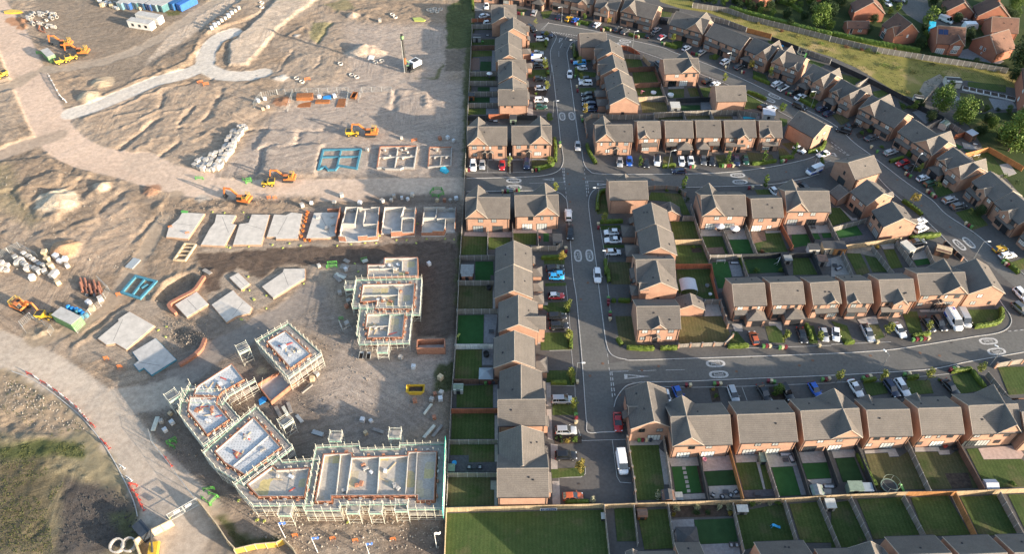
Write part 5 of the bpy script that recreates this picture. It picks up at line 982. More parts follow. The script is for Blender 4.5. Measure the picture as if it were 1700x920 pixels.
mat('van_blue', (.02,.09,.42), .35, .05, 2); mat('van_purple', (.10,.03,.35), .35, .05, 2)
def vanmark(o, mt, x0, x1, z0, z1, nm='livery'):
    m = MB().mat(mt)
    for s in (-1,1): m = MB().mat(mt).b2(x0,x1,s*1.008-.008,s*1.008+.008,z0,z1); m.build(nm, o)
vanmark(v1,'van_blue',-2.45,-1.7,.45,1.02); MB().mat('van_blue').b2(-2.5,-1.75,-.8,.8,2.155,2.175).build('livery', v1); MB().mat('van_blue').b2(-2.63,-2.6,-.85,.85,.6,1.9).build('livery', v1)
vanmark(v2,'van_blue',-2.3,-.9,.55,1.0); m = MB().mat('van_purple'); m.raw([(-2.3,.25,2.2),(-1.5,.25,2.2),(-1.9,.75,2.2)],[(0,1,2)]); m.build('logo', v2); r = MB().mat('steel' if 'steel' in MATS else 'galv')
for y in (-.55,-.25): r.tube([(-2.3,y,2.28),(1.2,y,2.28)],.04,5)
for k in range(9): r.tube([(-2.2+k*.4,-.55,2.28),(-2.2+k*.4,-.25,2.28)],.025,4)
r.build('roof_ladder', v2)
vanmark(v3,'van_blue',.2,2.1,.4,.8); vanmark(v3,'van_blue',-2.2,-.8,.55,.95); MB().mat('van_blue').b2(1.55,2.1,-.6,.6,1.1,1.125).build('livery', v3)
# ---------------------------------------------------------------- building site: one terrain sheet with real relief
import numpy as np
M1=C(0,0,7.669);M2=C(550,120,6.133);M3=C(160,0,9.444);M4=C(0,380,5.11);M5=C(300,200,6.573);M6=C(570,420,5.113)
GS = .5; xs = np.arange(-232, 2, GS); ys = np.arange(38, 300, GS); GX, GY = np.meshgrid(xs, ys)
def vn(x, y, sc, seed):
    x = x*sc+seed*17.3; y = y*sc+seed*9.7; xi = np.floor(x).astype(np.int64); yi = np.floor(y).astype(np.int64); fx = x-xi; fy = y-yi
    fx = fx*fx*(3-2*fx); fy = fy*fy*(3-2*fy)
    def hsh(a, b):
        n = (a*374761393+b*668265263+seed*144665) & 0x7fffffff; n = ((n^(n>>13))*1274126177) & 0x7fffffff; return ((n^(n>>16)) & 0xffff)/65535.0
    return (hsh(xi,yi)*(1-fx)+hsh(xi+1,yi)*fx)*(1-fy)+(hsh(xi,yi+1)*(1-fx)+hsh(xi+1,yi+1)*fx)*fy
def fbm(x, y, sc, seed, o=4): return sum(vn(x,y,sc*2**i,seed+i)/2**i for i in range(o))/sum(1/2**i for i in range(o))
WX = GX+(fbm(GX,GY,.30,3)-.5)*2.0+(vn(GX,GY,1.1,13)-.5)*.7; WY = GY+(fbm(GX,GY,.30,8)-.5)*2.0+(vn(GX,GY,1.1,19)-.5)*.7
def seg_d(X, Y, pts, closed=False):
    D = np.full(X.shape, 1e9); n = len(pts)
    for i in range(n if closed else n-1):
        a, b = pts[i], pts[(i+1)%n]; dx, dy = b[0]-a[0], b[1]-a[1]; L = dx*dx+dy*dy+1e-9
        t = np.clip(((X-a[0])*dx+(Y-a[1])*dy)/L, 0, 1); D = np.minimum(D, np.hypot(X-a[0]-t*dx, Y-a[1]-t*dy))
    return D
def sdp(X, Y, pts):
    ins = np.zeros(X.shape, bool); n = len(pts)
    for i in range(n):
        a, b = pts[i], pts[(i+1)%n]
        c = ((a[1] > Y) != (b[1] > Y)) & (X < (b[0]-a[0])*(Y-a[1])/((b[1]-a[1]) or 1e-9)+a[0]); ins ^= c
    d = seg_d(X, Y, pts, True); return np.where(ins, d, -d)
sst = lambda t: np.clip(t,0,1)**2*(3-2*np.clip(t,0,1))
def pl(cr, s): return [tuple(G(cr(*[float(v) for v in t.split(',')])))[:2] for t in s.split()]
COLR = np.zeros(GX.shape+(3,)); COLR[:] = (.27,.205,.145)
ROADM = np.zeros(GX.shape); ROUGH = np.full(GX.shape, .24); HH = np.zeros(GX.shape); FLAT = np.zeros(GX.shape)
big = fbm(GX,GY,.03,21); COLR *= (.82+.36*big)[...,None]; mix_ = sst((fbm(GX,GY,.05,31)-.45)*4)[...,None]; COLR[:] = COLR*(1-mix_*.5)+np.array((.36,.30,.24))*mix_*.5
def zone(cr, s, col, bw=1.0, rough=None, flat=0, sharp=False):
    global COLR
    d = sdp(GX if sharp else WX, GY if sharp else WY, pl(cr, s)); w = sst(d/bw+.5); v = (.9+.2*fbm(GX,GY,.12,5))[...,None]
    COLR = COLR*(1-w[...,None])+np.array(col)*v*w[...,None]
    if rough is not None: ROUGH[:] = ROUGH*(1-w)+rough*w
    if flat: FLAT[:] = np.maximum(FLAT, w)
def road(cr, s, wd, col, bw=1.2, rough=.05, flat=1):
    global COLR
    d = wd/2-seg_d(WX if bw>.8 else GX, WY if bw>.8 else GY, smoothline([Vector((*p,0)) for p in pl(cr, s)],5)); w = sst(d/bw+.5); v = (.86+.28*fbm(GX,GY,.1,6))[...,None]
    COLR = COLR*(1-w[...,None])+np.array(col)*v*w[...,None]; ROUGH[:] = ROUGH*(1-w)+rough*w; ROADM[:] = np.maximum(ROADM, w)
    if flat: FLAT[:] = np.maximum(FLAT, w)
def berm(cr, s, w, h):      # soft ridge (h>0) or trench (h<0)
    d = seg_d(WX, WY, pl(cr, s)); HH[:] += .62*h*np.exp(-(d/(w*.62))**2)*(.35+1.3*fbm(GX,GY,.5,12))
def plateau(cr, s, h, bw=1.6):
    HH[:] += .6*h*sst(sdp(WX, WY, pl(cr, s))/(bw*.6)+.5)
def heap(cr, x, y, r, h, col=None):
    global COLR
    p = G(cr(x,y)); d = np.hypot(WX-p.x, (WY-p.y)*1.1); HH[:] += h*np.clip(1.15-d/r,0,1)**1.1
    if col: w = sst((r*1.05-d)/.8)[...,None]; COLR = COLR*(1-w)+np.array(col)*w
TAN, PALE, DARK, GREY = (.37,.29,.215), (.52,.485,.43), (.115,.085,.066), (.215,.185,.16)
zone(PX, '60,-40 330,-40 340,60 250,110 190,150 120,110 60,30', (.235,.19,.145), 6, .10, 1)
zone(L2, '600,120 1120,120 1120,400 1230,430 1230,900 -100,900 250,560 600,400', (.335,.28,.235), 8, .12)
zone(L2, '0,330 100,330 160,260 250,140 440,0 600,-120 270,-40 130,120 0,230', (.46,.375,.29), 2, .12)
zone(L1, '740,330 960,190 1050,130 1170,40 1227,0 1400,-100 1300,-100 1000,70 840,190', (.44,.36,.28), 2, .12)
zone(L1, '420,590 600,480 1000,420 1227,420 1400,520 1227,700 900,860 700,880 560,760', (.325,.252,.185), 5, .22)
zone(L3, '200,400 420,300 640,110 760,300 600,500 420,560 380,480', (.35,.265,.19), 5, .2)
zone(L3, '-50,480 260,480 420,620 280,700 100,920 -50,900', (.31,.24,.175), 5, .10, 1)
road(L1, '-120,-80 40,160 150,400 230,580 300,700 430,790 640,840 860,905 1000,930', 11, (.52,.39,.295), .6); road(PX, '230,268 330,310 470,316 620,314 790,312', 9.5, (.50,.385,.295), .6); road(L1, '230,355 420,330 600,290 760,220 960,90 1130,-20', 5, (.33,.275,.215))
road(L1, '-60,470 60,430 160,380', 5, (.36,.29,.22)); road(L1, '-80,820 120,740 290,690', 6, (.37,.29,.22)); road(L3, '130,900 330,830 560,680 640,560 760,380 900,130', 4, (.34,.265,.19))
zone(L4, '310,540 400,545 560,540 830,530 850,500 1000,505 1250,500 1300,640 1196,640 930,640 860,700 790,755 640,650 520,800 440,860 370,830', DARK, .8, .16); zone(L5, '-20,500 230,495 340,505 600,490 1200,465 1195,1200 950,1200 960,580 640,590 580,640 -20,640', DARK, .8, .13)
zone(L4, '310,500 830,430 900,440 1300,480 1300,500 850,500 830,530 560,535 380,540', (.30,.245,.19), 1, .04, 1); zone(L5, '0,455 300,460 600,440 1215,420 1215,100 960,125 930,180 0,200', (.25,.20,.16), 2, .05, 1)
zone(L10, '-60,680 300,350 480,330 560,420 760,560 830,600 700,780 560,860 430,880 250,920 220,860 330,800 190,720 0,760', (.29,.235,.18), 1.5, .06, 1); zone(L10, '850,300 960,250 940,180 1080,90 1180,170 1255,170 1400,100 1420,250 1180,420 1000,520 880,440', (.30,.245,.19), 1.0, .05, 1)
zone(L6, '400,170 700,480 1000,580 1210,470 1200,600 1090,780 1100,960 700,1100 200,1000 300,800 520,560 380,470 250,380 330,260', (.235,.20,.17), 5, .06, 1); zone(L6, '600,480 980,500 1210,520 1200,620 1100,700 900,860 500,900 400,760', (.30,.255,.215), 5, .05, 1); zone(L6, '250,300 380,230 440,90 340,260', (.28,.235,.19), 2, .1)
zone(L8, '-200,500 300,-50 460,-50 620,60 700,330 950,400 1000,500 1227,700 1000,920 900,1100 300,1300 0,800 -100,650', (.20,.165,.135), 3, .07, 1)
road(L7, '-200,-140 60,-40 280,90 450,230 600,400 700,520 860,680 1000,820 1180,1010', 13.5, (.43,.365,.295), .7, .03); road(L6, '-330,700 -150,560 60,440 260,330 400,230', 6.5, (.25,.215,.185), 1.6); road(L7, '420,190 660,140 860,100', 8, (.40,.34,.275), 1)
zone(L11, '560,900 640,660 880,460 1200,880 1400,1100 500,1100', (.40,.335,.265), .6, .02, 1)
zone(L9, '-40,560 200,720 1430,700 1435,1000 -200,1000', (.25,.205,.16), 3, .16); zone(L9, '1050,760 1430,740 1430,960 1000,960', (.16,.13,.105), 3, .14)
zone(L7, '-300,-60 60,-10 330,150 470,300 560,420 640,560 700,720 760,960 -300,960', (.22,.19,.115), 2, .22); zone(L7, '-200,420 200,380 300,520 250,700 300,960 -300,960', (.118,.10,.06), 8, .2); zone(L7, '-60,380 180,345 330,335 450,390 430,430 250,430 20,440', (.085,.10,.035), 2, .25); zone(L7, '330,540 500,560 680,640 690,720 640,860 500,960 280,960 300,740', (.085,.075,.068), 3, .16); zone(L7, '560,720 690,700 710,840 640,870', (.10,.105,.05), 2, .2)
zone(L7, '-250,-50 40,-10 300,140 440,280 300,330 150,330 -100,280', (.27,.21,.145), 3, .3)
zone(L2, '1105,30 1260,-40 1260,240 1110,245', (.085,.105,.04), 1, .12); zone(L2, '1195,240 1260,240 1260,900 1190,900', (.12,.12,.055), 1.2, .15); zone(L2, '910,395 1050,395 1085,320 1095,330 1070,400', (.13,.13,.06), 1, .1); zone(L2, '1105,250 1200,245 1190,360 1100,360', (.17,.14,.11), 1.2, .1)
zone(L2, '410,190 430,110 530,110 460,220', (.24,.215,.11), 1.2, .12); zone(L2, '480,20 600,-10 640,40 560,60', (.23,.20,.11), 1.5, .2); zone(L1, '840,55 920,50 910,75 850,75', (.14,.14,.06), 1, .1); zone(L6, '1110,640 1240,590 1230,780 1090,780', (.095,.10,.045), 1.0, .12); zone(L11, '1000,560 1090,560 1200,700 1300,760 1560,740 1680,770 1660,800 1200,860 1100,740', (.09,.10,.045), 1.2, .16); zone(L5, '1195,400 1250,400 1250,1000 1180,1000', (.10,.105,.045), 1, .12); zone(L10, '590,570 650,500 830,560 780,660 690,690', (.13,.11,.09), 1.5, .3)
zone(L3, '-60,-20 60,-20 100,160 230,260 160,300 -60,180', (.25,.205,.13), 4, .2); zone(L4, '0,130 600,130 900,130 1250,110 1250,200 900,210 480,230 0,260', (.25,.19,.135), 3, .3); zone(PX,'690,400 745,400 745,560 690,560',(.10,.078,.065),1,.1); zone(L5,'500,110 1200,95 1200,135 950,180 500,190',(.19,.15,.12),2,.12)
road(L1, '365,575 470,545 640,475 800,412 960,368 1040,325 1052,265 1110,195 1185,165', 6.4, PALE, .5, .05, 1); road(L1, '1030,335 1130,380 1260,385 1340,370', 6.0, PALE, .5, .05, 1)
# relief: fills, scarps, trenches, spoil
plateau(L1, '740,330 960,190 1050,130 1170,40 1227,0 1330,-80 1330,60 1227,110 1040,180 1000,260 970,330 850,370', 1.3); plateau(L2, '0,330 100,330 160,260 250,140 440,0 600,-120 270,-40 130,120 0,230', 1.3); plateau(L1, '600,345 730,300 740,350 660,400', .9); plateau(L1, '-120,470 75,450 215,680 0,780 -120,800', 1.0); plateau(L1, '-100,840 240,800 330,880 300,960 -100,980', 1.0); plateau(L1, '-120,200 10,230 70,400 -120,440', 1.0)
plateau(L2, '180,760 250,740 360,740 480,740 440,900 150,900', 1.1); plateau(L2, '170,700 220,655 330,660 360,730 260,750 130,760', 1.0); plateau(L2, '650,300 480,500 -50,640 -120,560 250,330 420,270', .5, 5); plateau(L3, '60,120 260,20 420,40 330,130 120,200', 1.2); plateau(L3, '160,200 330,220 300,270 190,260', .7)
for cr, s, w, h in ((L1,'0,225 40,300 75,400',1.2,-1.0),(L1,'85,440 150,560 225,690',1.2,-1.0),(L1,'0,785 120,740 225,690',1.0,-.7),(L1,'245,760 330,820 450,895',1.6,1.2),(L1,'590,775 680,690 800,605',1.6,-1.4),(L1,'640,720 720,640',1,.6),(L1,'770,840 830,780 900,730',1.3,-1.1),(L1,'915,650 935,600 985,545',1.1,-1.0),(L1,'930,640 1030,675',1.0,-.8),(L1,'1035,610 1090,540 1125,450',1.4,-1.1),(L1,'810,550 825,480',1.2,-1.0),(L1,'870,440 1010,400 1180,400',1.2,-.9),(L1,'840,570 950,560',1.0,.6),(L1,'600,590 760,560',1.2,.5),(L1,'620,650 820,560',1,.5),(L1,'700,760 820,690',1,.5),(L1,'400,560 460,520 640,430 850,360 960,315 1000,250 1060,165 1150,130',.9,.6),(L1,'430,605 560,560 700,508 830,450 960,410 1050,398',.9,.6),(L1,'1090,330 1095,280 1135,225 1200,190',.9,.6),(L1,'740,330 610,400 500,380 340,400',1.6,.5),
    (L1,'850,690 980,720 1100,650',1.4,.5),(L1,'640,830 700,790 800,820',1.4,.6),(L2,'455,215 490,160 520,110',1.2,-.9),(L2,'260,360 290,310 330,255',1.0,-.8),(L2,'440,350 470,290',1,-.6),(L2,'680,150 740,160',1.2,.4),(L2,'830,550 850,460',1.6,-.9),(L2,'850,455 1010,480 1000,540',1.6,.9),(L2,'690,440 830,460 820,530',1.4,.5),(L2,'100,660 200,650 300,668 600,655',1.1,-.9),(L2,'150,870 170,760 250,745 340,740 365,680',1.3,-.8),(L2,'300,180 390,130 410,160',1,.6),(L2,'480,30 590,60 750,40',1.6,.6),(L2,'-60,470 80,430 240,400',2,.5),
    (L3,'150,115 230,130 290,150',1.4,.7),(L3,'70,110 250,20',1.0,-.8),(L3,'300,120 400,60',1.0,-.7),(L3,'500,215 560,165 640,105',1.6,-1.0),(L3,'380,300 430,275 480,262',1.4,.9),(L3,'430,150 520,90 560,70',1.4,.8),(L3,'690,355 750,300 800,250',1.6,-.9),(L3,'300,230 380,200 480,130',1.4,.7),(L3,'200,330 350,340 440,300',1.6,.5),(L3,'20,330 90,360 160,400',1.4,.6),(L3,'100,260 170,320 290,330',1.6,-.6),(L3,'620,500 690,440 760,420',1.4,.5),(L3,'560,250 660,180',1.6,.5),(L3,'470,360 620,290',1.8,.4),
    (L3,'250,500 300,460',1.2,.5),(L4,'170,150 300,120 420,150',1.2,.7),(L4,'220,210 420,215 520,215',1.0,.5),(L4,'700,150 900,140 1150,120',1.2,.7),(L4,'830,180 900,190',1.2,.6),(L4,'380,700 430,690',1,.5),(L10,'470,330 560,200 660,145 760,120 870,140',1.5,.7),(L10,'620,590 690,620 760,650',1.4,.8),(L10,'330,350 250,420 60,560 -60,640',1.2,.7),(L10,'0,560 170,430 330,330',1.2,-.6),(L10,'560,440 660,480 850,480',1,.4),
    (L7,'60,40 160,110 280,230',1.8,.7),(L7,'200,180 300,260 420,300',1.6,.6),(L7,'0,240 180,270 330,300',2.5,-.8),(L7,'220,400 250,460 400,520 520,540',1.0,.6),(L7,'240,370 290,440 420,490 560,480',.9,.55),(L7,'380,560 460,500 600,540',1.0,.5),(L7,'520,560 640,620 660,680',1.3,.6),(L7,'160,830 240,740',.8,-.4),(L7,'150,800 220,720',.8,-.35),(L7,'300,640 440,510',.9,-.45),(L7,'-60,360 150,330 300,320 440,370',1.6,.6),(L7,'790,380 900,450',1.2,.4),(L9,'120,620 300,740 500,735 900,720 1100,700',1.2,.5),(L11,'700,30 820,200 930,400',1.0,.5)): berm(cr, s, w, h)
HH[:] -= 1.7*sst(sdp(GX,GY,pl(L10,'490,320 560,210 650,165 740,150 800,165 745,250 590,345 575,375'))/1.4+.3)
for cr, x, y, r, h, c in ((L1,525,418,4.2,2.6,(.46,.36,.24)),(L1,450,492,3.6,1.8,(.47,.37,.25)),(L1,655,375,2.6,.8,None),(L2,690,255,4.2,2.6,(.46,.35,.27)),(L2,745,268,2.6,1.6,(.46,.35,.27)),(L2,785,270,1.9,1.1,(.46,.35,.27)),(L2,640,270,3.0,1.0,(.40,.34,.28)),(L2,637,80,3.0,1.8,(.47,.36,.27)),(L2,700,85,2.5,.9,None),(L2,345,180,1.6,.5,PALE),(L3,295,170,5.4,2.8,(.52,.43,.31)),(L3,345,190,3,1.2,(.46,.37,.27)),(L3,335,412,3.8,2.2,(.44,.27,.15)),(L1,95,110,3.8,1.2,(.40,.21,.11)),(L1,60,100,2.6,1.2,(.40,.21,.11)),(L1,110,135,2.4,1.0,(.40,.21,.11)),(L2,270,520,3.2,.9,(.34,.17,.09)),(L3,770,110,3,1.2,(.36,.20,.12)),(L3,520,90,2.5,1.2,(.48,.38,.27)),(L3,280,250,3,.9,None),(L3,830,190,2.5,.8,None),(L8,700,310,1.6,.5,(.45,.36,.22)),(L3,210,840,4,.9,(.30,.24,.17)),(L2,275,400,2.6,.5,PALE),(L4,350,135,2,.6,(.40,.35,.29))): heap(cr, x, y, r, h, c)
HH *= (1-FLAT*.97)*.85
def flatten(cr, s, m=1.0):
    w = sst((sdp(GX,GY,pl(cr, s))+m)/.8); HH[:] *= 1-w; ROUGH[:] *= 1-w*.9
def flatpt(p, r=2.2):
    w = sst((r-np.hypot(GX-p[0],GY-p[1]))/1.0); HH[:] *= 1-w*.0; ROUGH[:] *= 1-w*.7
# ---------------------------------------------------------------- things on the site
SLABS = [(L4,'70,430 90,355 165,290 195,240 370,250 240,445'),(L4,'335,490 400,370 440,320 455,255 550,258 610,262 575,325 610,335 520,500'),(L4,'580,490 630,330 700,320 725,255 865,258 800,490'),(L4,'838,430 895,255 985,262 1030,240 1115,250 1080,445 910,445 905,430'),(L5,'35,440 95,245 185,240 300,238 265,420 200,440'),
    (L4,'550,740 625,700 715,785 645,835'),(L4,'800,810 960,700 970,672 1135,670 1135,745 890,900'),(L10,'880,360 1035,255 1070,295 1165,375 1150,420 1060,440 985,485'),(L10,'625,360 780,265 865,355 710,450'),(L10,'90,595 235,475 230,460 315,405 490,505 290,675 215,630 150,640'),(L10,'330,690 495,590 640,740 465,850 410,800 375,820 340,775 375,750')]
for cr, s in SLABS: flatten(cr, s)
for cr, s in ((L5,'280,470 330,190 620,190 590,470'),(L5,'600,430 630,170 890,170 880,440'),(L5,'910,430 930,170 1195,170 1185,430'),(L2,'450,870 470,750 680,750 660,860'),(L2,'745,860 765,735 965,735 945,860'),(L2,'1010,850 1015,740 1140,740 1135,845'),(L3,'600,630 690,540 800,570 715,665'),(L6,'560,130 1060,20 1200,580 650,620'),(L8,'0,450 500,100 860,0 1227,200 950,460 800,560 1000,900 200,1000'),(L9,'-200,300 150,-50 500,200 560,160 1420,150 1420,720 150,720'),(L3,'60,520 110,400 380,470 200,600'),(L1,'970,880 1010,780 1210,640 1240,760 1130,880'),(M3,'300,170 320,0 1600,-40 1400,170 900,500 480,430')): flatten(cr, s, .4)
lum_ = COLR.mean(-1,keepdims=True); COLR = (COLR*.84+lum_*.16)*np.array((1.03,.985,.945)); h2 = HH+ROUGH*(fbm(GX,GY,.55,41,3)-.5)*1.7+ROUGH*(fbm(GX,GY,.14,47,2)-.5)*2.2+ROUGH*(fbm(GX,GY,1.15,53,2)-.5)*.85-.06
brd = np.interp(GY, [p.y for p in BG[::-1]], [p.x for p in BG[::-1]]); h2 = np.where(GX > brd-.3, -.35, h2)
nx, ny = len(xs), len(ys); N_ = nx*ny; me = bpy.data.meshes.new('site_ground'); me.vertices.add(N_)
me.vertices.foreach_set('co', np.stack([GX,GY,h2],-1).astype(np.float32).ravel())
ii = (np.arange(ny-1)[:,None]*nx+np.arange(nx-1)[None,:]).ravel(); qd = np.stack([ii,ii+1,ii+nx+1,ii+nx],-1).astype(np.int32); nf = len(ii)
me.loops.add(nf*4); me.loops.foreach_set('vertex_index', qd.ravel()); me.polygons.add(nf); me.polygons.foreach_set('loop_start', (np.arange(nf)*4).astype(np.int32)); me.polygons.foreach_set('use_smooth', np.ones(nf,bool)); me.update(calc_edges=True)
ca = me.color_attributes.new('soil','FLOAT_COLOR','POINT'); ca.data.foreach_set('color', np.concatenate([COLR,(1-.85*ROADM)[...,None]],-1).astype(np.float32).ravel())
m = bpy.data.materials.new('site_soil'); t = NT(m); at = t.new('ShaderNodeAttribute'); at.attribute_name = 'soil'; p = t.pos(); n1 = t.noise(p,.8,5,.65); n2 = t.noise(p,3.5,5,.7); n3 = t.noise(p,14,3)
tk = []
for a_, sd in ((.55,0),(-.35,40),(1.5,80)):
    m1 = t.new('ShaderNodeMapping'); m1.inputs['Rotation'].default_value = (0,0,a_); t.link(p, m1.inputs[0]); mp = t.new('ShaderNodeMapping'); mp.inputs['Scale'].default_value = (.10,1.15,1); mp.inputs['Location'].default_value = (sd,sd,0); t.link(m1.outputs[0], mp.inputs[0]); d_ = t.new('ShaderNodeTexNoise'); d_.inputs['Scale'].default_value = 1.0; d_.inputs['Detail'].default_value = 3; d_.inputs['Distortion'].default_value = .8; t.link(mp.outputs[0], d_.inputs['Vector']); tk.append(d_.outputs['Fac'])
sl_ = t.noise(p,.05,3); trk = t.mix(t.ramp(sl_,[(.44,(0,0,0)),(.5,(1,1,1))]), tk[0], tk[1]); trk = t.mix(t.ramp(sl_,[(.56,(0,0,0)),(.62,(1,1,1))]), trk, tk[2])
col = t.mix(1.0, at.outputs['Color'], t.ramp(n1,[(.3,(.80,.79,.78)),(.7,(1.18,1.18,1.17))]), 'MULTIPLY'); col = t.mix(1.0, col, t.mix(at.outputs['Alpha'], t.ramp(n2,[(.32,(.92,)*3),(.68,(1.07,)*3)]), t.ramp(n2,[(.32,(.72,)*3),(.68,(1.25,)*3)])), 'MULTIPLY'); col = t.mix(1.0, col, t.mix(at.outputs['Alpha'], (1.0,1.0,1.0), t.ramp(trk,[(.34,(.84,.835,.83)),(.5,(1,1,1)),(.64,(1.12,1.12,1.11))])), 'MULTIPLY'); col = t.mix(1.0, col, t.ramp(n3,[(.3,(.84,)*3),(.72,(1.16,)*3)]), 'MULTIPLY')
t.link(col, t.b.inputs['Base Color']); t.b.inputs['Roughness'].default_value = .97; t.b.inputs['Specular IOR Level'].default_value = .1; t.bump(t.math('MULTIPLY', t.math('ADD', n2, t.math('MULTIPLY', trk, .9)), at.outputs['Alpha']),.75,.15); MATS['site_soil'] = m
me.materials.append(m); struct(link('site_ground', me))
def HT(x, y):
    i = int(min(max((x-xs[0])/GS,0),nx-1)); j = int(min(max((y-ys[0])/GS,0),ny-1)); return float(h2[j,i])
def T(cr, x, y, dz=0):
    p = G(cr(x,y)); h = HT(p.x,p.y); p = G(cr(x,y), h); return Vector((p.x,p.y,HT(p.x,p.y)+dz))
mat('concrete', (.50,.455,.40), .85, .14, .8, fine=6); mat('concrete_cool', (.42,.40,.375), .85, .16, .8, fine=6); mat('block_white', (.42,.39,.35), .9, .14, 2, fine=9); mat('block_grey', (.33,.31,.285), .9, .16, 2, fine=9); mat('site_brick', (.34,.155,.095), .9, .25, 2, fine=10)
mat('edge_brick', (.36,.235,.155), .9, .2, 2); mat('timber_new', (.50,.39,.25), .85, .2, 2); mat('steel', (.42,.43,.42), .45, .15, 3, metal=.4); mat('scaffold_board', (.30,.27,.24), .9, .22, 1.2, fine=6); mat('net_green', (.20,.36,.28), .8, .3, 1.5); mat('net_bright', (.04,.42,.33), .7, .2, 1.5); mat('pole', (.58,.57,.48), .5, .15, 2)
mat('blue_foam', (.055,.19,.26), .7, .2, 2); mat('blue_bright', (.03,.25,.62), .5, .15, 2); mat('rust', (.26,.10,.035), .8, .3, 2); mat('orange_mach', (.55,.17,.045), .45, .12, 2); mat('yellow_mach', (.58,.38,.04), .45, .12, 2); mat('mach_dark', (.035,.035,.035), .7, .2, 3); mat('green_plastic', (.10,.34,.07), .5, .15, 2); mat('lime', (.38,.42,.10), .6, .15, 2); mat('red_plastic', (.48,.07,.05), .5, .15, 2); mat('white_plastic', (.70,.70,.68), .5, .12, 2); mat('wrap', (.55,.56,.57), .3, .2, 3); mat('terracotta', (.31,.135,.085), .8, .2, 3); mat('cabin_roof', (.40,.385,.36), .8, .2, .8); mat('cabin_white', (.62,.60,.56), .6, .06, 1); mat('green_cabin', (.14,.27,.12), .6, .12, 1)
def spotted(name, base, spot, sc):
    m = bpy.data.materials.new(name); t = NT(m); p = t.pos(); v = t.new('ShaderNodeTexVoronoi'); v.inputs['Scale'].default_value = sc; v.inputs['Randomness'].default_value = .25; v.voronoi_dimensions = '2D'; t.link(p, v.inputs['Vector'])
    col = t.mix(t.ramp(v.outputs['Distance'],[(.16,(1,1,1)),(.24,(0,0,0))]), base, spot); col = t.mix(1.0, col, t.ramp(t.noise(p,.9,4),[(.3,(.85,)*3),(.7,(1.12,)*3)]), 'MULTIPLY'); t.link(col, t.b.inputs['Base Color']); t.b.inputs['Roughness'].default_value = .6; MATS[name] = m
spotted('insul', (.47,.475,.475), (.27,.28,.29), 1.7)
m = bpy.data.materials.new('ply'); t = NT(m); p = t.pos(); bt = t.new('ShaderNodeTexVoronoi'); bt.inputs['Scale'].default_value = .55; bt.distance = 'CHEBYCHEV'; bt.inputs['Randomness'].default_value = .45; t.link(p, bt.inputs['Vector'])
sp_ = t.new('ShaderNodeSeparateColor'); t.link(bt.outputs['Color'], sp_.inputs[0]); col = t.ramp(sp_.outputs[0],[(.0,(.36,.325,.28)),(.74,(.42,.375,.315)),(.82,(.47,.38,.16)),(.97,(.40,.34,.26))]); col = t.mix(1.0, col, t.ramp(t.noise(p,3,4),[(.3,(.8,)*3),(.7,(1.15,)*3)]),'MULTIPLY'); t.link(col, t.b.inputs['Base Color']); MATS['ply'] = m
SG_ = 'on the building site'
def ccw(pp):
    a = sum(pp[i][0]*pp[(i+1)%len(pp)][1]-pp[(i+1)%len(pp)][0]*pp[i][1] for i in range(len(pp))); return pp if a > 0 else pp[::-1]
def wpoly(cr, s, z=0): return ccw([Vector(G(cr(*[float(v) for v in t.split(',')]), z)) for t in s.split()])
def offc(pts, w):      # outward offset of a closed ccw polygon
    n = len(pts); out = []
    for i in range(n):
        a, b, c = pts[i-1], pts[i], pts[(i+1)%n]; d0 = Vector((b.x-a.x,b.y-a.y)).normalized(); d1 = Vector((c.x-b.x,c.y-b.y)).normalized(); n0 = Vector((d0.y,-d0.x)); n1 = Vector((d1.y,-d1.x)); m = n0+n1
        m = m.normalized() if m.length > .05 else n0; out.append(Vector((b.x,b.y))+m*w/max(.4,m.dot(n0)))
    return out
SLD = ['outermost pale slab with green tarpaulin','stepped pale slab second from timber frame','stepped slab with hose coil on it','pale slab beside the orange buckets','slab with first block courses and planks','small square garage slab','long slab with angled end','pale slab with curved front','square slab beside the sunken pit','large L-shaped pale slab','blue edged slab nearest the scaffold']
for (cr, s), ds in zip(SLABS, SLD):
    pp = wpoly(cr, s, .45); c = sum(pp, Vector())/len(pp); o = empty('foundation_slab', (c.x,c.y,0)); lo = [p-c for p in pp]
    i_ = offc([Vector((p.x,p.y,0)) for p in lo], -.12)
    MB().mat('edge_brick' if 'blue' not in ds else 'blue_foam').prism([(p.x,p.y) for p in lo], -.1, .38).build('brick_edge', o); k = MB().mat('concrete' if 'blue' not in ds else 'concrete_cool').prism([(p.x,p.y) for p in i_], .3, .47).build('slab', o)
    md = [(a.lerp(b,.5)) for a, b in zip(lo, lo[1:]+lo[:1])]; st = MB().mat('mach_dark'); a, b = md[0]*.75, md[len(md)//2]*.75; st.wallstrip([a,b],.07,.47,.475); st.build('joint_line', o)
    reg(o, ds, 'on the building site', 'slab', 'foundation slabs')
def edgewall(m, a, b, t, z0, z1, e=0):
    d = (b-a).normalized(); m.wallstrip([a-d*e, b+d*e], t, z0, z1)
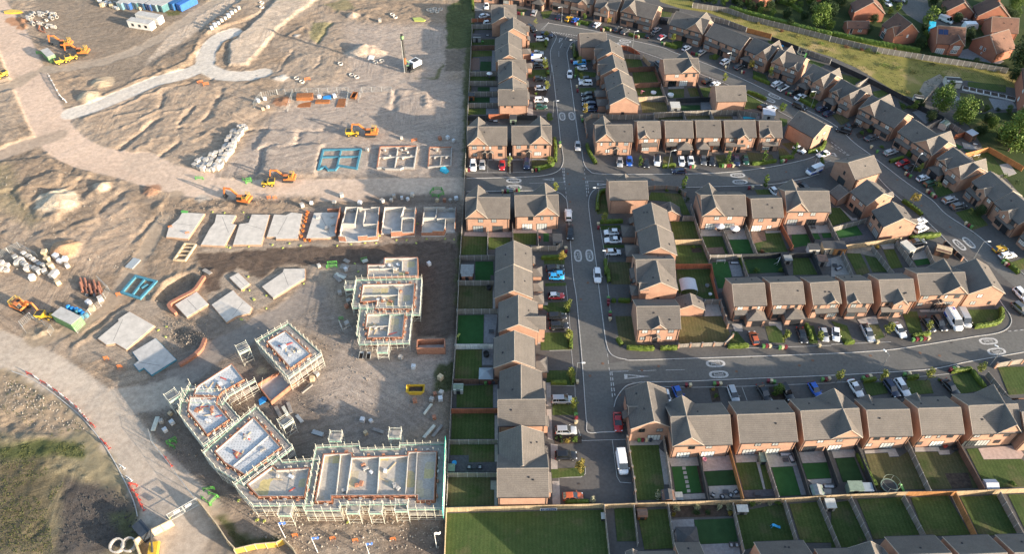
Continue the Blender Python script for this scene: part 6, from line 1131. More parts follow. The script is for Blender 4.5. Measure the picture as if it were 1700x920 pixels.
# blue insulated footing frames and brick footings
def frame(name, cr, s, rails, mt, h, w, desc, cat='footings', inner=None):
    pp = wpoly(cr, s, h); o = empty(name, (*(sum(pp,Vector())/len(pp)).xy,0)); c = Vector(o.location); m = MB().mat(mt)
    n = len(pp)
    for i in range(n): edgewall(m, pp[i]-c, pp[(i+1)%n]-c, w, -.1, h, w/2-.01 if i%2 else -w/2)
    for sg in (-1,1): pass
    m.build('outer_wall', o)
    if name == 'brick_footing':
        top = max(range(n), key=lambda i: pp[i].y+pp[(i+1)%n].y); lf = min(range(n), key=lambda i: pp[i].x+pp[(i+1)%n].x); bk = MB().mat('site_brick')
        for i in (top, lf): edgewall(bk, pp[i]-c, pp[(i+1)%n]-c, w+.04, h-.2, h+.05)
        bk.build('brick_course', o)
    k = MB().mat(inner or mt)
    for a, b in rails: edgewall(k, G(cr(*a),h)-c, G(cr(*b),h)-c, w*.8, -.1, h-.03)
    k.build('inner_wall', o); o['label'] = desc; o['category'] = cat; o['group'] = 'footings'
frame('footing_frame', L2, '480,760 672,757 650,855 560,840 540,862 505,862 490,845 455,860', [((570,765),(548,855)),((475,797),(660,795))], 'blue_foam', .4, .55, 'blue insulated footing frame with four bays near the excavator')
frame('footing_frame', L10, '355,158 495,195 385,312 258,270', [((415,180),(330,290)),((395,240),(440,215))], 'blue_foam', .4, .6, 'narrow blue footing frame near the sunken pit')
frame('brick_footing', L2, '770,745 958,742 940,852 890,848 870,858 795,856 780,850 755,852', [((860,750),(845,850)),((765,798),(948,795))], 'block_grey', .6, .3, 'wide brick footing full of loose blocks', inner='block_white')
frame('brick_footing', L2, '1022,748 1135,748 1130,840 1015,848', [((1018,795),(1132,792)),((1080,795),(1076,842))], 'block_grey', .6, .3, 'narrow brick footing beside the estate fence', inner='block_grey')
frame('timber_shuttering', L4, '215,475 295,485 215,605 130,600', [((197,500),(277,510)),((180,530),(258,540)),((160,560),(238,570))], 'timber_new', .5, .35, 'ladder shaped timber shuttering beside slabs')
# half-built ground floors in the row
def shell_house(cr, outer, gaps, inner, h, desc):
    pts = [G(cr(*[float(v) for v in t.split(',')]),0) for t in outer.split()]; c = sum(pts,Vector())/len(pts); o = empty('half_built_house', (c.x,c.y,0)); pts = [p-c for p in pts]; pts2 = ccw(pts)
    MB().mat('concrete_cool').prism([(p.x,p.y) for p in offc(pts2,.1)], -.1, .3).build('floor', o); n = len(pts); B = MB().mat('site_brick'); W = MB().mat('block_white')
    for i in range(n):
        if i in gaps: continue
        a, b = pts[i], pts[(i+1)%n]; d = (b-a).normalized(); nn = Vector((-d.y,d.x,0)); 
        L = (b-a).length; k = max(1,int(L/2.2))
        for j in range(k):
            p, q_ = a.lerp(b,j/k), a.lerp(b,(j+1)/k); hh = h*(1 if (j+i)%3 else .72); edgewall(B, p, q_, .12, 0, hh-.12); edgewall(W, p+nn*.16*SGN, q_+nn*.16*SGN, .12, .25, hh+.03)
    B.build('brick_leaf', o); W.build('block_leaf', o); I = MB().mat('block_white')
    for a, b in inner: edgewall(I, G(cr(*a))-c, G(cr(*b))-c, .14, .25, h+.02)
    I.build('inner_wall', o); reg(o, desc, 'in the row by the haul road', 'half-built house', 'half-built houses')
SGN = -1
shell_house(L5, '292,465 345,238 605,240 585,455 440,468 345,470', (4,), [((325,365),(415,370)),((415,370),(440,240)),((480,370),(495,262)),((480,370),(590,372))], 1.9, 'largest half-built shell with open front')
shell_house(L5, '615,408 640,240 882,238 865,425 690,432 690,408', (5,), [((765,320),(790,240)),((765,320),(865,322)),((770,400),(775,320))], 1.9, 'half-built shell with low white block walls')
shell_house(L5, '920,425 940,240 1185,240 1178,395 1105,398 1090,425', (3,), [((1030,320),(1042,240)),((930,322),(1035,322)),((1100,395),(1105,330)),((1040,330),(1180,325))], 1.9, 'half-built shell nearest the estate fence')
o = MB().mat('site_brick'); edgewall(o, G(L5(305,238)), G(L5(268,422)), .25, 0, 1.7); edgewall(o, G(L5(305,238)), G(L5(205,240)), .25, 0, 1.2); o = o.build('brick_wall'); o['label'] = 'new brick wall corner on the slab with planks'; o['category'] = 'wall'
def parapet(cr, s, w, h, desc, double=True):
    pts = smoothline([G(cr(*[float(v) for v in t.split(',')]),h) for t in s.split()],3); m = MB().mat('site_brick').wallstrip(pts, w, -1.6, h); m.mat('terracotta').wallstrip(pts, w+.12, h, h+.08); o = m.build('retaining_wall'); o['label'] = desc; o['category'] = 'wall'; o['group'] = 'red brick retaining walls'
parapet(L10, '633,415 585,360 660,310 755,260 795,210 830,158', .7, .8, 'red brick retaining wall around the sunken pit'); parapet(L10, '657,775 730,730 800,672 822,630 836,592', .7, .8, 'red brick retaining wall beside the blue edged slab')
def garage_box(cr, s, h, desc, fl='concrete_cool', back=1.0):
    pp = wpoly(cr, s); c = sum(pp,Vector())/len(pp); o = empty('garage_shell', (c.x,c.y,0)); n = len(pp); m = MB().mat('site_brick')
    for i in range(n): edgewall(m, pp[i]-c, pp[(i+1)%n]-c, .22, 0, h*(back if i==2 else 1), .1)
    m.build('brick_wall', o); MB().mat(fl).prism([(p.x-c.x,p.y-c.y) for p in offc(pp,-.1)], 0, .25).build('floor', o)
    k = MB().mat('block_white'); a, b = pp[2]-c, pp[3]-c
    for f in (.35,.7): q_ = a.lerp(b,f)*.86; k.box((q_.x,q_.y,h/2),(.45,.3,h))
    k.build('pier', o) if False else None
    reg(o, desc, SG_, 'garage', 'unfinished brick garages')
garage_box(L6, '1000,572 1155,572 1155,520 1002,525', 2.2, 'roofless red brick garage below dark topsoil'); garage_box(L8, '693,425 785,540 945,408 850,330', 1.3, 'low brick garage shell between the scaffolds')
# ---- scaffolded shells, built to first floor
pm = MB().mat('pole'); pm.tube([(0,0,0),(0,0,1)],.036,5); POLE = pm.mesh('pole')
def scaffold(pts, region, desc, skip=(), zp=2.3, gap=.35, wd=1.35, top=4.4):
    ZPO[0] += .014; zp += ZPO[0]
    c = sum((Vector((p.x,p.y,0)) for p in pts),Vector())/len(pts); P_ = [Vector((p.x-c.x,p.y-c.y,0)) for p in pts]; a, b = offc(P_,gap), offc(P_,gap+wd); n = len(pts); o = empty('scaffold', (c.x,c.y,0)); np_ = 0; ex = MB().mat('pole')
    for i in range(n):
        if i in skip: continue
        j = (i+1)%n; q4 = [a[i],b[i],b[j],a[j]]; m = MB().mat('scaffold_board'); L = (b[j]-b[i]).length
        for k in range(5):
            l = lambda u, v, t0: u.lerp(v,t0); e0, e1 = k/5+.006, (k+1)/5-.006; m.prism([tuple(l(a[i],b[i],e0)),tuple(l(a[i],b[i],e1)),tuple(l(a[j],b[j],e1)),tuple(l(a[j],b[j],e0))], zp, zp+.05)
        m.build('platform', o)
        if zp > 3: MB().mat('scaffold_board').prism([tuple(v) for v in q4], 2.0+ZPO[0], 2.05+ZPO[0]).build('platform', o)
        Q = lambda p, z: Vector((p.x,p.y,z))
        r = MB().mat('pole')
        for z in (zp+.5, zp+1.0, zp-.1, 1.15, .45)+((2.5,3.0,2.0) if zp>3 else ()): r.tube([Q(b[i],z),Q(b[j],z)],.034,5)
        r.tube([Q(a[i],zp-.1),Q(a[j],zp-.1)],.034,5); r.build('rail', o)
        tb = MB().mat('net_green'); edgewall(tb, Vector((*b[i],0)), Vector((*b[j],0)), .04, zp+.05, zp+.3); tb.build('toe_board', o)
        k = max(1,round(L/1.5)); br = MB().mat('pole')
        for s in range(k+(1 if (j in skip) else 0)):
            for ring, tp in ((b,top+LR.uniform(-.5,.35)),(a,zp+LR.uniform(.2,1.5))):
                p = ring[i].lerp(ring[j], s/k)
                if np_ >= 96: ex.tube([(p.x,p.y,-.1),(p.x,p.y,tp)],.042,5); continue
                q_ = link('pole', POLE, o); q_.location = (p.x,p.y,-.1); q_.scale = (1,1,tp+.1); np_ += 1
            p, q2 = a[i].lerp(a[j],s/k), b[i].lerp(b[j],s/k); br.tube([Q(p,zp-.14),Q(q2,zp-.14)],.03,5)
            if s%3 == 1: p2 = b[i].lerp(b[j],(s+1)/k); br.tube([Q(q2,.1),Q(p2,zp)],.03,5)
        br.build('brace', o)
    for i in range(n):
        if i in skip: continue
        L = (a[(i+1)%n]-a[i]).length
        for f in range(int(L/2.6)):
            p = a[i].lerp(a[(i+1)%n],(f+LR.uniform(.25,.75))/max(1,int(L/2.6))); p = p.lerp(b[i].lerp(b[(i+1)%n],.5),.12); mt = LR.choice(('site_brick','site_brick','site_brick','block_white')); d2 = b[(i+1)%n]-b[i]
            kb = MB().mat(mt)
            for r_ in range(3): kb.box((0,0,.08+r_*.15),(LR.uniform(.4,.75),.32,.14))
            kb = kb.build('brick_stack'); kb.location = (p.x+c.x,p.y+c.y,zp+.05); kb.rotation_euler = (0,0,math.atan2(d2.y,d2.x)+LR.uniform(-.3,.3)); reg(kb, 'red brick stack' if mt=='site_brick' else 'white block stack', 'on boards beside '+SHORT[0], 'brick stack', 'stacks on the scaffold boards')
    if ex.v: ex.build('pole', o)['kind'] = 'stuff'
    reg(o, desc, region, 'scaffold', 'scaffolds'); return o
def raised(cr, s, floor, inner, desc, sdesc, skip=(), zt=2.75, drop=.55, noscaf=False, clutter=8, zp=2.3):
    pp = wpoly(cr, s, zt); c = sum(pp,Vector())/len(pp); o = empty('unfinished_house', (c.x,c.y,0)); lo = [Vector((p.x-c.x,p.y-c.y,0)) for p in pp]; n = len(lo); B = MB().mat('site_brick'); W = MB().mat('block_white'); inn = [Vector((*p,0)) for p in offc(lo,-.17)]
    for i in range(n):
        edgewall(B, lo[i], lo[(i+1)%n], .16, 0, zt+.05-.003*i, .075); edgewall(W, inn[i], inn[(i+1)%n], .1, 0, zt+.02-.003*i, .04)
    B.build('brick_leaf', o); W.build('block_leaf', o); F = MB().mat(floor).prism([(p.x,p.y) for p in offc(lo,-.2)], zt-drop-.2, zt-drop).build('floor_deck', o)
    I = MB().mat('block_white')
    for a, b in inner: edgewall(I, Vector((*(G(cr(*a),zt)-c).xy,0)), Vector((*(G(cr(*b),zt)-c).xy,0)), .15, zt-drop, zt+.03)
    if inner: I.build('inner_wall', o)
    reg(o, desc, 'on the building site', 'unfinished house', 'scaffolded house shells')
    k = MB()
    bx = [p.x for p in inn]; by = [p.y for p in inn]
    cs = [Vector((0,0,0)).lerp(p, LR.uniform(.1,.62)) for p in inn for _ in range(3)]; LR.shuffle(cs)
    for p in cs[:clutter]:
        mt = LR.choice(('timber_new','block_white','block_white','block_grey','site_brick','timber_new','wrap','red_plastic')); q_ = MB().mat(mt); dm = (LR.uniform(1.2,2.6),LR.uniform(.15,.3),.1) if mt in ('timber_new','red_plastic') else (LR.uniform(.5,1.1),LR.uniform(.4,.8),LR.uniform(.25,.6)); q_.box((p.x+c.x,p.y+c.y,zt-drop+dm[2]/2+.02), dm, LR.uniform(0,3.1)); b = q_.build({'timber_new':'plank','red_plastic':'red_strip'}.get(mt,'material_stack'))
        reg(b, {'timber_new':'loose timber plank','block_white':'small stack of white blocks','block_grey':'small stack of grey blocks','site_brick':'small stack of red bricks','wrap':'wrapped grey bundle','red_plastic':'red plastic strip'}[mt], 'lying on '+SHORT[0], 'building materials', 'materials on the new floors')
    if not noscaf: scaffold(pp, 'on the building site', sdesc, skip, zp=zp, top=zp+2.0)
    return o
SHORT = ['']; ZPO = [0]
def rs(short, *a, **k):
    SHORT[0] = short
    if a[0] in (L8,L9): k.setdefault('zt',4.7); k['zp'] = 4.1
    return raised(*a, **k)
rs('the yellow deck','' and 0 or M6, '348,42 630,38 632,195 205,205 205,100 345,100', 'ply', [((215,135),(470,130)),((420,130),(425,160)),((500,60),(498,150))], 'shell with yellow board deck and no scaffold', '', noscaf=True, zt=2.6)
rs('the upper two-room shell', M6, '165,268 605,260 590,475 270,475 285,405 145,415', 'ply', [((160,360),(468,358)),((470,290),(462,445)),((440,290),(470,310))], 'brick shell with white cross walls and L-shaped plan', 'scaffold with a platform tower round the upper shell', skip=())
rs('the three-room shell', M6, '200,518 522,510 500,715 202,722 215,635 185,640', 'ply', [((395,525),(375,700)),((215,628),(385,620))], 'brick shell with three rooms beside two grey skips', 'scaffold round the shell beside two grey skips')
rs('the spotted insulated floor', L8, '748,112 875,38 1045,195 910,292', 'insul', [], 'square shell with spotted white insulated floor', 'scaffold round the square insulated shell', drop=.18)
rs('the upper crescent shell', L8, '275,415 510,262 592,368 440,455 420,485 250,475', 'insul', [], 'crescent shell with three white block stacks', 'scaffold along the upper crescent shell', skip=(3,4), drop=.3, clutter=12)
rs('the cluttered crescent shell', L8, '212,580 225,488 410,490 405,540 490,640 342,745', 'insul', [((225,492),(408,494))], 'crescent shell with cluttered insulated floor', 'scaffold along the outer side of the crescent', skip=(2,), drop=.3, clutter=14)
rs('the large insulated floor', L9, '-35,310 -40,300 -95,240 165,12 345,212 105,395', 'insul', [((30,335),(270,130))], 'large shell with a joint across its insulated floor', 'scaffold round the large insulated shell', drop=.25)
rs('the corner board deck', L9, '120,458 290,335 318,362 535,350 500,540 195,540', 'ply', [], 'corner shell with angled board deck', 'scaffold at the outer corner of the crescent', skip=(), clutter=5)
rs('the widest shell', L9, '628,258 815,250 818,278 1188,268 1190,242 1380,240 1362,565 1250,565 1252,532 682,535 680,572 572,572', 'ply', [((815,280),(780,520)),((1000,275),(985,520)),((1190,270),(1172,520)),((740,265),(712,530)),((1250,245),(1235,530))], 'widest shell with a long board deck', 'long scaffold with green netting along bottom', clutter=14)
nt_ = MB().mat('net_bright'); a, b = G(L9(1438,150),5.2), G(L9(1418,640),5.2); edgewall(nt_, Vector((a.x,a.y,0)), Vector((b.x,b.y,0)), 0.05, 2.4, 5.9); nt_ = nt_.build('debris_net'); nt_['label'] = 'bright turquoise debris netting on the right end of the long scaffold'; nt_['category'] = 'netting'
def tower(cr, x, y, ang, desc, w=2.4, d=2.0, zp=2.3):
    p = G(cr(x,y),zp); o = empty('loading_tower', (p.x,p.y,0), math.radians(ang)); MB().mat('scaffold_board').b2(-w/2,w/2,-d/2,d/2,zp,zp+.06).build('platform', o); r = MB().mat('pole')
    for sx in (-1,1):
        for sy in (-1,1): q_ = link('pole', POLE, o); q_.location = (sx*w/2,sy*d/2,-.1); q_.scale = (1.2,1.2,zp+1.6)
    for z in (.9,zp*.5,zp-.1,zp+.55,zp+1.05):
        for s in (-1,1): r.tube([(-w/2,s*d/2,z),(w/2,s*d/2,z)],.034,5); r.tube([(s*w/2,-d/2,z),(s*w/2,d/2,z)],.034,5)
    r.tube([(-w/2,-d/2,.1),(w/2,-d/2,zp)],.034,5); r.build('rail', o); tb = MB().mat('net_green'); tb.b2(-w/2,w/2,-d/2-.03,-d/2+.01,zp+.06,zp+.5); tb.build('toe_board', o); reg(o, desc, '', 'scaffold tower', 'loading towers')
tower(L9,712,150,0,'left loading tower behind the long scaffold',zp=4.1); tower(L9,1105,130,0,'right loading tower behind the long scaffold',zp=4.1); tower(L6,805,550,0,'loading tower in front of the three-room shell'); tower(L6,620,195,0,'loading tower left of the upper shell'); tower(L8,590,165,35,'loading tower between crescent and square shells',zp=4.1); tower(L8,112,490,45,'loading tower at the left end of the crescent',zp=4.1); tower(L8,880,660,45,'loading tower beside the stacked scaffold boards',zp=4.1); tower(L9,380,640,0,'loading tower below the corner board deck',zp=4.1); tower(L9,830,625,0,'left loading tower in front of the long scaffold',zp=4.1); tower(L9,980,625,0,'middle loading tower in front of the long scaffold',zp=4.1); tower(L9,1150,612,0,'right loading tower in front of the long scaffold',zp=4.1)
# ---- machines
def excavator_meshes():
    out = []; b = MB().mat('mach_dark')
    tr = MB().mat('mach_dark'); tr.ext([(-1.7,.25),(-1.4,.0),(1.4,0),(1.7,.25),(1.7,.55),(1.4,.8),(-1.4,.8),(-1.7,.55)],-.28,.28,'y'); TRK = tr.mesh('track')
    hs = MB().mat('orange_mach'); hs.ext([(-1.9,.95),(-1.95,1.5),(-1.7,1.95),(-.4,2.0),(.2,1.5),(1.2,1.45),(1.25,.95)],-1.2,1.2,'y'); hs.mat('mach_dark').b2(-1.2,-.5,-.9,.9,2.0,2.1); hs.lathe((0,0,.75),[(.7,0),(.7,.22)],12); HS = hs.mesh('upper_body')
    cw = MB().mat('orange_mach'); cw.b2(-2.35,-1.88,-1.25,1.25,1.0,1.75); CW = cw.mesh('counterweight')
    cb = MB().mat('car_glass'); cb.ext([(-.35,1.5),(-.35,2.75),(.85,2.75),(1.25,2.0),(1.25,1.5)],.35,1.2,'y'); cb.mat('orange_mach').b2(-.4,.9,.3,1.24,2.75,2.83); CB = cb.mesh('cab')
    hr = MB().mat('yellow_mach')
    for y in (-1.1,1.1): hr.tube([(-1.9,y,1.9),(-1.9,y,2.9),(-.6,y,2.9),(-.6,y,2.0)],.05,5); hr.tube([(-1.9,y,2.4),(-.6,y,2.4)],.05,5)
    hr.tube([(-1.9,-1.1,2.9),(-1.9,1.1,2.9)],.05,5); hr.tube([(-1.9,-1.1,2.4),(-1.9,1.1,2.4)],.05,5); HR_ = hr.mesh('guard_rail')
    bm = MB().mat('orange_mach'); bm.ext([(.9,1.3),(1.2,1.2),(3.1,3.5),(4.9,3.75),(5.0,3.95),(3.0,4.05),(.9,1.7)],-.42,-.08,'y'); BMm = bm.mesh('boom')
    sk = MB().mat('orange_mach'); sk.ext([(4.75,4.15),(5.15,4.0),(5.75,1.5),(5.5,1.4),(4.75,3.6)],-.4,-.1,'y'); SK = sk.mesh('stick')
    bk = MB().mat('mach_dark'); bk.ext([(5.5,1.5),(5.85,1.4),(5.7,.6),(5.0,.35),(4.7,.75),(5.2,.9)],-.8,.3,'y'); BK = bk.mesh('bucket')
    return [('track',TRK,(0,-.95,0)),('track',TRK,(0,.95,0)),('upper_body',HS,(0,0,0)),('counterweight',CW,(0,0,0)),('cab',CB,(0,0,0)),('guard_rail',HR_,(0,0,0)),('boom',BMm,(0,0,0)),('stick',SK,(0,0,0)),('bucket',BK,(0,0,0))]
EXM = excavator_meshes()
def machine(name, parts, cr, x, y, to, desc, cat, sc=1.0, mir=1):
    p = T(cr,x,y); q_ = G(cr(*to)); o = empty(name, p, math.atan2(q_.y-p.y,q_.x-p.x)); o.scale = (sc,sc*mir,sc)
    for n, me, l in parts: k = link(n, me, o); k.location = l
    o['label'] = desc; o['category'] = cat; o['group'] = cat+'s on the site'; return o
machine('excavator', EXM, M1, 850,590,(620,580), 'orange excavator with arm folded beside the pipe pile', 'excavator')
machine('excavator', EXM, M1, 1060,690,(820,690), 'orange excavator parked behind the yellow dumpers', 'excavator')
machine('excavator', EXM, M2, 400,640,(190,640), 'orange excavator reaching over a dumper above blue footings', 'excavator'); machine('excavator', EXM, M5, 1180,655,(960,650), 'red-orange excavator loading a dumper on the haul road', 'excavator',.9); machine('excavator', EXM, M5, 690,890,(500,860), 'orange excavator below the haul road with bucket down', 'excavator'); machine('excavator', EXM, M4, 195,680,(350,740), 'orange excavator beside the green cabin', 'excavator',1.0,-1)
def dumper_meshes():
    ch = MB().mat('yellow_mach'); ch.b2(-1.7,.4,-.55,.55,.55,1.15); ch.mat('mach_dark').b2(-1.7,1.6,-.4,.4,.4,.62); sk = MB().mat('yellow_mach'); sk.ext([(.25,.95),(.1,1.75),(2.1,1.75),(1.8,.75),(.6,.7)],-.95,.95,'y'); sk.mat('mach_dark').b2(.35,1.9,-.85,.85,1.752,1.765); rb = MB().mat('mach_dark')
    for y in (-.55,.55): rb.tube([(-.9,y,1.1),(-.9,y,2.5),(-.1,y,2.5)],.05,5)
    rb.tube([(-.9,-.55,2.5),(-.9,.55,2.5)],.05,5); rb.b2(-.9,-.45,-.3,.3,1.1,1.5); w = MB().mat('tyre'); w.lathe((0,0,-.18),[(.25,0),(.52,.02),(.55,.18),(.52,.34),(.25,.36)],14); w.mat('yellow_mach').lathe((0,0,-.19),[(0,0),(.25,0),(.25,.38),(0,.38)],10); W_ = w.mesh('wheel')
    return [('chassis',ch.mesh('chassis')),('skip',sk.mesh('skip')),('roll_bar',rb.mesh('roll_bar')),('wheel',W_)]
DM = dumper_meshes()
def dumper(cr, x, y, to, desc, sc=1.0):
    o = machine('dumper', [(n,m,(0,0,0)) for n,m in DM[:3]], cr, x, y, to, desc, 'dumper', sc)
    for wx in (-1.1,1.15):
        for s in (-1,1): k = link('wheel', DM[3][1], o); k.location = (wx,s*.85,.55); k.rotation_euler = (math.pi/2,0,0)
dumper(M1,800,800,(690,830),'yellow dumper front of the parked machines'); dumper(M1,930,755,(830,780),'yellow dumper behind another yellow dumper'); dumper(M2,225,640,(150,640),'yellow dumper under the excavator arm above blue footings'); dumper(M5,960,705,(1060,695),'yellow dumper being loaded on the haul road'); dumper(M4,400,755,(320,750),'yellow dumper beside the green cabin'); dumper(L1,15,395,(60,380),'yellow dumper at the left edge of the site')
# piling rig
p = T(L2,935,350); q_ = G(L2(890,372)); o = empty('piling_rig', p, math.atan2(q_.y-p.y,q_.x-p.x))
for y in (-1.2,1.2): k = link('track', EXM[0][1], o); k.location = (0,y,0); k.scale = (1.4,1.3,1.1)
b = MB().mat('white_plastic'); b.ext([(-3.2,1.0),(-3.2,2.4),(-2.9,2.7),(.3,2.7),(.6,2.2),(.6,1.0)],-1.3,1.3,'y'); b.mat('mach_dark').b2(-2.5,-.4,-.9,.9,2.7,2.76); b.build('body', o); c_ = MB().mat('car_glass'); c_.ext([(.6,1.2),(.6,2.8),(1.3,2.8),(1.7,2.0),(1.7,1.2)],.2,1.3,'y'); c_.build('cab', o)
mm = MB().mat('mach_dark'); mm.b2(2.6,3.15,-.3,.3,.2,13.8); mm.mat('rust').b2(2.5,3.25,-.38,.38,3.2,5.4); mm.mat('green_cabin').b2(2.45,3.3,-.42,.42,12.2,13.2); mm.build('mast', o); j = MB().mat('green_cabin'); j.tube([(.6,0,2.2),(2.7,0,4.6)],.16,6); j.tube([(.4,.5,1.8),(2.7,.1,2.4)],.14,6); j.build('brace', o); au = MB().mat('steel'); au.tube([(3.45,0,.1),(3.45,0,11.8)],.14,7); au.build('auger', o)
o['label'] = 'white piling rig with tall dark mast beside grass strip'; o['category'] = 'piling rig'
# ---- cabins and containers
def container(cr, a, b, wd, h, mt, desc, region, group, cat='container', windows=False, rf=None, nm='shipping_container'):
    p, q_ = T(cr,*a), T(cr,*b); d = q_-p; L = math.hypot(d.x,d.y); o = empty(nm, ((p.x+q_.x)/2,(p.y+q_.y)/2,min(p.z,q_.z)), math.atan2(d.y,d.x)); x = L/2; m = MB().mat(mt); m.b2(-x,x,-wd/2,wd/2,.1,h)
    n = int(L/.5)
    for i in range(n):
        xx = -x+.25+i*.5
        for s in (-1,1): m.b2(xx-.12,xx+.12,s*wd/2-.03,s*wd/2+.03,.25,h-.2)
    m.build('body', o); r = MB().mat(rf or mt); r.b2(-x-.02,x+.02,-wd/2-.02,wd/2+.02,h,h+.06); r.build('roof', o)
    if windows:
        for sx in (-.55,.05,.6): f = MB().mat('frame').b2(sx*x-.5,sx*x+.5,-wd/2-.06,-wd/2-.02,.95,2.0).build('window', o); MB().mat('pane_dark').b2(sx*x-.42,sx*x+.42,-wd/2-.075,-wd/2-.06,1.03,1.92).build('pane', f)
    else:
        for s in (-1,1): dd = MB().mat(mt).b2(-x-.05,-x-.003,s*.05,s*(wd/2-.1),.2,h-.1).build('door', o); MB().mat('steel').b2(-x-.08,-x-.05,s*wd*.2-.02,s*wd*.2+.02,.25,h-.15).b2(-x-.08,-x-.05,s*wd*.35-.02,s*wd*.35+.02,.25,h-.15).build('lock_bar', dd)
    reg(o, desc, region, cat, group); return o
for n, c in dict(c1=(.13,.24,.28), c2=(.03,.10,.28), c3=(.05,.12,.14), c4=(.02,.07,.14), c5=(.03,.08,.22), c6=(.14,.22,.24), c7=(.07,.17,.19), c8=(.02,.10,.26), c9=(.03,.13,.42)).items(): mat('cont_'+n, c, .55, .15, 1.5)
CB_ = [(385,150),(500,150),(620,145),(720,150),(830,165),(925,175),(1020,185),(1190,155),(1310,170)]
for i, (x, y) in enumerate(CB_): container(M3,(x,y),(x+205+i*6,y-130),2.4,2.6,'cont_c%d'%(i+1),'%s shipping container'%('pale blue','navy blue','dark teal','dark green','dark blue','pale grey-green','teal','deep blue','bright blue')[i],'in the row at the top edge','shipping containers',rf='cabin_roof' if i<7 else None)
container(M3,(530,430),(885,490),0.01+2.9,2.7,'cabin_white','white site cabin with dark windows, nearer one','by the blue containers','white site cabins','cabin',True,'cabin_roof','site_cabin').location += Vector((0,1.45,0)); container(M3,(660,330),(1015,400),2.9,2.7,'cabin_white','white site cabin, farther one','by the blue containers','white site cabins','cabin',False,'cabin_roof','site_cabin').location += Vector((0,1.5,0))
container(M4,(520,760),(685,840),2.8,2.7,'green_cabin','green site cabin with grey roof','beside the blue drums',None or 'green cabins','cabin',False,'cabin_roof','site_cabin'); container(M1,(690,790),(600,700),2.4,2.5,'green_cabin','small green container','beside the yellow dumpers','green cabins','container',False,'cabin_roof')
def skip(cr, x, y, ang, mt, desc, sc=1.0):
    o = empty('skip', T(cr,x,y), math.radians(ang)); o.scale = (sc,)*3; m = MB().mat(mt); pr = [(-1.1,0),(1.1,0),(1.8,1.2),(-1.8,1.2)]; m.ext(pr,-.85,-.78,'y'); m.ext(pr,.78,.85,'y'); m.raw([(-1.1,-.8,.02),(1.1,-.8,.02),(1.1,.8,.02),(-1.1,.8,.02),(1.8,-.8,1.2),(1.8,.8,1.2),(-1.8,-.8,1.2),(-1.8,.8,1.2)],[(0,1,2,3),(1,4,5,2),(0,3,7,6)]); m.build('body', o); k = MB().mat('soil'); k.b2(-1.2,1.2,-.76,.76,.1,.55); k.build('rubble', o); r = MB().mat(mt); r.b2(-1.86,1.86,-.92,-.85,1.12,1.24); r.build('rim', o); reg(o, desc, '', 'skip', 'skips')
skip(L6,990,785,0,'yellow_mach','yellow skip on the open yard',1.1); skip(L6,682,588,90,'steel','left grey tipping skip below the scaffold',.55); skip(L6,723,590,90,'steel','right grey tipping skip below the scaffold',.55); skip(M2,235,255,80,'rust','rusty open skip beside the site mesh fence',.9)
# ---- stacks of blocks, pipes, sheets, bits
def pallet_meshes(mt, d=(1.05,1.05,1.15)):
    p = MB().mat('timber_new')
    for y in (-.42,0,.42): p.b2(-.55,.55,y-.06,y+.06,0,.1)
    for x in (-.45,-.15,.15,.45): p.b2(x-.1,x+.1,-.55,.55,.1,.13)
    s = MB().mat(mt)
    for i in range(2):
        for j in range(3): s.b2(-d[0]/2+i*d[0]/2+.01,-d[0]/2+(i+1)*d[0]/2-.01,-d[1]/2,d[1]/2,.14+j*d[2]/3,.14+(j+1)*d[2]/3-.015)
    return p.mesh('pallet'), s.mesh('blocks')
PLM = {k: pallet_meshes(k) for k in ('block_white','block_grey','site_brick','wrap','timber_new','concrete')}
PLD = {'block_white':'pallet of white blocks','block_grey':'pallet of grey blocks','site_brick':'pallet of red bricks','wrap':'wrapped pallet of materials','timber_new':'pallet of new timber','concrete':'pallet of pale concrete blocks'}
def pallet(p, rz, k, region, sc=1.0, desc=None):
    o = empty('block_pallet', p, rz); o.scale = (sc,sc,sc); link('pallet',PLM[k][0],o); link('blocks',PLM[k][1],o); reg(o, desc or PLD[k], region, 'pallet', 'pallets of materials'); return o
def prow(cr, a, b, n, k, region, sc=1.0):
    p, q_ = T(cr,*a), T(cr,*b); rz = math.atan2(q_.y-p.y,q_.x-p.x)
    for i in range(n): c = p.lerp(q_, i/max(1,n-1)); c.z = HT(c.x,c.y); c.x += LR.uniform(-.22,.22); c.y += LR.uniform(-.22,.22); o_ = pallet(c, rz+LR.uniform(-.2,.2), LR.choice((k,k,k,'block_grey','concrete')), region, sc*LR.uniform(.88,1.08)); o_.scale[2] *= LR.uniform(.6,1.15)
LP_ = 'in the long line of pallets'
for a, b, n in (((160,500),(235,450),3),((200,520),(275,465),3),((245,545),(345,400),5),((310,545),(390,385),6),((360,545),(430,470),4),((410,540),(455,490),3),((440,430),(455,365),3),((480,445),(515,385),3),((510,400),(545,365),2),((480,330),(510,240),4),((530,350),(580,240),5),((570,335),(590,260),3),((640,85),(700,85),2),((715,95),(735,90),1)): prow(M5,a,b,n,'block_white' if n%2 else 'concrete',LP_,1.15)
for a, b, n in (((540,210),(590,130),4),((580,220),(640,130),4),((620,220),(680,130),4)): prow(M5,a,b,n,'block_grey',LP_,1.2)
RP = 'in the fenced left compound'
for a, b, n in (((150,260),(215,300),3),((180,285),(330,380),6),((215,230),(380,330),6),((-20,320),(60,320),3),((-20,360),(60,360),3)): prow(M4,a,b,n,'block_white',RP,1.05)
